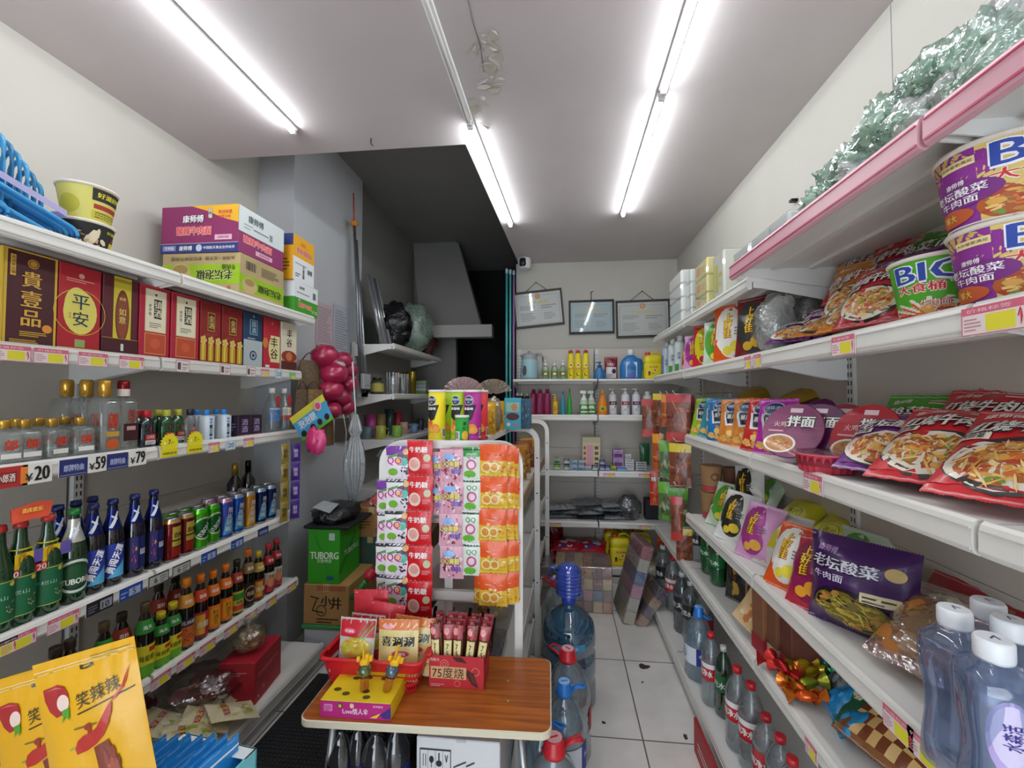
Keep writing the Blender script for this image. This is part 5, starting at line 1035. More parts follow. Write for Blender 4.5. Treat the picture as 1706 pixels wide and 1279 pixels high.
for px, lab in [(398, 'dark purple gift box with white script, the nearer of the two'), (418, 'dark purple gift box with white script, the farther of the two')]:
    thing('gift_box', lab, 'box', _PR.setdefault(('purplebox',), carton(.085, .06, .105, '2a1c34', {'f': lambda q: q.vtxt('酒酒', .5, .5, .3, 'b8a8d0', w=.5).rect(0, 0, 1, .08, '7a3a5a', 1), 'l': lambda q: q.lines(.2, .3, .8, .7, 3, '8a7aa8')}).mesh('gift_box')), L(px, ZL[2], .03), LF)
thing('spirit_bottle', 'waisted spirit bottle with a blue label and red neck tag', 'bottle', neck_tag_bottle('blue'), L(452, ZL[2], .03), LF, scale=(1.1, 1.1, 1.38))
thing('spirit_bottle', 'waisted spirit bottle with a cream and red label and red neck tag', 'bottle', neck_tag_bottle('cream'), L(472, ZL[2], .03), LF, scale=(1.1, 1.1, 1.38))
# --- fourth shelf: beer
for px, bk, s, lab in [(-8, 0, 'green', 'liquor bottle with a green label cut by the photo left edge'), (29, 0, 'green', 'liquor bottle with a green label and yellow neck ring, left of the pair'), (75, 0, 'green', 'liquor bottle with a green label and yellow neck ring, right of the pair'), (119, 0.0, 'tub', 'dark green beer bottle with a round silver logo'),
    (151, .01, 'snow', 'dark beer bottle with a blue and white slanted label'), (184, .01, 'snow', 'dark beer bottle with a pale blue label'), (221, .01, 'blue', 'dark blue beer bottle with a colourful label, the nearer of two'), (253, .01, 'blue', 'dark blue beer bottle with a colourful label, beside the cans'),
    (92, .11, 'snow', 'blue necked beer bottle in the back row, behind the green labelled pair'), (122, .12, 'snow', 'dark beer bottle with a blue neck in the back row, behind the green logo bottle'), (150, .13, 'blue', 'dark beer bottle in the back row, behind the slanted blue and white label')]:
    thing('beer_bottle', lab, 'bottle', beer_bottle(s), L(px, ZL[3], .02+bk), LF-.4, 'beer and liquor bottles on the fourth left shelf')
for px in (29, 75):
    p = L(px, ZL[3], .02)
    g = M().tube([(.024*math.cos(a), .024*math.sin(a), .225) for a in [2*PI*i/14 for i in range(14)]], .0022, 6, 'd8d020', 'plastic', closed=True)
    t = M(); t.box(.026, .027, -.03, .015, .16, .215, 'e8c81c', 'card').box(.027, .0275, -.05, -.01, .145, .17, 'c8242c', 'card').box(.0262, .0268, .01, .045, .175, .215, '6a5ab0', 'card')
    cv = CV(1.4); cv.txt('12', .4, .6, .5, 'a87a10', b=.05).txt('新包装', .4, .92, .14, 'a83a10'); t.art(cv, lambda u, v, o: (.0275+o, -.03+u*.045, .16+v*.055), 'card')
    cv = CV(1.6); cv.txt('201', .5, .5, .7, 'f4e8e0', w=.8, b=.05); t.art(cv, lambda u, v, o: (.028+o, -.05+u*.04, .145+v*.025), 'card')
    thing('neck_ring', 'yellow ring with a promotion tag on the neck of the %s green labelled bottle' % ('left' if px == 29 else 'right'), 'tag', [('ring', g), ('promotion_tag', t)], p, 0)
g = M(); a, b = hit(22, 872, x=-1.58), hit(88, 832, x=-1.58)
pts = [hit(18, 850, x=-1.6), hit(60, 835, x=-1.6), hit(89, 833, x=-1.6), hit(82, 858, x=-1.58), hit(40, 868, x=-1.58), hit(20, 874, x=-1.58)]
g.P(pts, 'd84a20', 'card').P([p+Vector((-.003, 0, 0)) for p in pts][::-1], 'c83a1c', 'card')
cv = CV(2); cv.txt('喜庆欢乐', .5, .6, .4, 'f0c040', w=.7, b=.05); m0 = hit(25, 866, x=-1.575); m1 = hit(75, 856, x=-1.575); m2 = hit(30, 845, x=-1.595)
g.art(cv, lambda u, v, o: m0+(m1-m0)*u+(m2-m0)*v+Vector((.001+o, 0, 0)), 'card')
thing('promotion_card', 'orange and red folded card hung over the caps of the green labelled bottles', 'card', g)
for px, bk, s, h, lab in [(284, .0, 'bud', .155, 'dark red beer can with a yellow label, nearest the bottles'), (307, .01, 'bud', .155, 'dark red beer can with a yellow label, touching the green cans'), (331, .0, 'tub', .16, 'bright green beer can with a round logo, left of two'), (352, .01, 'tub', .16, 'bright green beer can with a round logo, right of two'),
    (374, .0, 'snowpink', .17, 'tall blue beer can with a pink top, next to the green cans'), (393, .01, 'snow', .17, 'tall light blue beer can in front'), (413, .01, 'orange', .165, 'tall beer can with an orange pattern'), (432, .01, 'navy', .165, 'tall dark blue beer can before the end of the row'), (449, .01, 'navy', .165, 'tall dark blue beer can at the far end of the front row'),
    (282, .08, 'tub', .155, 'green topped beer can in the back row, behind the dark red ones'), (303, .08, 'tub', .155, 'green topped beer can in the back row, behind the gap of the dark red cans'), (325, .08, 'tub', .155, 'green beer can in the back row, behind the bright green cans'), (345, .085, 'snowpink', .165, 'pink topped beer can in the back row, behind the bright green cans'), (366, .08, 'snowpink', .165, 'pink topped beer can in the back row, behind the tall pink topped one'), (386, .08, 'snowpink', .165, 'pink topped beer can in the back row, behind the light blue can'), (404, .085, 'orange', .165, 'orange patterned beer can in the back row'), (425, .08, 'dark', .165, 'dark green beer can in the back row, second from the end'), (442, .08, 'dark', .165, 'dark green beer can in the back row, at the far end')]:
    thing('beer_can', lab, 'can', beer_can(s, h), L(px, ZL[3], .015+bk), LF-.2, 'beer cans on the fourth left shelf', scale=(1.04, 1.04, 1.14))
for px, bk, lab in [(390, .25, 'dark wine bottle with a gold neck standing behind the cans'), (412, .25, 'dark wine bottle with a black neck standing behind the cans')]:
    g = M().lathe([(.036, 0), (.038, .005), (.038, .19), (.016, .23), (.014, .3)], 20, '0c0c0c', 'bottleglass'); f = M().lathe([(.0165, .235), (.016, .3), (.012, .306)], 16, 'a88a30' if px == 390 else '141414', 'foil'); l2 = M(); artcyl(l2, lambda q: q.rect(0, 0, 1, 1, 'c8a878', 1).lines(.2, .3, .8, .7, 3, '5a4028'), .0385, .05, .12, 2)
    thing('wine_bottle', lab, 'bottle', [('bottle_body', g), ('neck_foil', f), ('front_label', l2)], L(px, ZL[3], bk), LF)
# --- fifth shelf: sauces
for px, bk, s, k, lab in [(239, 0, 'haib', 1.15, 'tall dark sauce bottle with green and yellow labels, beside the yellow pouches'), (266, 0, 'hai', .86, 'small dark sauce bottle with a yellow cap and green label, nearer one'), (286, .0, 'hai', .92, 'small dark sauce bottle with a yellow cap and green label, farther one'), (308, 0, 'lao', 1.22, 'tall black vinegar bottle with an orange cap and orange label'),
    (332, .0, 'redor', 1.16, 'dark bottle with an orange cap and red label'), (353, 0, 'orange', 1.12, 'black bottle with a bright orange label, nearer one'), (374, 0, 'orange', 1.12, 'black bottle with a bright orange label, farther one'), (393, 0, 'yel', 1.1, 'dark bottle with a green and yellow label and a brown cap'),
    (412, 0, 'dark', 1.2, 'black vinegar bottle with an orange cap and a ringed dark label'), (429, 0, 'darky', 1.05, 'small black bottle with a yellow cap'), (446, 0, 'darkr', 1.1, 'black soy sauce bottle with a pink cap, nearer one'), (459, 0.01, 'darkr', 1.1, 'black soy sauce bottle with a pink cap, at the end of the shelf'),
    (262, .11, 'yel', 1.15, 'dark bottle standing behind the small yellow capped sauces'), (290, .12, 'yel', 1.15, 'dark bottle standing behind the tall orange labelled vinegar'), (170, .03, 'haib', 1.1, 'green labelled oil bottle in the shadow behind the yellow pouches'), (200, .06, 'yel', 1.05, 'brown capped bottle in the shadow left of the tall green labelled sauce'),
    (60, .0, 'darkr', .95, 'red capped bottle above the yellow pouches, nearest the photo edge'), (88, .05, 'yel', 1.05, 'brown capped bottle above the yellow pouches, left one'), (112, .05, 'yel', 1.05, 'brown capped bottle above the yellow pouches, right one')]:
    thing('sauce_bottle', lab, 'bottle', sauce_bottle(s), L(px, ZL[4], .015+bk), LF-.4, 'sauce and vinegar bottles on the fifth left shelf', scale=(1.05, 1.05, k*1.13))
# --- bottom shelf
zb = ZL[5]+.001; bx = -1.5
thing('gift_box', 'crimson gift box on the bottom left shelf', 'box', carton(.17, .24, .2, 'a81c2c', {'r': lambda q: q.txt('礼', .3, .25, .12, 'c88a60').lines(.1, .6, .9, .7, 2, 'd06a70').rect(.1, .1, .14, .16, 'e0a8a8', 1), 'f': lambda q: q.lines(.2, .7, .8, .8, 2, 'd0808a')}), Vector((-1.56, 2.02, zb)), (0, 0, .15))
g = M().blob((0, 0, .06), .075, .075, .06, 'c8b890', 'clearbag', 14, 10, .2, 1); g.lathe([(.03, .1), (.012, .13), (.05, .18)], 12, 'e8e8e0', 'clearbag', caps=False)
i_ = M(); [i_.blob((.03*math.cos(k*2.4), .03*math.sin(k*2.4), .03+.012*k), .018, .018, .012, ('c89a60', 'd8c890', 'a8603a')[k % 3], 'matte', 8, 6) for k in range(7)]
thing('snack_bag', 'knotted clear bag of mixed nuts on the crimson gift box', 'bag', [('bag_film', g), ('nuts', i_)], Vector((-1.56, 2.0, zb+.201)), 0)
g = M().blob((0, 0, .07), .15, .11, .075, '5a2c2c', 'clearbag', 18, 12, .35, 4); m_ = M()
for k in range(9): m_.blob((.09*math.cos(k*2.4)*(k/9), .06*math.sin(k*2.4), .05+.008*(k % 4)), .045, .035, .03, ('8a2c34', 'a03c40', '70242a')[k % 3], 'matte', 10, 8, .3, k)
thing('meat_bag', 'clear bag of dark red cured meat on the bottom left shelf', 'bag', [('bag_film', g), ('cured_meat', m_)], Vector((-1.70, 1.86, zb+.02)), .3, scale=1.2)
for k, (px, py, rz_, lab) in enumerate([(405, 1150, .5, 'cream snack packet with red characters leaning on the crimson box'), (385, 1195, 1.1, 'cream snack packet with red characters lying flat in the middle of the bottom shelf'), (345, 1190, .2, 'cream snack packet lying under the meat bag'), (425, 1178, 1.5, 'cream snack packet at the front edge of the bottom shelf'), (315, 1215, .9, 'cream snack packet near the front, left of the middle one'), (360, 1225, 1.3, 'cream snack packet at the front edge, nearest the camera')]):
    p = hit(px, py, z=zb+.05); thing('snack_packet', lab, 'snack packet', plain_bag('ddd2ac', .15, .19, .03, k, 'film', ('a8b84a', 'e8e0c0', 'c8b878'), 14, '豆豆', 'b8283a'), p+Vector((0, 0, -.02+.005*k)), (-1.2, 0, LF+rz_-.6), 'cream snack packets on the bottom left shelf')
thing('snack_packet', 'white packet with a pink rose print near the yellow pouches', 'snack packet', plain_bag('dcd4c4', .15, .2, .03, 7, 'film', ('c8506a', 'e0a0b0', '8a2a40'), 12, '红豆', '2a2420'), hit(255, 1205, z=zb+.09), (-1.1, 0, LF+.5))
thing('snack_packet', 'dark red and white packet behind the yellow pouches', 'snack packet', plain_bag('8a1c28', .14, .18, .04, 8, 'film', ('d8d0c8', 'a02a34'), 8), hit(250, 1195, z=zb+.02)+Vector((-.05, .03, 0)), (-.8, 0, LF+.3))
g = M().blob((0, 0, .05), .12, .07, .05, 'b8b088', 'clearbag', 14, 10, .3, 9); thing('snack_bag', 'crumpled clear bag at the far end of the bottom left shelf', 'bag', g, Vector((-1.78, 1.9, zb)), 0)
# --- counter with the yellow pouches and the blue sachet box (near, lower left)
ct = M().box(-1.38, -.60, .42, 1.02, .52, .55, 'c8c4bc', 'shelfpaint', ch=.004); ct2 = M().box(-1.36, -.62, .45, 1.0, 0, .52, 'b8b4ac', 'shelfpaint')
thing('display_counter', 'low pale counter under the yellow pouches, mostly below the photo', 'counter', [('counter_top', ct), ('counter_body', ct2)])
yz = .551
for k, (px, py, Y, rz_, lab) in enumerate([(147, 1085, .84, .25, 'yellow pouch with a chilli print, the rightmost and nearest of the row'), (66, 1118, .90, .25, 'yellow pouch with a red chilli logo, second from the right'), (8, 1132, .96, .25, 'yellow pouch in the row, third from the right'), (-40, 1150, 1.0, .25, 'yellow pouch in the row, leftmost and cut by the photo edge')]):
    p = hit(px, py, y=Y); thing('snack_pouch', lab, 'pouch', pouch_yellow(k), Vector((p.x, p.y, p.z-.29*1.27))+Vector((.075, 0, .0)), (-.08, -.24, rz_), 'yellow pouches with chilli prints', scale=(1.06, 1, 1.3))
thing('display_tray', 'grey tray holding up the yellow pouches, below the photo edge', 'tray', M().box(-1.36, -.9, .5, 1.0, yz, yz+.03, 'b8b4ac', 'plastic', ch=.004))
g = M(); w_, d_, h_ = .235, .30, .14
for q in ((-w_/2, -w_/2+.004, -d_/2, d_/2), (w_/2-.004, w_/2, -d_/2, d_/2), (-w_/2, w_/2, -d_/2, -d_/2+.004), (-w_/2, w_/2, d_/2-.004, d_/2)): g.box(*q, 0, h_, '7ad0dc', 'card')
g.box(-w_/2, w_/2, -d_/2, d_/2, 0, .004, 'd8e4e6', 'card'); g.box(-w_/2, w_/2, d_/2-.035, d_/2-.001, h_-.002, h_, 'dfe8e8', 'card'); 
bp = hit(362, 1232, z=.69)
sx = thing('sachet_box', 'pale turquoise open box holding blue snack bars, at the lower edge of the photo', 'box', g, Vector((bp.x-.01, bp.y-.15, .551)), -.12)
for k in range(9):
    thing('snack_bar', 'blue wrapped snack bar in the turquoise box, %s' % ('at its left end', 'second from the left', 'third from the left', 'left of the middle', 'in the middle', 'right of the middle', 'third from the right', 'second from the right', 'at its right end')[k], 'snack bar',
          _PR.setdefault(('bar', k % 3), softbag(.12, .20, .016, '2a90dc', lambda c: c.txt('QQ', .5, .6, .2, 'e8f0f8', b=.04).circ(.7, .3, .1, 'c83a60', 2).rect(0, .85, 1, .88, 'e8f4ff', 2), 'film', k % 3, nu=8, nv=9).mesh('snack_bar')), Vector((bp.x-.095+.021*k, bp.y-.15+.002*k, .558)), (-.1, -.12+.05*(k % 3), PI/2-.2), 'blue snack bars in the turquoise box', scale=(1.9, 1, .86))
# --- left price cards
def tagL(px, zi, s, lab, w=.07, h=.045, x=LX, dz=-.052, name='price_card'):
    p = atx(px, x+.0195, ZL[zi]+dz); thing(name, lab, 'price card', price_card(s, w, h), p, LF)
X0 = LX+.08
for px, lab in [(18, 'below the maroon box with large gold characters'), (85, 'below the gap between the maroon and the red gourd box'), (155, 'below the red box with the gourd shape'), (219, 'below the yellow striped box')]: tagL(px, 1, 'pink', 'pink and yellow price card '+lab, .09, .045, dz=-.05)
for px, lab in [(304, 'below the two crimson boxes'), (375, 'below the boxes with gold bottles'), (418, 'below the navy box')]: tagL(px, 1, 'photo', 'small photo price card '+lab, .062, .05, dz=-.05)
tagL(441, 1, 'pink', 'pink price card below the bright red box', .06, .04, dz=-.045); tagL(464, 1, 'sky', 'pale blue price card below the cream box', .06, .05, dz=-.05); tagL(487, 1, 'yg', 'green and yellow price card at the far end of the second shelf', .06, .04, dz=-.048)
tagL(14, 2, 'red', 'dark red name card at the photo left edge on the third shelf', .085, .06, dz=-.06); tagL(62, 2, '¥20', 'white 20 price card below the small square bottles', .072, .06, dz=-.06); tagL(122, 2, 'navy', 'navy name card just right of the small square bottles, the nearer of two', .08, .055, dz=-.055); tagL(162, 2, '¥59', 'white 59 price card below the tall gold capped bottles', .06, .06, dz=-.055); tagL(195, 2, 'navy', 'navy name card below the red capped flasks, the farther of two', .072, .055, dz=-.055); tagL(229, 2, '¥79', 'white 79 price card left of the yellow starbursts', .065, .06, dz=-.055)
for px, lab in [(282, 'below the green flasks'), (325, 'below the blue capped bottles')]: p = atx(px, LX+.0215, ZL[2]-.03); thing('price_star', 'yellow starburst price card '+lab, 'price card', star_card(), p, LF)
tagL(356, 2, 'pink', 'pink price card right of the starbursts', .06, .045); tagL(384, 2, 'sky', 'pale blue price card under the purple boxes', .06, .045); tagL(414, 2, 'pink', 'pink price card at the end of the third shelf', .07, .045)
for px, s, lab in [(30, 'pink', 'pink and yellow arrow price card below the left green labelled bottle'), (105, 'pink', 'pink and yellow arrow price card below the green logo beer'), (166, 'black', 'black price card below the slanted label beer'), (218, 'blue', 'blue price card below the two dark blue beers'), (264, 'grey', 'grey price card between the beers and the cans'), (302, 'grey', 'grey price card below the dark red cans'), (348, 'blue', 'blue price card below the green cans'), (395, 'blue', 'blue price card below the tall light blue can'), (438, 'navy', 'navy price card below the last cans'), (-4, 'pink', 'pink price card cut by the photo left edge on the fourth shelf')]: tagL(px, 3, s, lab, .085 if px < 350 else .08, .045)
for px, lab in [(268, 'below the small yellow capped sauces'), (310, 'below the tall orange labelled vinegar'), (346, 'below the bright orange labels'), (385, 'below the green and yellow label'), (418, 'below the ringed dark label'), (452, 'below the pink caps'), (486, 'at the far end of the sauce shelf')]: tagL(px, 4, 'pink', 'pink and yellow price card '+lab, .085, .045, dz=-.05)
# ================================================================== STAIR CORNER, PILLAR
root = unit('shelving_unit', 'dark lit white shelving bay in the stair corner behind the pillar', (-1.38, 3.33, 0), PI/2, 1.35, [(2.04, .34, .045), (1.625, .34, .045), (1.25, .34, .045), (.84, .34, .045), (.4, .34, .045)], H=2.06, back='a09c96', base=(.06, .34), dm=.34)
def S(px, z, x=-1.5):
    p = atx(px, x, z+.001)
    return p if p.y > 3.39 else aty(px, 3.40 if x > -1.55 else 3.52, z+.001)
for k in range(4):
    a, b = S(640-6*k, 2.04, -1.46-.03*k), None
    g = M().tube([(0, 0, .0), (-.012, .02, .62)], .02, 10, ('8e9094', 'a4a6aa', '7c7e82', 'b0b2b4')[k], 'foil'); thing('foil_roll', 'silvery grey roll leaning on the pillar, %s' % ('nearest the black bag', 'second from the black bag', 'third from the black bag', 'touching the pillar')[k], 'roll', g, (-1.50-.0*k, 3.40+.055*k, 2.041), (.0, -.22, 0), 'silvery rolls on the stair corner top shelf')
thing('waste_bag', 'shiny black plastic bag on the top shelf of the stair corner', 'bag', M().blob((0, 0, .21), .15, .14, .21, '101013', 'crinkle', 22, 16, .3, 3, 2.5).blob((.1, -.02, .13), .06, .05, .04, '101013', 'crinkle', 12, 8, .3, 5), atx(656, -1.52, 2.041), 0)
g = M().blob((0, 0, .27), .2, .19, .26, 'a8c4b4', 'bagthick', 26, 18, .25, 8, 3); h_ = M().blob((0, 0, .22), .12, .14, .2, '8a9c94', 'cloth', 16, 12, .3, 2)
thing('storage_bag', 'big greenish clear plastic sack tied up beside the black bag', 'bag', [('plastic_sack', g), ('bag_contents', h_)], atx(688, -1.54, 2.041), 0)
thing('storage_bag', 'dark reddish bag at the far end of the stair corner top shelf', 'bag', M().blob((0, 0, .2), .1, .12, .2, '5a2c2c', 'crinkle', 16, 12, .3, 6), atx(712, -1.52, 2.041), 0)
# shelf B: straws, tins
g = M().lathe([(.06, 0), (.065, .15)], 20, 'd0d8d8', 'clearbag', caps=False); m_ = M()
for k in range(14): a = k*2.4; q = .014*math.sqrt(k); m_.tube([(q*math.cos(a), q*math.sin(a), 0), (q*1.1*math.cos(a), q*1.1*math.sin(a), .19)], .004, 6, ('c8ccd0', 'd8a0a8', 'a8c0d8', 'b8d0b0')[k % 4], 'plastic')
thing('straw_pack', 'clear pack of pale drinking straws on the middle stair corner shelf', 'straws', [('pack_film', g), ('straws', m_)], S(655, 1.625, -1.46), 0)
thing('straw_pack', 'clear pack of grey drinking straws beside the pale ones', 'straws', [('pack_film', g), ('straws', m_)], S(671, 1.625, -1.46), 1.2)
thing('tea_tin', 'tall dark gold tin on the middle stair corner shelf', 'tin', M().lathe([(.04, 0), (.04, .22), (.036, .225)], 20, '8a7420', 'foil'), S(686, 1.625, -1.45), 0)
thing('tea_tin', 'dark gold tin behind the straws', 'tin', M().lathe([(.04, 0), (.04, .23), (.036, .235)], 20, '7a661c', 'foil'), S(677, 1.625, -1.62), 0)
thing('snack_jar', 'small jar with a yellow green label left of the straws', 'jar', [('jar_body', M().lathe([(.05, 0), (.055, .01), (.055, .1), (.035, .12)], 18, '3a3a24', 'plastic')), ('label_wrap', M().lathe([(.056, .02), (.056, .09)], 18, 'a8a050', 'card', caps=False)), ('lid', M().lathe([(.038, .12), (.038, .14)], 16, '2a2a24', 'plastic'))], S(628, 1.625, -1.45), 0)
for k, c in enumerate(('5c8a48', 'b0b4b0', '98a0a4', '7a9a70')):
    g = M().box(-.06, .06, -.09, .09, 0, .035, c, 'card', ch=.003); thing('napkin_pack', ('green pack', 'white pack', 'grey pack', 'pale green pack')[k]+' in the flat stack beside the gold tins', 'pack', g, S(703, 1.625, -1.47)+Vector((0, 0, .037*k)), .1)
# shelf C: mugs and cups
def mug(c, r=.04, h=.09, hd=True):
    b = M().lathe([(r*.9, 0), (r, .005), (r, h), (r*.92, h), (r*.9, .01), (.001, .008)], 20, c, 'plastic', caps=False)
    o = [('mug_body', b)]
    if hd: o.append(('handle', M().tube([(r*.95, 0, h*.8), (r*1.5, 0, h*.75), (r*1.6, 0, h*.45), (r*1.3, 0, h*.22), (r*.95, 0, h*.2)], .005, 8, c, 'plastic')))
    return o
for px, x, c, h, lab in [(612, -1.42, '5c7078', .1, 'blue grey mug at the near end of the lower stair corner shelf'), (634, -1.44, '9a9c3a', .11, 'yellow green mug beside the blue grey one'), (661, -1.44, '7aa840', .1, 'bright green patterned mug on the lower stair corner shelf'), (672, -1.5, 'c89c94', .11, 'pale pink mug behind the green one'), (618, -1.58, 'b0488a', .2, 'tall pink tumbler behind the blue grey mug'), (634, -1.6, '8a7448', .2, 'tall brown tumbler behind the yellow green mug'), (648, -1.6, '2e4a48', .24, 'tall dark teal flask on the lower stair corner shelf'), (662, -1.6, 'a0282c', .2, 'red tumbler at the back of the lower stair corner shelf'), (689, -1.44, '6a86a8', .09, 'pale blue mug near the far end of the lower stair corner shelf'), (700, -1.5, '30343a', .12, 'dark mug at the far end of the lower stair corner shelf')]:
    thing('mug' if h < .13 else 'tumbler', lab, 'mug', mug(c, .042, h, h < .13), S(px, 1.25, x), .6)
# papers and hanging goods on the pillar
for px0, px1, y0, y1, c, lab in [(527, 554, 500, 573, 'c9b0b6', 'pink notice sheet on the pillar'), (556, 581, 505, 586, 'b4bac4', 'pale blue grey notice sheet on the pillar, right of the pink one')]:
    a, b = hit(px0, y0, x=XP+.004), hit(px1, y1, x=XP+.004); h = a.z-hit(px0, y1, x=XP+.004).z; w_ = b.y-a.y
    g = M(); cv = CV(w_/h); cv.rect(0, 0, 1, 1, c, 1).lines(.1, .08, .92, .92, 16, '98909a', 2, int(px0)); g.art(cv, lambda u, v, o: (o, u*w_, v*h), 'matte'); g.P([(0, 0, 0), (0, 0, h), (0, w_, h), (0, w_, 0)], c, 'matte')
    thing('notice_sheet', lab, 'notice', g, (XP+.003, a.y, a.z-h))
for k, (x0, y0, px1, py1, c, lab) in enumerate([(590, 372, 596, 640, '8e9298', 'grey mop pole leaning on the pillar corner, leftmost'), (594, 400, 603, 640, 'a6aab0', 'grey mop pole leaning on the pillar corner, in the middle'), (599, 470, 610, 640, 'c0c4c8', 'pale metal mop pole leaning on the pillar corner, rightmost')]):
    a, b = hit(x0, y0, x=XP+.07), hit(px1, py1, x=XP+.14); b.y = a.y+.0*k
    pl = M().tube([tuple(a), tuple(a+(b-a)*.5), tuple(b)], .011, 10, c, 'steel'); parts = [('pole', pl)]
    if k == 0: 
        parts.append(('pole_tip', M().tube([tuple(hit(589, 322, x=XP+.07)), tuple(a)], .006, 8, 'b03a34', 'plastic'), None, 'red tip'))
        parts.append(('orange_string', M().blob(tuple(a), .03, .03, .025, 'd8882a', 'cloth', 10, 6, .5, 1), None, 'orange cloth tie'))
    hd = M().box(b.x-.005, b.x+.02, b.y-.07, b.y+.07, b.z-.11, b.z, 'a9adb2', 'plastic', ch=.006).box(b.x+.019, b.x+.022, b.y-.02, b.y+.02, b.z-.07, b.z-.03, '26282c', 'plastic')
    parts.append(('mop_head', hd)); thing('flat_mop', lab, 'mop', parts)
thing('wall_hook_box', 'white plastic mop clip hanging below the mop poles', 'mop clip', M().box(-.01, .02, -.06, .06, 0, .12, 'b4b8bc', 'plastic', ch=.006).box(.02, .022, -.035, .035, .02, .035, '9ca0a4', 'plastic'), hit(608, 648, x=XP+.2)+Vector((0, 0, .0)), 0)
# woven goods hanging left of the red rope bundle
def wov(w, h, d=.02, c='5a4632'): 
    g = M().grid(lambda u, v: ((u-.5)*w*(1-.25*v*v), -d*math.sin(PI*u), v*h), 8, 8, c, 'wicker'); g.grid(lambda u, v: ((u-.5)*w*(1-.25*v*v), .006, v*h), 4, 4, c, 'wicker', flip=True); g.tube([((q-.5)*w*.6, 0, h+.05*math.sin(PI*q)) for q in (0, .25, .5, .75, 1)], .004, 6, '4a3a28', 'wicker'); return g
for k, (px, py, w_, h_, x, c, lab) in enumerate([(515, 668, .16, .26, -1.60, '6a5640', 'round brown woven fan hanging left of the red rope bundle'), (503, 720, .1, .26, -1.58, '5c4830', 'brown bamboo mat roll hanging lowest at the shelf end'), (522, 712, .16, .24, -1.55, '7a5c34', 'tan bamboo mats hanging behind the toy card'), (545, 742, .1, .2, -1.58, '6a4e30', 'brown bamboo mat hanging below the red rope bundle'), (566, 735, .2, .18, -1.735, '4e4438', 'dark woven mat hanging behind the umbrella handle')]):
    thing('woven_mat', lab, 'woven mat', wov(w_, h_, .02, c), hit(px, py, x=x), (0, 0, LF-.5))
g = M(); r = random.Random(4); c0 = hit(556, 632, x=-1.56); top = hit(532, 578, x=-1.58)
for k, (px, py, q) in enumerate([(541, 592, .085), (570, 600, .07), (556, 622, .09), (582, 616, .065), (550, 650, .085), (580, 640, .07), (565, 662, .085), (575, 678, .07), (553, 684, .065), (548, 606, .08)]):
    g.blob(tuple(hit(px, py, x=-1.55+.02*(k % 3))), q, q, q*.85, 'a81f48' if k != 3 else 'b4305a', 'ribbon', 16, 10, .12, k, 2)
rb = M(); [rb.tube([tuple(hit(528+k*7, 576, x=-1.58)), tuple(hit(536+k*6, 590, x=-1.54))], .01, 6, '8c5a6a', 'cloth') for k in range(4)]
wh = M().blob(tuple(hit(563, 608, x=-1.49)), .05, .05, .03, 'a8a0a0', 'film', 12, 8, .1, 1)
thing('rope_bundle', 'bundle of shiny crimson rope balls hanging on the pillar', 'rope bundle', [('rope_balls', g), ('hanging_knot', rb), ('paper_band', wh)])
# folded clear umbrella
a, b, c_ = hit(592, 690, x=-1.42), hit(590, 842, x=-1.42), hit(575, 600, x=-1.42); b.y = a.y
prf = M(); n = 22; zs = [0, .06, .14, .24, .4, .52, .6]; rs = [.008, .012, .018, .05, .062, .03, .008]
H_ = a.z-b.z
for j, (z_, r_) in enumerate(zip(zs, rs)): pass
prf.grid(lambda u, v: ((lambda th, R: (a.x+R*math.cos(th), a.y+R*math.sin(th), b.z+.03+v*(H_-.03)))(2*PI*u, (.012+.05*math.sin(PI*min(1, v*1.25))**.8 if v < .8 else .045-.15*(v-.8))*(1+.22*math.cos(2*PI*u*9)))), 54, 16, 'c4ccd0', 'bagthick')
st = M().tube([tuple(a), (a.x, a.y, a.z+.03), tuple(Vector((a.x-.01, a.y-.03, c_.z)))], .005, 8, 'd4d6d6', 'plastic'); tip = M().tube([tuple(b), (b.x, b.y, b.z+.05)], .006, 8, 'e0e0e0', 'plastic'); cr = M().tube([tuple(hit(572, 690, x=-1.42)), tuple(hit(577, 720, x=-1.42)), tuple(hit(574, 790, x=-1.42)), tuple(hit(578, 840, x=-1.42))], .0025, 6, 'b8b4b0', 'cloth')
thing('clear_umbrella', 'folded clear umbrella hanging point down from the pillar', 'umbrella', [('canopy', prf), ('shaft', st), ('ferrule', tip), ('cord', cr)])
# toy card
A, B, D = hit(486, 700, x=-1.52), hit(540, 664, x=-1.42), hit(505, 735, x=-1.50); C_ = A+(B-A)+(D-A)
A, B, C_, D = D, C_+(hit(556, 697, x=-1.4)-C_), hit(537, 656, x=-1.42), hit(482, 697, x=-1.5)
g = M(); fm = lambda u, v, o: (A+(B-A)*u)*(1-v)+(D+(C_-D)*u)*v+Vector((.5, -.86, 0))*o
cv = CV(1.7); cv.rect(0, 0, 1, 1, 'e0d84a', 0).rect(0, .1, 1, .75, '4aa8d8', 1).rect(0, 0, 1, .14, '6ab830', 2).txt('泡泡糖', .35, .55, .3, 'dfeef4', b=.05, w=.5).circ(.75, .75, .18, 'e8b8c0', 3).circ(.75, .75, .12, 'c85a7a', 4)
for x in (.12, .4, .62, .85): cv.circ(x, .22, .12, '3a2420', 5)
g.art(cv, fm, 'card'); g.P([fm(0, 0, 0), fm(0, 1, 0), fm(1, 1, 0), fm(1, 0, 0)], 'b8b4a8', 'card'); pk = M(); q = hit(522, 750, x=-1.42); pk.blob(tuple(q+Vector((0, 0, .06))), .045, .03, .075, 'c82a6a', 'film', 12, 10, .3, 2).blob(tuple(q+Vector((.03, .01, .05))), .04, .03, .07, 'd84a84', 'film', 12, 10, .3, 4)
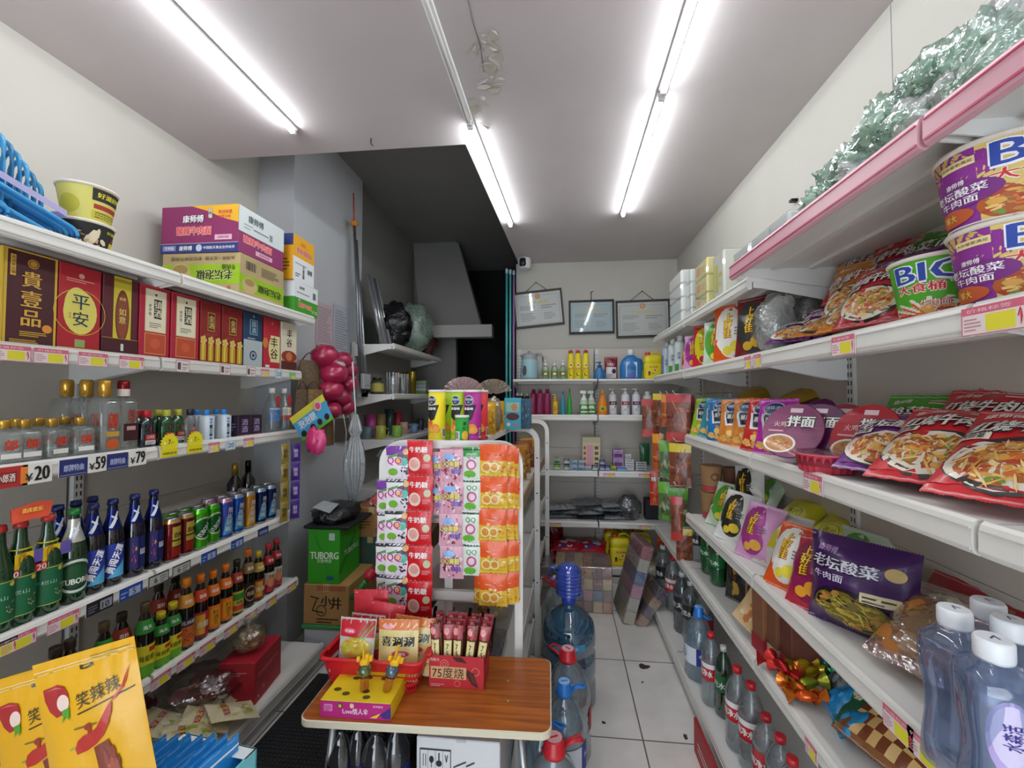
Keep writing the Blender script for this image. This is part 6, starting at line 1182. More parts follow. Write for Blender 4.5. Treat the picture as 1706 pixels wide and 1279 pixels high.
thing('toy_card', 'tilted yellow and blue sweets card hanging at the shelf end, with pink cones', 'toy card', [('backing_card', g), ('pink_cones', pk)])
for px, c, w2, lab in [(493, '4a2a8a', .05, 'hanging strip of purple snack packets at the shelf end'), (475, '8a7428', .04, 'hanging strip of dull gold snack packets beside the purple strip')]:
    parts = []
    for k in range(4):
        m = softbag(w2, .105, .014, c, lambda q: q.vtxt('糖果', .5, .5, .22, 'c8c0e0' if px == 493 else '4a3c14', b=.03), 'film', k, nu=6, nv=8); m.v = [(x, y, z-.11*(k+1)) for x, y, z in m.v]; parts.append(('snack_packet', m))
    thing('snack_strip', lab, 'snack strip', parts, hit(px, 738, x=-1.56), (0, 0, PI/4))
# cartons at the end of the left shelves
x0, yc = -1.575, 2.47
g = M().box(0, .28, 0, .34, 0, .19, 'c8ccd0', 'plastic', ch=.01); ld_ = M().box(-.01, .29, -.01, .35, .19, .215, '3a8a4a', 'plastic', ch=.006)
thing('storage_bin', 'white storage bin with a green lid on the floor under the brown carton', 'bin', [('bin_body', g), ('lid', ld_)], (x0, yc, 0))
g = box_raw(.29, .34, .24, 'b58a54', marks=0); cv = CV(1.2); cv.txt('井', .72, .55, .3, '2a1c10', b=.04).txt('小', .5, .6, .25, '2a1c10', b=.04).line(.15, .7, .35, .65, .03, '2a1c10').line(.3, .65, .2, .35, .03, '2a1c10').line(.2, .35, .45, .3, .03, '2a1c10').ring(.4, .35, .14, .02, '2a1c10').lines(.3, .05, .8, .2, 2, '4a3420')
for i in range(16): cv.rect(.3+.04*i, .85, .32+.04*i, .98, 'a83a34', 2)
g.art(cv, boxmap('f', .29, .34, .24), 'kraft'); thing('cardboard_box', 'brown carton with black brush writing, under the green beer carton', 'carton', g, (x0+.145, yc+.17, .216))
g = carton(.2, .28, .33, '2f9a1c', {'f': lambda c: (c.txt('TUBORG', .52, .52, .13, 'e8f0e0', w=.88, b=.05), c.txt('乐堡啤酒', .52, .42, .07, 'd8e8d0', w=.45), c.rect(.66, .8, .84, .93, 'c8d4dc', 2), c.rect(.6, .07, .82, .14, '1a5a6a', 2), c.line(.1, .98, .4, .6, .008, '1a6a1c'), c.line(.2, .98, .7, .1, .008, '1a6a1c')), 'r': lambda c: (c.txt('TUBORG', .55, .5, .1, 'cfe0c8', w=.7, b=.03), c.line(.0, .2, .8, .8, .1, '1f7a1c'))})
thing('beer_carton', 'bright green beer carton standing at the end of the left shelves', 'carton', g, (x0+.115, yc+.15, .457), .04)
g = M().blob((0, 0, .06), .14, .16, .075, '15161a', 'crinkle', 22, 12, .25, 2, 2.2).box(-.13, .16, -.15, .18, .0, .02, '1a1a1e', 'rubber', ch=.005); cd = M(); cd.P([(-.09, -.12, .125), (.04, -.15, .1), (.05, -.06, .135), (-.07, -.03, .145)], 'a8acae', 'card').P([(-.09, -.12, .124), (-.07, -.03, .144), (.05, -.06, .134), (.04, -.15, .099)], 'a8acae', 'card')
thing('waste_bag', 'black plastic parcel with a pale label lying on the green beer carton', 'bag', [('bag_film', g), ('label_card', cd)], (x0+.12, yc+.15, .79))
thing('cardboard_box', 'plain brown carton standing behind the green beer carton, topmost of its stack', 'carton', box_plain(.26, .3, .2, 'a87c4a', marks=1), (-1.33, 2.98, .63), .1)
thing('cardboard_box', 'dark teal sided carton under the plain brown one', 'carton', box_plain(.28, .3, .2, '3a5a54', 'card', marks=1), (-1.33, 2.98, .43), .05)
thing('cardboard_box', 'brown carton at the bottom of the stack behind the green beer carton', 'carton', box_plain(.3, .32, .43, '94703f'), (-1.34, 2.98, 0))
# clutter between the pillar and the rack
thing('cardboard_box', 'open brown box of small packets below the umbrella tip', 'carton', box_plain(.22, .3, .22, 'a88a50', marks=1), (-1.16, 3.05, .63), .2)
thing('cardboard_box', 'brown carton carrying the open box below the umbrella', 'carton', box_plain(.24, .34, .63, '7a6040', marks=1), (-1.06, 3.1, 0), .1)
for k, (z_, c, lab) in enumerate([(.86, '2a2440', 'navy folded cloth at the bottom of the pile beside the umbrella'), (.92, '34304a', 'purple grey folded cloth in the pile beside the umbrella'), (.98, '26263a', 'dark blue folded cloth in the pile beside the umbrella'), (1.04, '3c3a50', 'grey blue folded cloth on top of the pile beside the umbrella')]):
    thing('folded_cloth', lab, 'cloth', M().box(-.13, .13, -.14, .14, 0, .055, c, 'cloth', ch=.02), (-1.18, 3.06, z_), .15+.05*k)
thing('plastic_bag', 'crumpled grey translucent plastic bag on the folded cloths', 'bag', M().blob((0, 0, .07), .15, .13, .075, '8c949a', 'bagthick', 20, 12, .35, 7), (-1.2, 3.02, 1.1), 0)
for k, (px, py, c, lab) in enumerate([(628, 825, 'a83a34', 'red and white snack packet leaning in the open box'), (612, 838, '8a2a24', 'dark red snack packet lying in the open box')]):
    thing('snack_packet', lab, 'snack packet', plain_bag(c, .14, .18, .03, 20+k, 'film', ('e0d8d0', 'c84a40'), 10), hit(px, py+20, y=2.86), (-.5, .8, .3))
thing('fly_swatter', 'red round headed toy with a green handle behind the rack leg', 'toy', [('round_head', M().blob((0, 0, 0), .035, .035, .035, 'c8283c', 'plastic', 14, 10)), ('handle', M().tube([(-.02, 0, -.03), (-.11, 0, -.14)], .018, 8, '3a8a34', 'plastic'))], hit(617, 957, y=2.35))
thing('floor_crate', 'dark grey crate on the floor behind the left side of the rack', 'crate', M().box(-.14, .14, -.15, .15, 0, .5, '33363a', 'plastic', ch=.01), (-.92, 2.5, 0))
# ================================================================== WHITE RACK
RY = (1.76, 2.66, 3.52)
xr = (-.176, -.152, -.118)
rk = bpy.data.objects.new('display_rack', None); COL.objects.link(rk); rk['label'] = 'white tube framed rack in the middle of the shop, hung with sweets'; rk['category'] = 'display rack'; USED[rk['label']] = 1
for Y, x1 in zip(RY, xr):
    x0_ = x1-.585; R_ = .085; t = .0165; zt = 1.40
    pts = [(x0_, Y, .005), (x0_, Y, zt-R_)]+[(x0_+R_-R_*math.cos(a), Y, zt-R_+R_*math.sin(a)) for a in [PI/2*k/6 for k in range(1, 7)]]+[(x1-R_+R_*math.sin(a), Y, zt-R_+R_*math.cos(a)) for a in [PI/2*k/6 for k in range(0, 7)]]+[(x1, Y, .005)]
    g = M(); bb = len(g.v)
    for i, p in enumerate(pts):     # square section swept in the frame plane
        P0, P1 = Vector(pts[max(0, i-1)]), Vector(pts[min(len(pts)-1, i+1)]); d = (P1-P0).normalized(); nn = Vector((d.z, 0, -d.x))
        for sx, sy in ((1, 1), (1, -1), (-1, -1), (-1, 1)): q = Vector(p)+nn*t*sx; g.v.append((q.x, q.y+t*sy, q.z))
    for i in range(len(pts)-1):
        for j in range(4): g.F((bb+4*i+j, bb+4*i+(j+1) % 4, bb+4*i+4+(j+1) % 4, bb+4*i+4+j), 'eceae6', 'shelflip')
    g.F([bb+3, bb+2, bb+1, bb], 'eceae6', 'shelflip')
    f = link('end_frame', g, rk); hg = M()
    for z in (1.22, 1.0, .77, .45):
        for xx in (x0_, x1): hg.lathe([(.0045, 0), (.0045, .001)], 8, '222', 'matte', o=(0, 0, 0)) if 0 else hg.P([(xx+.005*math.cos(a), Y-t-.0006, z+.005*math.sin(a)) for a in [PI/4*k for k in range(8)]], '1c1c1c', 'matte')
    link('bolt_holes', hg, f)
    for z in (.77,) if Y < 2 else (): link('cross_bar', M().box(x0_+t, x1-t, Y-.012, Y+.012, z-.018, z+.018, 'e8e6e2', 'shelflip'), rk)
link('centre_post', M().box(-.50, -.465, 1.785, 1.80, .05, 1.39, 'e4e2de', 'shelflip'), rk)
for Y0, Y1, xa, xb in ((RY[0], RY[1], xr[0], xr[1]), (RY[1], RY[2], xr[1], xr[2])):
    for z, tz in ((.2, 0), (.42, 0), (.75, 0), (1.08, 0)):
        g = M(); a0, a1, b0_, b1 = xa-.56, xa-.02, xb-.56, xb-.02
        for (zz0, zz1) in ((z-.02, z),): 
            P = [(a0, Y0+.02, zz1), (a1, Y0+.02, zz1), (b1, Y1-.02, zz1), (b0_, Y1-.02, zz1)]; Q = [(p[0], p[1], zz0) for p in P]; g.P(P, 'dddad4', SH).P(Q[::-1], 'dddad4', SH)
            for i in range(4): g.P([P[i], Q[i], Q[(i+1) % 4], P[(i+1) % 4]], 'dddad4', SH)
        sh_ = link('shelf_board', g, rk); cc = '9c8466' if z > 1 else 'e2e0dc'
        lp = M(); P = [(a1, Y0+.02), (b1, Y1-.02)]; lp.P([(a1+.002, Y0+.02, z-.025), (b1+.002, Y1-.02, z-.025), (b1+.002, Y1-.02, z+.035), (a1+.002, Y0+.02, z+.035)], cc, 'card').P([(a1-.006, Y0+.02, z-.025), (a1-.006, Y0+.02, z+.035), (b1-.006, Y1-.02, z+.035), (b1-.006, Y1-.02, z-.025)], cc, 'card').P([(a1+.002, Y0+.02, z+.035), (b1+.002, Y1-.02, z+.035), (b1-.006, Y1-.02, z+.035), (a1-.006, Y0+.02, z+.035)], cc, 'card')
        link('shelf_edge', lp, sh_)
g = M(); P = [(-.60, 1.80, 1.405), (-.367, 1.80, 1.405), (-.308, 3.3, 1.405), (-.56, 3.3, 1.405)]; Q = [(x, y, 1.375) for x, y, z in P]; g.P(P, 'ecebe6', SH).P(Q[::-1], 'dcdad4', SH); [g.P([P[i], Q[i], Q[(i+1) % 4], P[(i+1) % 4]], 'e4e2de', SH) for i in range(4)]
tb = link('top_board', g, rk)
g = M(); cv = CV(4); cv.rect(0, 0, 1, 1, 'd8d6d0', 0).ell(.35, .5, .13, .3, 'd8a890', 1).rect(.66, .05, .8, .95, 'd8c84a', 1); g.art(cv, lambda u, v, o: (-.585+u*.2, 1.7985-o, 1.345+v*.05), 'card'); link('card_strip', g, tb)
TZ = 1.406
for px, Y, s, h, lab in [(728, 1.845, 'yellow', .225, 'yellow tall crisps can on the rack top, nearest the stair corner'), (743, 1.93, 'lime', .225, 'lime green tall crisps can directly behind the yellow one'), (765, 1.87, 'lime', .225, 'lime green tall crisps can between the yellow and magenta cans'), (787, 1.845, 'magenta', .225, 'magenta tall crisps can on the rack top'), (799, 1.92, 'red', .225, 'red tall crisps can behind the magenta one'), (770, 1.81, 'green', .115, 'short green crisps can in front of the tall cans')]:
    p = aty(px, Y, TZ); thing('crisps_can', lab, 'crisps can', chip_can(s, h, .038 if h > .2 else .031), p, -.3 if px < 740 else -.15, 'crisps cans on the rack top')
for k in range(4):
    p = aty(812+k*8, 2.15+k*.14, TZ); g = softbag(.09, .17, .06, 'd8a818', lambda c: c.food(.5, .5, .45, .42, ['e8c020', 'c88a20', 'f0d860', 'a86a20'], 30, k), 'film', k); thing('lollipop_bag', ('nearest', 'second', 'third', 'farthest')[k]+' golden wrapped sweets bag in the row behind the crisps cans', 'sweets bag', g, p, .5, 'golden sweets bags on the rack top')
def fan(c): return M().grid(lambda u, v: ((lambda a, q: (q*math.sin(a), .02*math.sin(u*60)*v, .02+q*math.cos(a)*.8))((u-.5)*2.6, .015+.115*v)), 48, 4, c, 'bagthick')
for px, Y, c, lab in [(772, 2.05, 'e0b0b8', 'fan shaped pink tied cellophane bag top behind the lime crisps can'), (822, 2.3, 'b09878', 'fan shaped bronze cellophane bag top above the golden sweets')]:
    p = aty(px, Y, TZ); thing('gift_bag', lab, 'bag', [('bag_film', M().blob((0, 0, .1), .05, .05, .1, c, 'bagthick', 14, 10, .2, 1)), ('fanned_top', (lambda m: (setattr(m, 'v', [(x*.8, y, z*.85+.19) for x, y, z in m.v]), m)[1])(fan(c)))], p, .1)
p = aty(855, 2.6, TZ); thing('gift_box', 'turquoise toy box on the far end of the rack top', 'box', carton(.1, .1, .19, '3a98b0', {'f': lambda c: c.rect(0, .0, 1, 1, '48b0c8', 0).rect(.1, .55, .9, .85, '9ac8b0', 1).ell(.6, .7, .2, .12, 'c8906a', 2).ell(.5, .4, .4, .12, '5a2a3a', 1).circ(.25, .15, .06, 'e8e0e8', 2).circ(.7, .13, .06, 'd87a90', 2)}), p, .05)
p = aty(876, 2.62, TZ); thing('gift_box', 'dark blue patterned toy box right of the turquoise one', 'box', carton(.07, .1, .185, '28506a', {'f': lambda c: c.food(.5, .5, .5, .5, ['3a7090', '1a3850', '5a90a8', '204a40'], 30, 3)}), p+Vector((.0, 0, 0)), .05)
# hanging strips on the rack front
FY = 1.735
def hang(px, py, s, n, w, h, Y, lab, grp=None, rz_=0, cat='sweets strip'):
    p = hit(px, py, y=Y); thing('sweets_strip', lab, cat, strip(s, n, w, h), p, rz_, grp)
hang(664, 742, 'berry', 5, .105, .131, 1.69, 'hanging strip of white berry sweets packets with a purple top packet', rz_=.05)
hang(647, 800, 'berry', 4, .10, .129, 1.73, 'hanging strip of white berry sweets packets, half hidden behind the purple topped one')
hang(700, 733, 'milk', 5, .11, .143, 1.69, 'hanging strip of bright red milk sweets packets')
hang(727, 752, 'pink', 2, .08, .13, 1.72, 'short strip of pink fruit sweets packets beside the red strip')
hang(753, 748, 'pink', 4, .10, .13, 1.69, 'longer strip of pink and purple fruit sweets packets with yellow lettering')
hang(769, 745, 'pink', 3, .09, .13, 1.73, 'strip of pink sweets packets tucked behind the longer pink strip')
hang(786, 744, 'green', 4, .072, .128, 1.68, 'hanging strip of white and green fruit sweets packets')
hang(822, 740, 'orange', 5, .115, .128, 1.68, 'front strip of orange biscuit packets on the rack')
hang(836, 742, 'orange', 5, .11, .126, 1.70, 'second strip of orange biscuit packets, just behind the front one')
hang(847, 746, 'orange', 5, .09, .124, 1.72, 'third strip of orange biscuit packets, nearest the right rack leg')
hang(808, 752, 'orange', 5, .09, .124, 1.73, 'strip of orange biscuit packets behind the green strip')
for k in range(7):
    p = aty(884+k*5 if k < 6 else 880, 2.0+k*.22, 1.081); thing('snack_bag', ('nearest', 'second', 'third', 'fourth', 'fifth', 'sixth', 'farthest')[k]+' golden brown cake bag on the brown edged rack shelf', 'snack bag', _PR.setdefault(('cakebag', k % 3), softbag(.15, .2, .08, ('c8902c', 'b87830', '8a4a28')[k % 3], lambda c: c.food(.5, .45, .4, .38, ['e8c050', 'c8862c', 'f0d890', '8a3a1c'], 30, k), 'film', k).mesh('snack_bag')), Vector((xr[0]-.13+.01*k, 1.98+k*.22, 1.081)), (-.15, 0, .7), 'golden brown cake bags in the rack')
for k, (Y, z, c, lab) in enumerate([(2.1, .751, 'c8506a', 'pink snack bag on the rack shelf near the jug'), (2.5, .751, '5a8a4a', 'green snack bag on the rack shelf behind the pink one'), (2.95, .751, '9a3a34', 'dark red snack bag far along the rack shelf'), (2.2, .421, 'b8a890', 'pale snack bag on the low rack shelf'), (2.9, .421, '4a2a34', 'maroon snack bag on the low rack shelf')]):
    thing('snack_bag', lab, 'snack bag', plain_bag(c, .2, .22, .08, 30+k, 'film', ('e0d0b0', 'a86a3a', 'd8c070'), 16), (-.36, Y, z), (-.3, 0, .8))
thing('snack_tray', 'clear tray of dark chocolate sticks on the low rack shelf behind the chocolate box', 'tray', [('tray_body', M().box(-.2, .2, -.12, .12, 0, .07, 'b8b8c8', 'clearbag', ch=.01)), ('chocolate_sticks', (lambda m: ([m.tube([(-.17+.026*i, -.09, .02), (-.19+.028*i, .05, .15+.02*(i % 3))], .009, 6, '3a1c1c', 'film') for i in range(13)], m)[1])(M()))], (-.46, 1.92, .422))
# ================================================================== TABLE
wood = bpy.data.materials.new('wood'); wood.use_nodes = True; N = wood.node_tree.nodes; Lk = wood.node_tree.links; MATS['wood'] = wood
tc = N.new('ShaderNodeTexCoord'); mp = N.new('ShaderNodeMapping'); mp.inputs['Scale'].default_value = (1.2, 22, 5); wv = N.new('ShaderNodeTexNoise'); wv.inputs['Scale'].default_value = 2.2; wv.inputs['Detail'].default_value = 8; wv.inputs['Distortion'].default_value = .6
rp = N.new('ShaderNodeValToRGB'); rp.color_ramp.elements[0].color = lin('7a3f16'); rp.color_ramp.elements[1].color = lin('b9682a'); rp.color_ramp.elements[0].position = .3; rp.color_ramp.elements[1].position = .7
Lk.new(tc.outputs['Object'], mp.inputs[0]); Lk.new(mp.outputs[0], wv.inputs[0]); Lk.new(wv.outputs[0], rp.inputs[0]); Lk.new(rp.outputs[0], N['Principled BSDF'].inputs['Base Color']); N['Principled BSDF'].inputs['Roughness'].default_value = .28
TT = .585
def rrect(x0, x1, y0, y1, r, n=6):
    o = []
    for cx, cy, a in ((x1-r, y0+r, -PI/2), (x1-r, y1-r, 0), (x0+r, y1-r, PI/2), (x0+r, y0+r, PI)):
        for i in range(n+1): t = a+PI/2*i/n; o.append((cx+r*math.cos(t), cy+r*math.sin(t)))
    return o
w_, d_ = .80, .37
P = rrect(-w_/2, w_/2, -d_/2, d_/2, .035); P2 = rrect(-w_/2+.004, w_/2-.004, -d_/2+.004, d_/2-.004, .032)
top = M().P([(x, y, 0) for x, y in P2], 'fff', 'wood').P([(x, y, -.02) for x, y in P][::-1], 'fff', 'wood')
ed = M(); [ed.P([(*P[i], -.021), (*P[(i+1) % len(P)], -.021), (*P[(i+1) % len(P)], -.002), (*P[i], -.002)], 'd8d0b8', 'plastic', False) for i in range(len(P))]; [ed.P([(*P[i], -.002), (*P[(i+1) % len(P)], -.002), (*P2[(i+1) % len(P)], .0003), (*P2[i], .0003)], 'd8d0b8', 'plastic') for i in range(len(P))]
scr = [M().lathe([(.006, .0003), (.004, .0016)], 12, 'c8b8a0', 'metal', o=(x, y, 0)) for x, y in ((.245, .045), (.255, -.055))]
legs = [('table_leg', M().tube([(sx*.30, sy*.14, -.02), (sx*.36, sy*.15, -TT+.01)], .011, 10, 'b8bcc0', 'steel').tube([(sx*.36, sy*.15, -TT+.03), (sx*.36, sy*.15, -TT+.001)], .014, 10, '26282a', 'rubber')) for sx in (-1, 1) for sy in (-1, 1)]
thing('folding_table', 'low table with a glossy brown wood grain top and cream edge', 'table', [('tabletop', top, [('screw_cap', scr[0]), ('screw_cap', scr[1])]), ('edge_band', ed)]+legs, (-.437, 1.475, TT), .03)
tz = TT+.001
# red basket with packets
def basket(w, d, h, c):
    g = M(); nx, nz = 18, 4
    def wall(u, v): # u around
        P_ = rrect(-w/2*(.84+.16*v), w/2*(.84+.16*v), -d/2*(.82+.18*v), d/2*(.82+.18*v), .03, 5); n = len(P_); t = u*n; i = int(t) % n; f = t-int(t); a, b = P_[i], P_[(i+1) % n]; return (a[0]+(b[0]-a[0])*f, a[1]+(b[1]-a[1])*f, v*h)
    n = 24*3
    for j in range(9):
        v0, v1 = j/9, (j+1)/9
        for i in range(n):
            if j % 2 == 1 and 1 <= j <= 5 and i % 3 != 0: continue
            g.P([wall(i/n, v0), wall((i+1)/n, v0), wall((i+1)/n, v1), wall(i/n, v1)], c, 'plastic')
    rim = M(); n2 = 48; rim.tube([wall(i/n2, 1) for i in range(n2)], .007, 8, c, 'plastic', closed=True)
    bt = M().P([(x, y, .002) for x, y in rrect(-w*.42, w*.42, -d*.41, d*.41, .03)], c, 'plastic')
    hs = [('basket_handle', M().box(sx*w/2-.004 if sx < 0 else w/2-.012, sx*w/2+.012 if sx < 0 else w/2+.016, -.045, .045, h-.008, h+.006, c, 'plastic', ch=.003)) for sx in (-1, 1)]
    return [('basket_wall', g, [('basket_base', bt)]), ('rim', rim)]+hs
bc = hit(627, 1152, z=tz); bkx, bky = bc.x, 1.505
thing('plastic_basket', 'bright red plastic basket on the brown table', 'basket', basket(.37, .19, .108, 'c81e28'), (bkx-.02, bky, tz), 0)
for px, y, s, w2, h2, t_, lab in [(590, 1.45, 'scallion', .135, .2, 0.02, 'snack pack with green scallion leaves standing in the red basket'), (662, 1.455, 'spicystick', .15, .2, -.02, 'orange and yellow snack pack with big black characters in the red basket'), (682, 1.50, 'spicystick', .15, .19, .08, 'orange and yellow snack pack behind the front one in the red basket'), (605, 1.50, 'scallion', .13, .19, .05, 'scallion snack pack half hidden behind the front one'), (618, 1.56, 'redplain', .14, .25, -.06, 'plain red pack standing at the back of the basket, taller one'), (630, 1.53, 'redplain', .14, .22, .12, 'plain red pack leaning in the back of the basket, lower one')]:
    thing('snack_packet', lab, 'snack packet', snack_flat(s, w2, h2), aty(px, y, tz+.02), (-.12, t_, .0))
cb = hit(760, 1146, z=tz); W3 = .195
g = M(); 
for q in ((-W3/2, -W3/2+.003, 0, .11), (W3/2-.003, W3/2, 0, .11), (-W3/2, W3/2, 0, .003), (-W3/2, W3/2, .107, .11)): g.box(q[0], q[1], q[2], q[3], 0, .108 if q[2] < .1 or q[0] == q[1] else .19, 'b82430', 'card')
g.box(-W3/2, W3/2, 0, .11, 0, .003, 'b82430', 'card')
cv = CV(W3/.108); cv.rect(0, 0, 1, 1, 'bb2632', 0).rect(.03, .28, .68, .66, 'd8a878', 1).txt('75度烧', .35, .47, .34, '241410', w=.58, b=.0).ring(.28, .74, .14, .02, 'e08a7a', 1).ring(.28, .74, .07, .02, 'e08a7a', 1).ring(.85, .55, .13, .02, 'e08a7a', 1).poly([(.42, .98), (.6, .98), (.7, .8), (.5, .85)], '3a1a14', 2).poly([(.7, .6), (.82, .5), (.9, .05), (.78, .15), (.68, .45)], '3a1a14', 2).poly([(.72, .56), (.82, .48), (.88, .1), (.8, .2)], '5c2a1c', 3).ring(.52, .15, .1, .015, 'e08a7a', 1).lines(.04, .04, .3, .14, 2, 'e0a0a0').txt('巧克力', .1, .88, .1, 'f0d8d8')
g.art(cv, lambda u, v, o: ((u-.5)*W3, -o, v*.108), 'card')
thing('display_box', 'red chocolate snack display box on the table, right of the basket', 'box', g, (cb.x, cb.y, tz), 0)
nm = ('leftmost', 'second from the left', 'third from the left', 'middle', 'third from the right', 'second from the right', 'rightmost')
for row in range(3):
    for k in range(5):
        x = cb.x-.074+.0365*k; thing('wafer_bar', ('front', 'middle', 'back')[row]+' row chocolate bar in the red display box, '+('leftmost', 'second from the left', 'middle', 'second from the right', 'rightmost')[k], 'chocolate bar', wafer(k % 3), Vector((x, cb.y+.021+.032*row, tz+.02+.006*row)), (-.04, (-.06, .02, .0, .1, .16)[k], (.0, .1, -.1)[(k+row) % 3]), 'chocolate bars in the red display box', scale=(1.05, 1, 1.35))
yb = hit(592, 1197, z=tz); 
g = M().box(-.115, .115, 0, .145, 0, .055, 'e8cc1c', 'card', ch=.0015)
cv = CV(4.2); cv.rect(0, 0, 1, 1, 'b8207a', 0).rect(0, .94, 1, 1, 'e8cc1c', 2).txt('Love情人伞', .5, .42, .34, 'f0d8e8', w=.36, b=.03).rect(.05, .35, .17, .75, 'd888b8', 1).lines(.06, .38, .16, .7, 3, 'b8207a', 2).circ(.28, .68, .15, '3a3a2a', 2).circ(.28, .68, .1, 'c8b84a', 3).txt('棒棒糖果', .82, .75, .14, 'e8b8d8').poly([(.84, .3), (1, .75), (1, .1), (.9, .1)], '3a2a7a', 1).poly([(.7, .1), (.86, .4), (.8, .1)], 'e8cc1c', 2).ell(.45, .72, .03, .14, 'e8c8a8', 3)
g.art(cv, lambda u, v, o: ((u-.5)*.23, -o, v*.055), 'card'); hl = CV(1.6)
for x, y in ((.14, .32), (.3, .2), (.3, .72), (.48, .75), (.56, .3), (.72, .75), (.62, .12)): hl.ell(x, y, .055, .06, '4a4410', 2)
hl.ell(.18, .78, .06, .04, 'c8a81c', 2); hl.ell(.5, .5, .05, .03, 'c8a81c', 2); g.art(hl, lambda u, v, o: ((u-.5)*.23, v*.145, .055+o), 'card')
thing('display_box', 'yellow and magenta sweets display box with round holes, on the table front', 'box', g, (yb.x, yb.y, tz), .02)
for dx, dy, a, c, lab in [(.005, .05, 0.0, '6a8a4a', 'yellow hand shaped toy sweet standing in the display box, left one'), (.078, .055, .28, '5a8aa8', 'yellow hand shaped toy sweet standing in the display box, right one')]:
    h1 = M().lathe([(.011, 0), (.013, .01), (.012, .035), (.016, .04)], 14, 'd8742a', 'tint'); h2 = M().blob((0, 0, .055), .019, .019, .019, c, 'tint', 16, 10)
    h3 = M().box(-.013, .013, -.011, .011, .07, .088, 'e8b414', 'plastic', ch=.005).box(-.006, .0, -.005, .005, .086, .128, 'e8b414', 'plastic', ch=.0025).box(-.022, -.012, -.007, .003, .082, .097, 'e8b414', 'plastic', ch=.003).box(.001, .013, -.008, .006, .084, .1, 'e8b414', 'plastic', ch=.003).box(.012, .023, -.008, .004, .08, .096, 'e8b414', 'plastic', ch=.003)
    thing('toy_sweet', lab, 'toy sweet', [('stick_base', h1), ('clear_ball', h2), ('hand_top', h3)], Vector((yb.x+dx, yb.y+dy, tz+.0555)), (0, a, .3), scale=1.15)
# under the table
a, b = hit(694, 1222, y=1.31), hit(833, 1232, y=1.31); w4 = b.x-a.x; h4 = .54
g = carton(w4, .3, h4, 'd4d6d8', {'f': lambda c: (c.rect(.04, .78, .42, .94, '2a2c30', 1), c.rect(.05, .79, .41, .93, 'd4d6d8', 2), [c.rect(.05+.09*i, .79, .054+.09*i, .93, '2a2c30', 3) for i in range(1, 4)], c.rect(.05, .82, .41, .825, '2a2c30', 3), c.ell(.185, .88, .028, .02, '1c1c20', 4), c.rect(.18, .835, .19, .88, '1c1c20', 4), c.circ(.275, .86, .018, '1c1c20', 4), c.rect(.267, .86, .283, .92, '1c1c20', 4), c.line(.085, .84, .085, .91, .004, '1c1c20', 4), c.line(.115, .84, .115, .91, .004, '1c1c20', 4), c.line(.35, .91, .365, .87, .005, '1c1c20', 4), c.line(.38, .91, .365, .87, .005, '1c1c20', 4), c.line(.45, .845, .6, .88, .008, '2a2c30', 3), c.line(.6, .855, .7, .88, .008, '2a2c30', 3), c.rect(.66, .6, .82, .76, '1c1e22', 1), c.rect(.68, .615, .8, .745, 'c8ccd4', 2), c.rect(.68, .67, .8, .675, '1c1e22', 3), c.rect(.48, .985, .6, 1, 'b4b8bc', 2))})
thing('cardboard_box', 'white carton with handling symbols standing under the table', 'carton', g, ((a.x+b.x)/2, 1.46, 0))
thing('cardboard_box', 'dark carton under the pack of dark cola bottles', 'carton', box_plain(.3, .3, .2, '3a3430', 'card'), (-.64, 1.47, 0))
for k, (px, Y) in enumerate(((567, 1.35), (597, 1.38), (626, 1.35), (659, 1.38), (575, 1.5), (640, 1.5))):
    thing('cola_bottle', ('first', 'second', 'third', 'fourth')[k]+' dark cola bottle from the left under the table front edge' if k < 4 else ('left', 'right')[k-4]+' dark cola bottle in the back row under the table', 'bottle', pet_bottle('cola', .33, .047), aty(px, Y, .401) if 0 else Vector((aty(px, Y, .4).x, Y, .201)), 0, 'dark cola bottles under the table')
# ================================================================== WATER IN THE AISLE
def wat(px, py, z, k, lab, cap, rz_, tint='cfdfe6', r=.1, H=.36, grp='large water bottles in the aisle'):
    p = hit(px, py, z=z); thing('water_bottle', lab, 'water bottle', water_big(cap, tint, r, H), Vector((p.x, p.y, .001)), rz_, grp); return p
wat(923, 1232, .44, 0, 'large water bottle with a red cap and swung out red handle, nearest in the aisle', 'red', .45, r=.105, H=.395)
p = Vector((-.075, 1.63, .001)); thing('water_bottle', 'large water bottle with a blue ring handle beside the table corner', 'water bottle', water_big('blue', 'b8d4e4', .085, .36), p, -.4, 'large water bottles in the aisle')
wat(940, 1140, .405, 0, 'large water bottle with a pale blue cap in the middle of the aisle row', 'blue', .3, 'b8d4e4', .088, .365)
wat(946, 1083, .445, 0, 'large water bottle with a red cap standing just before the big jug', 'red', 2.4, r=.103, H=.4)
p = hit(948, 1016, z=.5); thing('water_jug', 'big dark blue water jug with a ribbed blue pump cap', 'water jug', water_jug(), Vector((p.x, 2.31, .001)), 0, scale=(1.04, 1.04, 1.04))
thing('water_bottle', 'large pale water bottle with a red handle behind the big jug', 'water bottle', water_big('red', 'd8e0e2', .1, .42), (-.03, 2.68, .001), 2.6, 'large water bottles in the aisle')
thing('drink_bottle', 'small clear bottle on the floor between the rack leg and the jug', 'bottle', pet_bottle('mono', .22, .032), (-.13, 1.98, .001), 0)
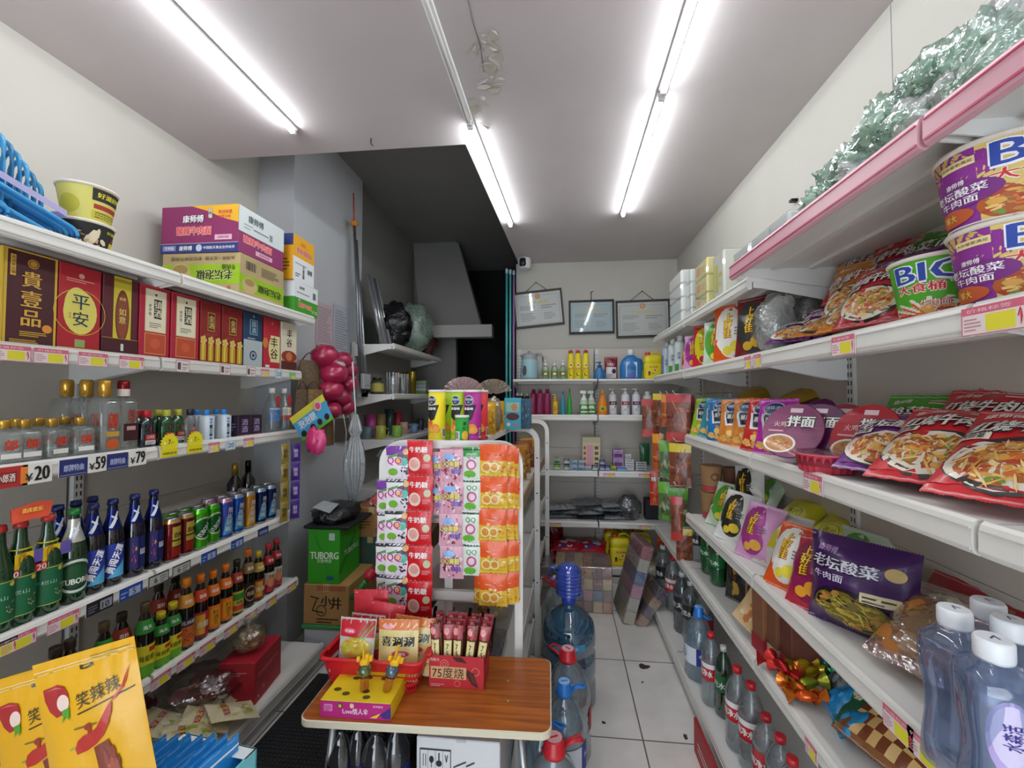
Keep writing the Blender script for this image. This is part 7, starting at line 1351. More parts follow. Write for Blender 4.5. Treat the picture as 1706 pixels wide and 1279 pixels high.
# ================================================================== BACK WALL
def cert(cx0, cy0, cx1, cy1, rot, lab, dark, inner, txt_):
    a, b = hit(cx0, cy0, y=4.17), hit(cx1, cy1, y=4.17); w_, h_ = b.x-a.x, a.z-b.z; t = .022
    fr = M(); 
    for q in ((-w_/2, w_/2, 0, t), (-w_/2, w_/2, h_-t, h_), (-w_/2, -w_/2+t*.8, t, h_-t), (w_/2-t*.8, w_/2, t, h_-t)): fr.box(q[0], q[1], -.018, .0, q[2], q[3], dark, 'card', ch=.002)
    sh_ = M(); cv = CV(w_/h_); cv.rect(.02, .03, .98, .97, inner, 1); I = '6a6c6c'
    for q in ((.07, .1, .93, .105), (.07, .86, .93, .865), (.07, .1, .075, .865), (.925, .1, .93, .865)): cv.rect(*q, I, 2)
    cv.circ(.5, .84, .07, 'c8842a', 4).circ(.5, .84, .045, 'e0a850', 5).txt(txt_, .5, .68, .09, 'd8c84a', b=.03, w=.42 if len(txt_) < 6 else .6).lines(.12, .5, .45, .62, 3, '9a9ca0').lines(.55, .5, .88, .62, 2, '9a9ca0').lines(.12, .18, .45, .42, 5, 'a4a6a8').lines(.6, .2, .85, .4, 4, 'a4a6a8')
    sh_.art(cv, lambda u, v, o: ((u-.5)*w_, -.009-o, v*h_), 'card'); sh_.box(-w_/2+.005, w_/2-.005, -.008, 0, .005, h_-.005, 'c8c8c8', 'card')
    gl = M().P([(-w_/2+t, -.013, t), (w_/2-t, -.013, t), (w_/2-t, -.013, h_-t), (-w_/2+t, -.013, h_-t)], 'f4f8f8', 'glass')
    cd = M().tube([(-w_*.22, -.01, h_), (0, -.006, h_+w_*.17), (w_*.2, -.01, h_)], .003, 6, '4a3c34', 'matte') if dark != '18161a' else M().tube([(0, -.01, h_), (0, -.006, h_+.08), (.02, -.02, h_+.083)], .004, 6, '26201e', 'matte')
    nail = M().tube([(0, .02, h_+(w_*.17 if dark != '18161a' else .08)), (0, -.02, h_+(w_*.17 if dark != '18161a' else .08))], .004, 6, '3a3634', 'metal')
    thing('framed_licence', lab, 'framed certificate', [('frame', fr), ('certificate_sheet', sh_), ('glass_pane', gl), ('hanging_cord', cd), ('nail', nail)], ((a.x+b.x)/2, 4.19, b.z), (0, -rot, 0))
cert(859, 484, 941, 543, .09, 'framed licence tilted on its cord, leftmost on the back wall', '3c3630', 'd8d8d4', '营业执照')
cert(948, 500, 1024, 555, .01, 'small black framed permit in the middle of the back wall', '18161a', 'b4c6ca', '食品经营许可证')
cert(1027, 500, 1118, 561, .02, 'framed licence on the right of the back wall, half behind the tissue packs', '332e2a', 'd0d0cc', '营业执照')
p = hit(874, 433, y=4.05); g = M().lathe([(.03, 0), (.045, .015), (.048, .06), (.035, .1), (.015, .115)], 20, 'e4e6e8', 'plastic'); g2 = M().lathe([(.02, 0), (.028, .01), (.028, .055), (.018, .06)], 16, '15161a', 'plastic', o=(0, -.028, .01)); arm = M().tube([(0, .0, .11), (0, .02, .14), (0, .13, .14)], .012, 8, 'dcdee0', 'plastic')
thing('security_camera', 'white dome security camera with a black eye in the back corner', 'security camera', [('camera_body', g), ('lens_window', g2), ('mounting_arm', arm)], p-Vector((0, 0, .09)), -.3, scale=1.35)
for k, (px, c, lab) in enumerate([(844, '3a9ca0', 'teal broom pole standing at the dark doorway, leftmost'), (850, '4aa8a8', 'teal broom pole standing at the dark doorway, in the middle'), (857, '8a6a9c', 'purple broom pole standing at the dark doorway, beside the kettle shelf')]):
    p = aty(px, 3.95+.03*k, 2.0); thing('broom_pole', lab, 'broom', [('pole', M().tube([(0, 0, .12), (0, 0, 2.0), (.0, 0, 2.80)], .011, 10, c, 'pole')), ('pole_cap', M().lathe([(.013, 2.78), (.013, 2.82), (.004, 2.83)], 10, '9ab8c0', 'plastic')), ('broom_head', M().box(-.06, .06, -.02, .02, 0, .13, c, 'plastic', ch=.01))], (min(p.x, -.455+.0*k) if k < 9 else p.x, p.y, 0.001), 0, 'broom poles at the dark doorway')
def B(px, z, y=3.83): return aty(px, y, z+.001)
zB = [1.755, 1.44, .95, .51, .13]
thing('electric_kettle', 'pale blue electric kettle with a grey lid and handle on the back shelf', 'kettle', kettle(), B(882, zB[0], 3.86), -.1, scale=(1, 1, 1.25))
for px, lab in [(909, 'small clear green bottle right beside the kettle'), (924, 'clear green labelled pump bottle, middle of the three'), (938, 'clear green labelled pump bottle beside the yellow sprays')]: thing('cleaner_bottle', lab, 'bottle', cleaner('clear'), B(px, zB[0]), 0, 'clear pump bottles on the back shelf')
for px, lab in [(951, 'yellow spray bottle with a red cap, left of three'), (963, 'yellow spray bottle with a red cap, middle of three'), (976, 'yellow spray bottle with a red cap, right of three')]: thing('spray_bottle', lab, 'bottle', cleaner('yellowspray'), B(px, zB[0]), 0, 'yellow spray bottles', scale=(1, 1, 1.08))
thing('cleaner_bottle', 'blue pump bottle in front of the maroon refill pouch', 'bottle', cleaner('bluepump'), B(999, zB[0], 3.82), 0, scale=1.15)
thing('refill_pouch', 'maroon and white refill pouch on the back shelf', 'pouch', softbag(.12, .21, .06, '7e1c2c', lambda c: c.rect(.1, .08, .9, .56, 'dcd4d4', 1).circ(.7, .38, .1, '3a3a3a', 2).txt('HSU', .5, .68, .12, 'e8dcdc', b=.03).lines(.2, .15, .6, .3, 3, '9a8a8a'), 'film', 2), B(1018, zB[0], 3.9), 0)
thing('detergent_jug', 'blue laundry detergent jug with a white cap on the back shelf', 'jug', cleaner('bluejug'), B(1051, zB[0], 3.85), 0, scale=(1.08, 1, 1.12))
thing('detergent_jug', 'yellow dish soap jug with a red cap on the top back shelf', 'jug', cleaner('yellowjug'), B(1087, zB[0], 3.84), 0, scale=(.98, 1, 1.15))
for px, s, y, lab in [(862, 'darkcap', 3.98, 'dark bottle with a white cap behind the rack top, leftmost'), (869, 'darkcap', 3.98, 'dark bottle with a white cap behind the rack top, middle'), (878, 'darkcap', 3.98, 'dark bottle with a white cap behind the rack top, rightmost'), (889, 'magenta', 3.9, 'magenta shampoo bottle with wavy lines, left of three'), (900, 'magenta', 3.84, 'magenta shampoo bottle with wavy lines, middle of three'), (912, 'magenta', 3.84, 'magenta shampoo bottle with wavy lines, right of three'),
    (925, 'mustard', 3.82, 'brown pump bottle with a yellow label'), (938, 'teal', 3.82, 'slim teal bottle with a pointed tip'), (949, 'green', 3.82, 'slim green bottle with a pointed tip'), (973, 'trigger', 3.82, 'green and white trigger spray bottle, left one'), (985, 'trigger', 3.88, 'green and white trigger spray bottle, right one'), (1004, 'orange', 3.82, 'orange cleaner bottle with a pointed top'),
    (1021, 'pumpmaroon', 3.88, 'white shampoo pump bottle with a brown band'), (1042, 'pumpred', 3.84, 'white shampoo pump bottle with a crimson band'), (1060, 'pumpplum', 3.84, 'white shampoo pump bottle with a purple band'), (1079, 'white', 3.84, 'plain white pump bottle at the right end of the shampoo shelf')]:
    h = thing('toiletry_bottle', lab, 'bottle', cleaner(s), B(px, zB[1], y), 0, scale=(1, 1, 1.12))
# small boxes shelf
pal = [(928, .055, .05, '4a8a3a', 'c8d8a0', 0, 'green'), (928, .05, .05, 'a8c8a0', '2a5a3a', .055, 'pale green'), (944, .05, .05, '2a4a4a', 'c8d0d0', 0, 'dark green'), (944, .05, .05, '3a5a5a', 'd8d8d8', .055, 'grey green'), (957, .045, .045, 'a8c4dc', '5a7a9a', 0, 'light blue'), (957, .045, .045, 'b4cce0', '5a7a9a', .046, 'pale blue'), (968, .045, .045, 'a8c4dc', '4a6a9a', 0, 'sky blue'), (968, .045, .045, 'b0c8dc', '6a8aaa', .046, 'powder blue'), (979, .045, .04, 'b8c8d4', '7a8a9a', 0, 'silver blue'), (991, .05, .05, '1f3a4a', 'c8ccd0', 0, 'black and white'), (1003, .045, .05, '1c2a5c', 'a8b0d0', 0, 'navy'), (1012, .045, .05, '1c2a5c', 'a8b0d0', .0, 'dark navy'), (1003, .045, .045, '24346c', 'a8b0d0', .052, 'bright navy'), (1022, .04, .045, 'c8cc2a', '6a7a1a', 0, 'lemon yellow'), (1035, .09, .03, '3a7ab0', '8ab8d8', 0, 'flat blue')]
for px, w_, h_, c, c2, dz, nm_ in pal:
    thing('small_box', nm_+' small box '+('on the lower layer' if not dz else 'stacked on top')+' of the back wall box shelf', 'small box', small_box(w_, .04, h_, c, c2), B(px, zB[2]+dz, 3.80), 0)
thing('tin_box', 'pink and cream patterned box standing behind the small boxes on the back shelf', 'box', carton(.165, .05, .18, 'c8c0a0', {'f': lambda c: (c.rect(.05, .05, .95, .82, 'd8cc9c', 1), c.rect(.25, .05, .6, .75, 'd8a0b0', 2), [c.rect(.08, .1+.17*i, .2, .2+.17*i, 'b84a5a', 3) for i in range(4)], [c.rect(.68, .1+.17*i, .88, .2+.17*i, '6a4a34', 3) for i in range(4)])}), B(985, zB[2]+.0, 3.9)+Vector((0, 0, .0)), 0, scale=(1, 1, 1.6))
for k, lab in enumerate(('lilac toothpaste box at the bottom of its pair', 'lilac toothpaste box on top of its pair')): thing('small_box', lab+', right of the pink patterned box', 'small box', small_box(.085, .06, .075, 'b49ac8', '6a2a6a'), B(1029, zB[2]+.031+.077*k, 3.84), .05)
for k in range(5): thing('soap_bar', ('lowest', 'second', 'third', 'fourth', 'topmost')[k]+' white packet of the left white stack on the box shelf', 'packet', small_box(.075, .06, .02, 'd8d8dc', '9a9aa0'), B(1048, zB[2]+.0205*k, 3.82), 0, 'white packets on the box shelf')
for k in range(4): thing('soap_bar', ('lowest', 'second', 'third', 'topmost')[k]+' white packet of the right white stack on the box shelf', 'packet', small_box(.09, .06, .02, 'd0d0d4', '6a6a70'), B(1067, zB[2]+.0205*k, 3.82), .05, 'white packets on the box shelf')
thing('small_box', 'small white house shaped carton on the left white stack', 'small box', small_box(.05, .04, .045, 'dcdce0', 'a8a8ac'), B(1046, zB[2]+.104, 3.82), .1)
thing('refill_pouch', 'dark green pouch hanging at the right of the box shelf', 'pouch', softbag(.09, .2, .03, '1d5a34', None, 'film', 4), B(1074, zB[2]+.04, 3.86), 0)
# grey bagged goods
for k, (px, z, w_, a, lab) in enumerate([(935, 0, .22, .1, 'flat grey bagged item at the left bottom of the pile'), (950, .035, .24, -.1, 'flat grey bagged item second in the left pile'), (938, .07, .2, .25, 'pale grey bagged item on the left pile'), (985, .0, .22, 0, 'dark bagged item in the middle bottom of the pile'), (990, .035, .22, .2, 'silver bagged item in the middle of the pile'), (1000, .07, .24, -.2, 'silver bagged item high in the middle pile'), (985, .115, .24, .3, 'pale pinkish bagged item on top of the middle pile'), (1030, .0, .2, .1, 'flat silver bagged item at the right bottom'), (1026, .035, .2, -.1, 'flat silver bagged item second at the right'), (1022, .07, .2, .15, 'flat silver bagged item third at the right'), (1028, .105, .18, .3, 'small silver bagged item at the right top')]):
    thing('bagged_item', lab, 'bagged goods', plain_bag(('8a8e94', '6a6e74', 'a4a8ac', '3a3e44', '989ca0')[k % 5], .28, .2, .04, 40+k, 'crinkle', ('b0b4b8', '5a5e64', '4a4e54'), 9, None, 'fff', True), B(px, zB[3]+z, 3.9)+Vector((0, -.09, .016)), (-PI/2+.08, 0, a), 'grey bagged goods on the back shelf')
thing('plastic_bag', 'round dark grey net bag standing beside the bagged pile', 'bag', M().blob((0, 0, .11), .11, .06, .11, '4a4e52', 'bagthick', 18, 14, .2, 3), B(1048, zB[3], 3.86), 0)
thing('cardboard_box', 'black box at the right end of the bagged goods shelf', 'box', M().box(-.06, .06, -.05, .05, 0, .18, '1c1c22', 'card', ch=.004), B(1085, zB[3], 3.92), 0)
# bottom of the back wall
for k, (px, z, a, lab) in enumerate([(938, 0, .1, 'red and blue washing powder bag at the bottom left of the heap'), (965, .0, -.1, 'red and white washing powder bag at the bottom middle of the heap'), (990, .0, .15, 'red and blue washing powder bag at the bottom right of the heap'), (945, .07, .0, 'red and white washing powder bag on top at the left'), (980, .07, -.2, 'red and blue washing powder bag on top at the right')]):
    thing('powder_bag', lab, 'washing powder', plain_bag('b82030', .26, .24, .07, 60+k, 'film', ('d8e0f0', '2a4aa0', 'e8e8ec', 'c82838'), 16), B(px, zB[4]+z, 3.98)+Vector((0, -.22, .045)), (-PI/2+.15, 0, a), 'washing powder bags')
thing('powder_bag', 'dark red rolled bag standing at the left of the washing powder heap', 'bag', plain_bag('7a1820', .16, .22, .08, 70, 'film', ('5a1018', '9a2830'), 8), B(925, zB[4]+.1, 3.98), .3)
for px, y, lab in [(1033, 3.82, 'yellow dish soap jug on the bottom back shelf, the front one'), (1022, 4.0, 'yellow dish soap jug on the bottom back shelf, behind the front one'), (1067, 3.84, 'yellow dish soap jug on the bottom back shelf, at the right'), (1060, 4.0, 'yellow dish soap jug on the bottom back shelf, at the right rear')]: thing('detergent_jug', lab, 'jug', cleaner('yellowjugbig'), B(px, zB[4], y), 0, 'yellow jugs on the bottom back shelf', scale=(1.1, 1.1, 1.25))
# shrink wrapped packs on the floor before the back shelves
def mosaic(w, d, h, nx, nz, pal, seed):
    g = M(); r = random.Random(seed)
    for i in range(nx):
        for j in range(nz):
            g.box(-w/2+i*w/nx+.002, -w/2+(i+1)*w/nx-.002, -d/2, d/2, j*h/nz+.002, (j+1)*h/nz-.002, pal[(i*3+j*2+r.randrange(2)) % len(pal)], 'card', ch=.003)
    return [('packed_boxes', g), ('shrink_film', M().box(-w/2-.003, w/2+.003, -d/2-.003, d/2+.003, 0, h+.005, 'e8e4ec', 'clearbag', ch=.006))]
mp_ = ('7a4a34', 'd8b878', '2f6a90', 'b87828', '8a3430', 'c87a90')
thing('drink_pack', 'film wrapped pack of coloured cartons standing on the floor before the back shelves', 'wrapped pack', mosaic(.42, .3, .33, 6, 4, mp_, 3), (.165, 3.36, .001), -.03)
thing('drink_pack', 'brown film wrapped pack of cartons behind the big jug', 'wrapped pack', mosaic(.2, .3, .3, 2, 4, ('6a4a3c', '7c5a48', '5a3c34'), 5), (-.17, 3.42, .001), 0)
thing('drink_pack', 'tall thin wrapped pack of small boxes leaning against the right shelf', 'wrapped pack', mosaic(.08, .3, .56, 1, 6, ('c8bca0', '4a6a9a', 'c8c0b0', '3a5a8a', 'c87a98', 'b04a5a'), 2), (.45, 3.22, .001), (0, .27, .1))
thing('drink_pack', 'short wrapped pack of dark boxes leaning behind the tall thin one', 'wrapped pack', mosaic(.07, .26, .3, 1, 4, ('6a4438', 'a8784a', '4a3a5a', '8a5a40'), 7), (.53, 3.18, .001), (0, .6, .1))
# ================================================================== RIGHT WALL
RF = -PI/2
def Rt(px, zi, x=.85, dz=0): return atx(px, x, ZR[zi]+.001+dz)
ZR[4] = .59
# --- top shelf: tissue packs, crumpled film
thing('tissue_pack', 'tall white tissue pack at the far end of the top right shelf, leaning', 'tissue pack', tissue_pack(.3, .12, .36, 'f0f0ec', None, 4), atx(1145, .86, 2.076), (0, 0, RF), scale=(1, 1.3, 1))
thing('tissue_pack', 'white tissue pack standing between the leaning pack and the peach one', 'tissue pack', tissue_pack(.12, .14, .33, 'e8ebea', None, 4), atx(1166, .88, 2.076), RF)
thing('tissue_pack', 'peach and yellow tissue pack on the top right shelf', 'tissue pack', tissue_pack(.2, .14, .29, 'f0e49a', 'e8a878', 3), atx(1190, .86, 2.076), RF)
thing('tissue_pack', 'yellow edged white tissue pack on the top right shelf', 'tissue pack', tissue_pack(.14, .14, .25, 'eeeee0', 'e8e040', 1), atx(1222, .86, 2.076), RF)
for px, w_, lab in [(1262, .16, 'low white tissue pack next to the yellow edged one'), (1298, .16, 'low white tissue pack in the middle of the low white ones'), (1330, .14, 'low white tissue pack just before the crumpled green film')]: thing('tissue_pack', lab, 'tissue pack', tissue_pack(w_, .13, .12, 'e8ecec', 'd0dce0', 1), atx(px, .84, 2.121), RF)
for k, (px, rx_, rz_, lab) in enumerate([(1392, .11, .075, 'smallest heap of crumpled pale green film, farthest along the top right shelf'), (1432, .12, .11, 'second heap of crumpled pale green film along the top right shelf'), (1478, .12, .1, 'third heap of crumpled pale green film, in the middle of the row'), (1530, .13, .12, 'fourth heap of crumpled green film, counted from the tissue packs'), (1590, .13, .13, 'fifth heap of crumpled green film, counted from the tissue packs'), (1665, .14, .15, 'largest heap of crumpled green film, near the top right photo corner')]):
    thing('wrap_heap', lab, 'crumpled film', film_heap(k, rx_*1.1, .10, rz_*1.15, ('a8d8bc', '98ccb0', 'b8e0cc')[k % 3], 'bagthick', .55), atx(px, .79, 2.121), RF, 'crumpled green film on the top right shelf')
# --- second shelf
for px, s, lab in [(1112, 'whiteblue', 'white and blue bottle at the far end of the second right shelf'), (1122, 'whitegreen', 'white bottle beside the white and blue one on the second right shelf'), (1133, 'whitegreen', 'white bottle next to the small yellow snack bag')]: thing('toiletry_bottle', lab, 'bottle', cleaner(s), Rt(px, 1, .82), RF+.9)
for px, s, w_, h_, x, a, rz_, lab in [(1146, 'oishi_yellow', .15, .2, .86, -.15, .9, 'yellow snack bag standing next to the white bottles'), (1158, 'oishi_pink', .15, .22, .82, -.15, .9, 'pink and purple snack bag standing before the yellow one'), (1177, 'oishi_red', .17, .26, .84, -.12, .85, 'red snack bag with a yellow swoosh on the second right shelf'), (1196, 'oishi_green', .16, .24, .82, -.12, .85, 'white and green snack bag left of the big orange one'),
    (1221, 'oishi_orange', .2, .295, .83, -.1, .75, 'big orange snack bag with a white swoosh on the second right shelf'), (1257, 'oishi_maroon', .19, .28, .84, -.12, .6, 'dark maroon snack bag right of the big orange one')]:
    thing('snack_bag', lab, 'snack bag', snack_bag(s, w_, h_, .065, int(px) % 7), Rt(px, 1, x), (a, 0, RF+rz_))
thing('plastic_bag', 'grey white plastic bag of goods beside the maroon snack bag', 'bag', [('bag_film', M().blob((0, 0, .12), .08, .07, .125, 'c4c8c6', 'bagthick', 18, 14, .25, 4).blob((.02, 0, .21), .06, .05, .05, 'd8dcd8', 'bagthick', 12, 8, .3, 5)), ('bag_contents', M().blob((0, 0, .1), .05, .045, .08, '4a6a4a', 'cloth', 10, 8, .2, 1))], Rt(1293, 1, .86), 0)
thing('plastic_bag', 'dim grey plastic bag at the back beside the noodle pile', 'bag', M().blob((0, 0, .12), .06, .06, .13, '98a09c', 'bagthick', 16, 12, .3, 8), Rt(1348, 1, 1.0), 0)
def lay(px, zi, s, w_, h_, d, x, rx, rz_, lab, dz=.03, cat='noodle bag', name='noodle_bag', ry=0):
    thing(name, lab, cat, snack_bag(s, w_, h_, d, int(px) % 9), Rt(px, zi, x)+Vector((0, 0, dz)), (rx, ry, RF+rz_))
lay(1308, 1, 'n_purple', .15, .19, .035, .80, -1.05, .7, 'small purple noodle packet lying flat at the front of the pile')
lay(1345, 1, 'n_purple', .15, .19, .035, .86, -.8, .5, 'purple noodle packet leaning behind the flat orange one')
lay(1352, 1, 'n_orange', .16, .2, .04, .79, -1.15, .5, 'orange noodle packet lying at the shelf front before the red packs')
lay(1405, 1, 'n_orange', .17, .22, .05, .82, -.9, .45, 'orange noodle packet leaning left of the red and black one')
lay(1440, 1, 'n_mala', .18, .22, .06, .83, -.6, .4, 'red noodle packet with black lettering, beside the green tub')
lay(1470, 1, 'n_purple', .18, .22, .06, .92, -.5, .3, 'purple noodle packet behind the red one, touching the green tub', .06)
lay(1415, 1, 'n_orange', .2, .26, .07, .93, -.5, .5, 'tall orange noodle bag rising above the red packet', .07)
lay(1420, 1, 'n_red', .2, .24, .06, 1.0, -.6, .5, 'dark red noodle bag at the back of the top layer', .17)
lay(1470, 1, 'n_red', .2, .24, .06, .99, -.5, .3, 'red noodle bag at the back, above the green tub', .13)
lay(1530, 1, 'n_green', .2, .22, .06, 1.02, -.4, .2, 'green noodle bag in the shadow behind the stacked purple tubs', .12)
pg = Rt(1567, 1, .85); thing('noodle_tub', 'green BIG noodle tub standing alone on the second right shelf', 'noodle tub', noodle_tub('green', .088, .142), pg, -.50)
pp = Rt(1690, 1, .83); thing('noodle_tub', 'lower purple BIG noodle tub of the stack at the photo right edge', 'noodle tub', noodle_tub('purple', .086, .145), pp, -.58)
thing('noodle_tub', 'upper purple BIG noodle tub stacked on the other at the photo right edge', 'noodle tub', noodle_tub('purple', .088, .148), pp+Vector((-.008, .012, .149)), -.60)
# --- third shelf
for px, s, x, lab in [(1168, 'chip_lime', .80, 'lime green crisps bag at the far end of the third right shelf'), (1184, 'chip_teal', .82, 'teal crisps bag next to the lime one'), (1200, 'chip_blue', .80, 'blue crisps bag on the third right shelf'), (1214, 'chip_green', .88, 'green crisps bag behind the blue one'), (1222, 'chip_orange', .80, 'orange crisps bag, the farther of two, next to the blue one'), (1244, 'chip_orange', .82, 'orange crisps bag, the nearer of two, next to the red one'), (1262, 'chip_red', .80, 'red crisps bag on the third right shelf'), (1286, 'chip_mag', .82, 'magenta crisps bag next to the purple noodle bowls')]:
    thing('crisps_bag', lab, 'crisps bag', snack_bag(s, .155, .225, .07, int(px) % 7), Rt(px, 2, x), (-.3, .1*math.sin(px*1.7), RF+.7+.12*math.sin(px)))
lay(1240, 2, 'gold', .2, .22, .07, .98, -1.2, .6, 'gold foil bag lying on top of the crisps bags', .2, 'snack bag', 'snack_bag')
lay(1300, 2, 'gold', .2, .22, .07, .98, -1.25, .1, 'gold foil bag lying behind, nearer than the other gold one', .19, 'snack bag', 'snack_bag')
lay(1330, 2, 'plumfoil', .2, .24, .08, .97, -.7, .4, 'dark plum foil bag at the back of the third right shelf', .04, 'snack bag', 'snack_bag')
@proto
def bowl_noodle(c, c2):
    b = M().lathe([(.06, 0), (.062, .004), (.078, .045), (.088, .048), (.09, .053)], 30, c2, 'plastic'); lid = M().lathe([(.09, .053), (.088, .056)], 30, c, 'film')
    cv = CV(1); cv.circ(.5, .5, .49, c, 0).ell(.34, .25, .27, .17, 'e8e0d0', 2).food(.34, .25, .23, .14, FOODN, 36, 2, 'b87a40').txt('拌面', .62, .66, .2, 'f0f0e8', b=.05, out='1a1a1a').rect(.42, .82, .62, .9, 'e0c8d0', 2).txt('火鸡', .3, .6, .1, 'e0b8b8').lines(.12, .46, .5, .52, 1, 'e0a0b0')
    lid.art(cv, lambda u, v, o: ((u-.5)*.18, (v-.5)*.18, .0565+o), 'film'); return [('bowl_body', b), ('lid_film', lid)]
for px, x, c, c2, dz, rz_, lab in [(1335, .82, '7a2858', '8a2040', 0, .62, 'purple lidded noodle bowl standing on edge, nearest the magenta crisps'), (1378, .88, '5a1a4a', '4a1434', 0, .5, 'dark purple lidded noodle bowl standing on edge, second from the crisps'), (1420, .95, '8c1c2c', '7a1424', .0, .4, 'dark red lidded noodle bowl standing on edge behind the tray'), (1465, .93, 'a81e2a', '8a1824', 0, .35, 'bright red lidded noodle bowl standing on edge, nearest the green packs')]:
    thing('noodle_bowl', lab, 'noodle bowl', bowl_noodle(c, c2), Rt(px, 2, x)+Vector((0, 0, .088)), (1.15, 0, RF+rz_), scale=(1, 1, 1) if 0 else 1.1)
g = M(); n = 48; 
for j, (r0, z0_, r1, z1_) in enumerate([(.07, .002, .08, .05)]):
    for i in range(n): a, b = 2*PI*i/n, 2*PI*(i+1)/n; q = .0015 if i % 2 else -.0015; g.P([((r0+q)*math.cos(a), (r0+q)*math.sin(a), z0_), ((r0-q)*math.cos(b), (r0-q)*math.sin(b), z0_), ((r1-q)*math.cos(b), (r1-q)*math.sin(b), z1_), ((r1+q)*math.cos(a), (r1+q)*math.sin(a), z1_)], 'c43a4c', 'plastic')
g.lathe([(.001, .002), (.07, .002)], 24, 'b83040', 'plastic', caps=False).lathe([(.08, .05), (.095, .052), (.097, .056), (.08, .057)], 30, 'd0506a', 'plastic', caps=False); lf = M().lathe([(.096, .058), (.06, .064), (.002, .066)], 30, 'dcb0bc', 'clearbag', caps=False); ins = M().lathe([(.076, .02), (.079, .045), (.001, .047)], 24, '8a2030', 'matte', caps=False)
thing('noodle_bowl', 'ribbed pinkish red bowl with a clear lid standing upright at the shelf front', 'noodle bowl', [('bowl_body', g), ('clear_lid', lf), ('bowl_inside', ins)], Rt(1378, 2, .80), 0)
lay(1452, 2, 'n_purple', .19, .25, .06, .80, -.95, .55, 'purple topped noodle bag with a dish picture, right of the ribbed bowl')
lay(1500, 2, 'n_green', .2, .24, .06, .95, -.6, .4, 'bright green noodle bag behind the row of bowls', .03)
lay(1540, 2, 'n_green', .2, .22, .06, 1.0, -.6, .3, 'green noodle bag at the back, next to the red bags', .04)
lay(1530, 2, 'n_red', .22, .29, .07, .80, -.98, .5, 'red noodle bag with white lettering lying at the shelf front')
lay(1600, 2, 'n_redw', .22, .26, .07, .94, -.75, .35, 'red noodle bag leaning behind the front ones', .05)
lay(1655, 2, 'n_red', .2, .24, .07, 1.0, -.6, .3, 'red noodle bag at the back near the photo right edge', .05)
lay(1655, 2, 'n_redw', .22, .29, .07, .79, -.98, .45, 'red noodle bag lying at the shelf front, cut by the photo right edge')
# --- fourth shelf
@proto
def kraft_cup(): 
    b = M().lathe([(.033, 0), (.034, .004), (.042, .1), (.044, .103)], 24, 'a88058', 'kraft'); artcyl(b, lambda c: c.rect(0, .0, 1, .22, 'b84048', 1).circ(.5, .6, .16, '6a3a28', 2).circ(.5, .6, .1, 'a88058', 3), prof_r([(.034, .004), (.042, .1)]), .005, .099, 3.0); return b
for k in range(2): thing('paper_cup_pack', ('lower', 'upper')[k]+' brown paper snack cup at the far end of the fourth right shelf', 'paper cup', kraft_cup(), Rt(1186, 3, .86)+Vector((0, 0, .15*k)), .0, scale=(1.45, 1.45, 1.43))
for k in range(2): thing('paper_cup_pack', ('lower', 'upper')[k]+' dark brown paper cup behind the other stack', 'paper cup', M().lathe([(.045, 0), (.055, .14), (.058, .145)], 22, '6a4434', 'card'), Rt(1222, 3, .96)+Vector((0, 0, .147*k)), 0)
BG = [(1200, 'oishi_green', .84, -.5, .7, 0, 'white and green snack bag under the brown cups'), (1216, 'oishi_white', .80, -.4, .6, 0, 'white snack bag with a black swoosh, farthest at the front of the fourth shelf'), (1252, 'oishi_pink', .80, -.4, .5, 0, 'pink snack bag with a purple swoosh on the fourth right shelf'), (1250, 'oishi_white', .95, -.2, .5, .1, 'black centred snack bag standing behind the white one'), (1285, 'plainwhite', .84, -.6, .5, 0, 'white and yellow snack bag between the pink and the orange one'), (1306, 'oishi_orange', .79, -.5, .45, 0, 'orange snack bag with a white swoosh on the fourth right shelf'),
      (1346, 'oishi_plum', .79, -.5, .4, 0, 'red and plum snack bag beside the purple noodle bag'), (1262, 'oishi_green', .97, -.9, .5, .12, 'white and green snack bag lying high at the back'), (1300, 'lemon', .92, -1.0, .4, .1, 'lemon yellow snack bag in the upper layer, farthest'), (1350, 'lemon', .93, -1.05, .4, .09, 'lemon yellow snack bag in the upper layer, middle'), (1400, 'lemon', .92, -1.1, .35, .07, 'lemon yellow snack bag in the upper layer, nearest'), (1380, 'oishi_red', .98, -.9, .3, .02, 'red snack bag under the lemon yellow ones'), (1345, 'oishi_violet', .9, -.9, .4, .03, 'violet and white snack bag half buried under the lemon ones')]
for px, s, x, rx, rz_, dz, lab in BG: lay(px, 3, s, .175, .24, .085, x, rx, rz_, lab, dz, 'snack bag', 'snack_bag', .16*math.sin(px*2.1))
g = softbag(.235, .225, .15, '3f1458', lambda c: (c.txt('老坛酸菜', .42, .72, .13, 'e0dcec', w=.62, b=.05, out='1a0628'), c.txt('牛肉面', .3, .58, .08, 'e0dcec', w=.3, b=.03), c.txt('康师傅', .25, .86, .07, 'b890c8'), c.ell(.5, .27, .38, .23, '1c1420', 1.5), c.food(.5, .26, .36, .2, ['a8902c', 'c8b040', '7a6a20', '8a8030', 'b87a34'], 70, 3, '7a6a24', 3), c.food(.5, .26, .3, .16, ['c8b850', 'a89838'], 26, 5, None, 6, .24, True), c.rect(.62, .42, .92, .52, 'e8dcb0', 5), c.lines(.64, .43, .9, .51, 2, '5a3a1a', 6), c.ell(.85, .75, .08, .07, 'd8b870', 4)), 'film', 5, nu=16, nv=16, fat=.4)
thing('noodle_bag', 'big dark purple noodle multipack with green noodles printed, on the fourth right shelf', 'noodle bag', g, Rt(1432, 3, .86)+Vector((0, 0, .003)), (-.14, 0, RF+.62), scale=1.16)
lay(1425, 3, 'oishi_green', .2, .22, .06, 1.02, -.3, .3, 'pale green and red packet in the shadow behind the purple multipack', .0, 'snack bag', 'snack_bag')
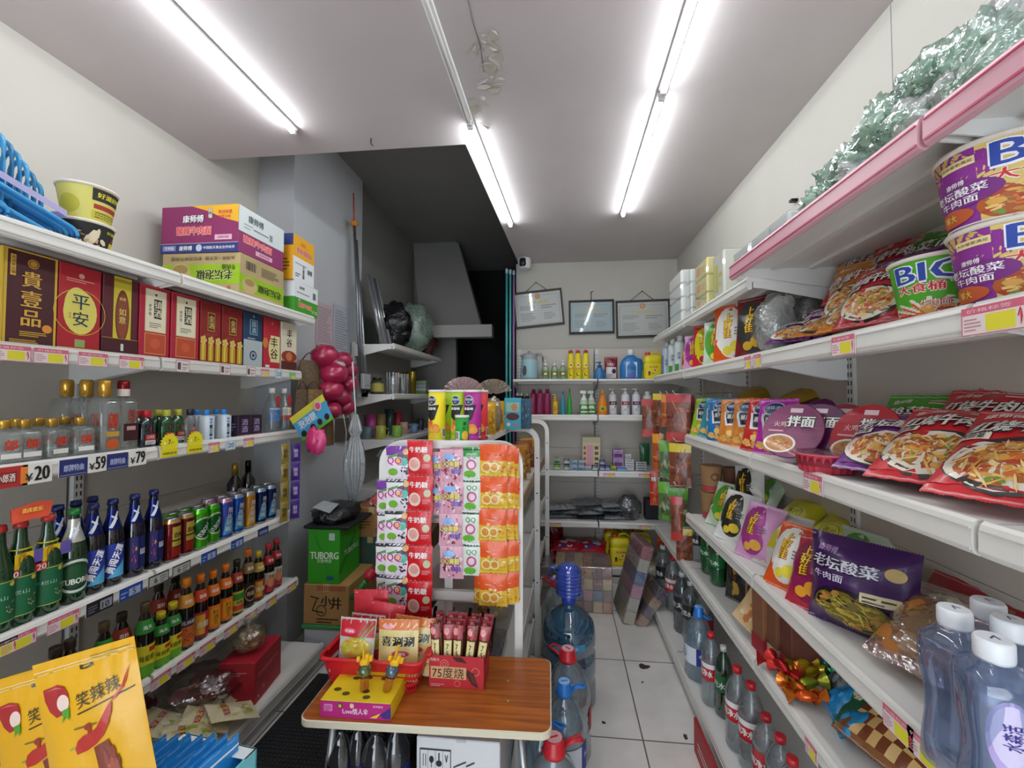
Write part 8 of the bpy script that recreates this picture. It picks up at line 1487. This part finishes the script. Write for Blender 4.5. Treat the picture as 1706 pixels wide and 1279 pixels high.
thing('bread_bag', 'clear bag of bread rolls with a red bottom seal, before the water bottles', 'bread', bread_bag(), Rt(1512, 3, .82)+Vector((.0, -.0, .035)), (-1.0, 0, RF+.45))
thing('snack_packet', 'long red topped pack lying at the back behind the water bottles', 'snack packet', plain_bag('a8202a', .34, .2, .04, 81, 'film', ('d8c8a8', 'c8b84a', 'b84a3a'), 10), Rt(1600, 3, .98)+Vector((0, .02, .03)), (-.7, 0, RF+.1))
thing('paper_sheet', 'white sheet of paper lying at the back of the fourth right shelf', 'paper', M().box(-.12, .12, -.09, .09, 0, .002, 'd8dadc', 'matte'), Rt(1520, 3, 1.0), .2)
for px, py, lb_, rz_, lab in [(1590, 1012, False, .3, 'blue tinted water bottle with a white cap, leftmost of the group'), (1655, 1062, True, -.35, 'blue tinted water bottle with a violet oval label, nearest to the camera'), (1646, 1000, False, .5, 'blue tinted water bottle with a white cap at the back of the group'), (1682, 1030, False, .2, 'blue tinted water bottle with a white cap, second from the back at the photo edge')]:
    p = hit(px, py, z=ZR[3]+.295); thing('water_bottle', lab, 'water bottle', tall_water(lb_), Vector((p.x, p.y, ZR[3]+.001)), rz_, 'white capped water bottles on the fourth right shelf', scale=(1, 1, 1.09))
# --- fifth shelf
for px, x, lab in [(1180, .84, 'green drink bottle on the fifth right shelf, the farther one'), (1196, .84, 'green drink bottle on the fifth right shelf, the nearer one')]: thing('drink_bottle', lab, 'bottle', pet_bottle('greenbig', .25, .04), Rt(px, 4, x), RF+.6)
thing('drink_bottle', 'clear bottle with a pale label left of the green bottles', 'bottle', pet_bottle('mono', .26, .038), Rt(1163, 4, .84), RF+.6)
for k, (px, x, c, c2, h_, lab) in enumerate([(1228, .86, '22201e', 'c8a030', .3, 'black snack bag with a yellow flower print on the fifth right shelf'), (1214, .9, '3a2a20', '8a6a3a', .28, 'dark brown bag behind the black flower printed one'), (1262, .86, 'b08a68', 'c8a27c', .26, 'clear brown bag of dried snacks next to the black one')]): thing('snack_bag', lab, 'snack bag', plain_bag(c, .14, h_, .07, 90+k, 'film', (c, c2, '5a4030'), 12), Rt(px, 4, x), (-.1, 0, RF+.5))
for k, (px, x, c, lab) in enumerate([(1290, .84, '8a5a3c', 'brown paper bag standing upright, farthest of three'), (1312, .86, '7a4e34', 'brown paper bag standing upright, middle of three'), (1338, .88, '6a3a2c', 'brown paper bag standing upright, nearest of three')]):
    g = box_raw(.08, .13, .27, c, 'kraft', tape=False).box(-.042, .042, -.067, .067, .0, .06, 'a82430' if k != 1 else 'd0c0a8', 'card'); thing('paper_bag', lab, 'paper bag', g, Rt(px, 4, x), RF+.1)
thing('snack_packet', 'cream packet with a curled corner at the edge of the fifth right shelf', 'snack packet', plain_bag('d8b888', .12, .14, .02, 95, 'film', ('c87a4a', 'e8d8b8'), 8), hit(1237, 1040, x=.76), (-.5, .3, RF+.4))
def candy(c, c2): return M().blob((0, 0, .02), .034, .018, .018, c, 'foil', 14, 10, .15, 1).grid(lambda u, v: (.034+.025*v, (.006+.02*v)*math.sin(2*PI*u), .02+(.006+.02*v)*math.cos(2*PI*u)), 12, 3, c2, 'foil').grid(lambda u, v: (-.034-.025*v, (.006+.02*v)*math.sin(2*PI*u), .02+(.006+.02*v)*math.cos(2*PI*u)), 12, 3, c2, 'foil')
r = random.Random(11); CN = [('red', 'b81e24', 'c8302a'), ('orange', 'd85a1c', 'e07a28'), ('yellow', 'd8b81c', 'e8cc3a'), ('yellow green', '9aac2a', 'b8c440'), ('teal', '1c8a7a', '2aa08c'), ('blue', '2a8ac8', '4aa4d8'), ('silver grey', '8a9096', 'a0a6aa')]
_cp = {}
for k, (px, py, ci, dz, lab) in enumerate([(1292, 1112, 0, 0, 'red twisted sweet, farthest of the pile'), (1303, 1118, 0, .025, 'red twisted sweet lying on the first red one'), (1310, 1132, 0, 0, 'red twisted sweet beside the orange ones'), (1322, 1140, 1, 0, 'orange twisted sweet in the middle of the pile'), (1332, 1155, 1, 0, 'orange twisted sweet at the front of the pile'), (1346, 1168, 1, 0, 'orange twisted sweet nearest the blue ones'), (1335, 1115, 2, .02, 'bright yellow twisted sweet on top'), (1350, 1128, 2, .0, 'bright yellow twisted sweet in the middle'), (1348, 1148, 3, .01, 'yellow green twisted sweet beside the blue bag'), (1362, 1112, 3, .0, 'yellow green twisted sweet at the back'), (1372, 1110, 4, .02, 'teal twisted sweet at the back of the pile')]):
    _cp.setdefault(ci, candy(CN[ci][1], CN[ci][2]).mesh('twisted_sweet')); thing('twisted_sweet', lab, 'sweet', _cp[ci], hit(px, py, z=ZR[4]+.02+dz), (r.uniform(-.2, .2), r.uniform(-.2, .2), r.uniform(0, 3)), 'twisted sweets on the fifth right shelf')
for k, (px, py, c, c2, rz_, lab) in enumerate([(1385, 1135, '5a6468', '8a9498', .3, 'grey sweets bag lying behind the blue one'), (1420, 1160, '4a5458', '7a8488', .6, 'dark grey sweets bag right of the blue one'), (1375, 1155, '1f8ac8', '4aa8e0', -.2, 'bright blue sweets bag, the farther one'), (1392, 1190, '1a84b8', '3aa0d0', -.3, 'bright blue sweets bag, the nearer one')]):
    thing('sweets_bag', lab, 'sweets bag', plain_bag(c, .1, .15, .05, 100+k, 'film', (c, c2), 12), hit(px, py+20, z=ZR[4]+.03), (-1.1, 0, RF+rz_))
g = softbag(.2, .17, .06, '8c5a30', lambda c: [c.rect(.05+.11*i, .1+.2*j, .16+.11*i, .3+.2*j, ('e0b878' if (i+j) % 2 else '7a3e1c'), 2) for i in range(8) for j in range(3)]+[c.rect(0, .78, 1, 1, '1c5a34', 2), c.rect(.1, .72, .9, .8, 'd8d0b0', 2)], 'film', 6)
thing('biscuit_bag', 'checked brown and cream biscuit bag with a green end, at the photo bottom', 'biscuit bag', g, hit(1452, 1262, z=ZR[4]+.04), (-1.2, 0, RF+.3), scale=1.15)
thing('biscuit_bag', 'dark green and tan biscuit bag behind the checked one', 'biscuit bag', plain_bag('1f5a38', .16, .2, .06, 105, 'film', ('b89a68', 'd8d0b0', '2a6a40'), 12), hit(1440, 1238, z=ZR[4]+.03), (-1.2, 0, RF+.7))
# --- base shelf: water and drinks
def low(px, py, s, H, r_, lab, rz_=.6):
    p = hit(px, py, z=.101+H*1.02); thing('drink_bottle', lab, 'bottle', pet_bottle(s, H, r_), Vector((p.x, p.y, .102)), RF+rz_, 'bottles along the bottom right shelf')
low(1104, 909, 'mono', .36, .055, 'clear bottle with a dark printed band, farthest on the bottom right shelf'); low(1121, 927, 'red', .36, .055, 'clear bottle with a red cap and red label, second along the bottom right shelf'); low(1136, 953, 'dark', .36, .055, 'clear bottle with a grey cap, third along the bottom right shelf'); low(1150, 968, 'mono', .34, .052, 'clear bottle with a dark band, fourth along the bottom right shelf')
low(1172, 985, 'redplain', .33, .055, 'clear bottle with a dark red cap behind the blue capped one')
p = hit(1164, 1012, z=.1+.36); thing('water_bottle', 'large blue capped water bottle with a round 6L mark on its label', 'water bottle', water_big('blue', 'b4d0e4', .075, .31), Vector((p.x, p.y, .102)), RF+.5)
low(1184, 1054, 'red', .33, .045, 'clear bottle with a red cap just right of the large blue capped one'); low(1205, 1076, 'green', .31, .04, 'dark green bottle with a white cap on the bottom right shelf')
low(1228, 1110, 'red', .33, .05, 'clear red labelled bottle with a red cap, right of the dark green one'); low(1251, 1137, 'red', .33, .05, 'clear red labelled bottle with a red cap, second to the right of the green one'); low(1276, 1190, 'redplain', .30, .05, 'clear bottle with a red cap standing lowest, near the photo bottom'); low(1300, 1225, 'red', .30, .05, 'clear red capped bottle under the near end of the fifth shelf')
low(1320, 1262, 'red', .30, .05, 'clear red capped bottle at the photo bottom edge')
thing('cardboard_box', 'flat red and brown carton standing at the kick plate in the aisle', 'carton', carton(.012, .55, .15, 'a82028', {'l': lambda c: c.rect(.5, 0, 1, 1, 'b08048', 1).lines(.1, .3, .4, .6, 2, 'e8c8c8', 2)}), (.60, 1.75, .001), 0)
# --- hanging snacks between the bays
hk = []
for k, (px, py, s, w_, h_, x, lab) in enumerate([(1083, 664, 'sausage', .13, .30, .70, 'clear sausage pack with a red end, hanging farthest left'), (1101, 655, 'jerky', .12, .24, .74, 'yellow topped jerky pack hanging second from the left in the top row'), (1113, 656, 'bone', .1, .24, .78, 'orange yellow snack pack hanging in the middle of the top row'), (1130, 655, 'sausage', .15, .31, .74, 'wide clear sausage pack hanging nearest the crisps'), (1142, 658, 'sausage', .12, .30, .84, 'dark sausage pack hanging behind the wide one'),
    (1096, 722, 'bone', .08, .27, .70, 'slim orange snack pack hanging in the second row'), (1113, 733, 'herb', .12, .26, .74, 'green and silver herb snack pack hanging in the second row'), (1133, 738, 'jerky', .13, .27, .73, 'yellow topped sausage pack hanging in the second row'), (1093, 785, 'spicy', .09, .25, .70, 'red spicy snack pack with black letters hanging in the third row'), (1110, 802, 'herb', .11, .26, .72, 'green edged snack pack hanging in the third row'), (1130, 812, 'herb', .12, .25, .77, 'bright green snack pack hanging behind in the third row'), (1127, 826, 'sausage', .07, .27, .70, 'slim silvery snack pack hanging lowest'), (1140, 880, 'jerky', .1, .2, .76, 'dark jerky pack hanging near the shelf end'), (1105, 880, 'spicy', .09, .15, .8, 'dark red pack hanging in the shadow of the lowest row')]):
    p = hit(px, py, x=x); h0 = M().tube([(0, .0, .005), (0, -.0, -.015), (.0, -.02, -.012)], .003, 6, 'd8d8dc', 'metal').tube([(0, 0, .004), (.33*math.cos(.75) if 0 else .0, .0, .004)], .002, 6, 'd8d8dc', 'metal') if 0 else None
    thing('hanging_snack', lab, 'snack pack', strip(s, 1, w_, h_), p, (0, 0, -.35 if k % 2 else -.2)); hk.append((p, x))
for z_ in (1.62, 1.33, 1.06):
    for k, y_ in enumerate((2.68, 2.85, 3.02)):
        thing('display_hook', ('upper', 'middle', 'lower')[(1.62, 1.33, 1.06).index(z_)]+' row wire hook holding snack packs, '+('nearest the crisps', 'in the middle', 'farthest')[k], 'hook', M().tube([(1.10, y_, z_+.01), (.70, y_, z_), (.685, y_, z_+.02)], .003, 6, 'dcdcdc', 'metal').box(1.09, 1.10, y_-.02, y_+.02, z_-.02, z_+.03, 'd0d0d0', 'metal'), (0, 0, 0), 0, 'wire hooks between the right bays')
# --- price cards
def tagR(px, zi, s, lab, w_=.085, h_=.05, dz=-.055, x=RX): p = atx(px, x-.0195, ZR[zi]+dz); thing('price_card', lab, 'price card', price_card(s, w_, h_), p, RF)
tagR(1655, 1, 'pink', 'pink and yellow price card below the stacked purple tubs', .11); tagR(1405, 1, 'pink', 'pink and yellow price card below the noodle packet pile', .09); tagR(1262, 1, 'pink', 'pink price card below the big orange snack bag, the nearer of two', .06); tagR(1246, 1, 'pink', 'pink price card below the big orange snack bag, the farther of two', .06)
tagR(1355, 2, 'pink', 'pink and yellow price card below the ribbed red bowl', .09, .055); tagR(1497, 3, 'pink', 'pink and yellow price card below the bread rolls', .085, .05); tagR(1540, 3, 'pink', 'pink and yellow price card below the water bottles', .08, .05)
tagR(1352, 4, 'pink', 'pink price card on the rail of the fifth right shelf', .06, .045)
for px, zi, lab in [(1015, 2, 'yellow price card in the middle of the box shelf rail'), (1074, 2, 'pale pink price card at the right of the box shelf rail'), (1075, 3, 'pink price card at the right of the bagged goods shelf rail'), (925, 3, 'yellowish price card at the left of the bagged goods shelf rail')]: p = aty(px, 3.7305, zB[zi]-.045); thing('price_card', lab, 'price card', price_card('pink', .1, .035), p, 0)
# drip stains on the floor
r = random.Random(2)
for k, (px, py, w_, h_, lab) in enumerate([(1073, 1110, .035, .03, 'large'), (1070, 1136, .008, .008, 'small'), (1006, 1203, .012, .01, 'medium'), (1142, 1227, .01, .02, 'narrow')]):
    p = hit(px, py, z=.0008); pts = []
    for i in range(14): a = 2*PI*i/14; q = r.uniform(.6, 1.1); pts.append((w_*q*math.cos(a), h_*q*math.sin(a), 0))
    o = link('trim_floor_stain', M().P(pts, '3a2e28', 'matte'), None, (p.x, p.y, .0008)); o['kind'] = 'structure'
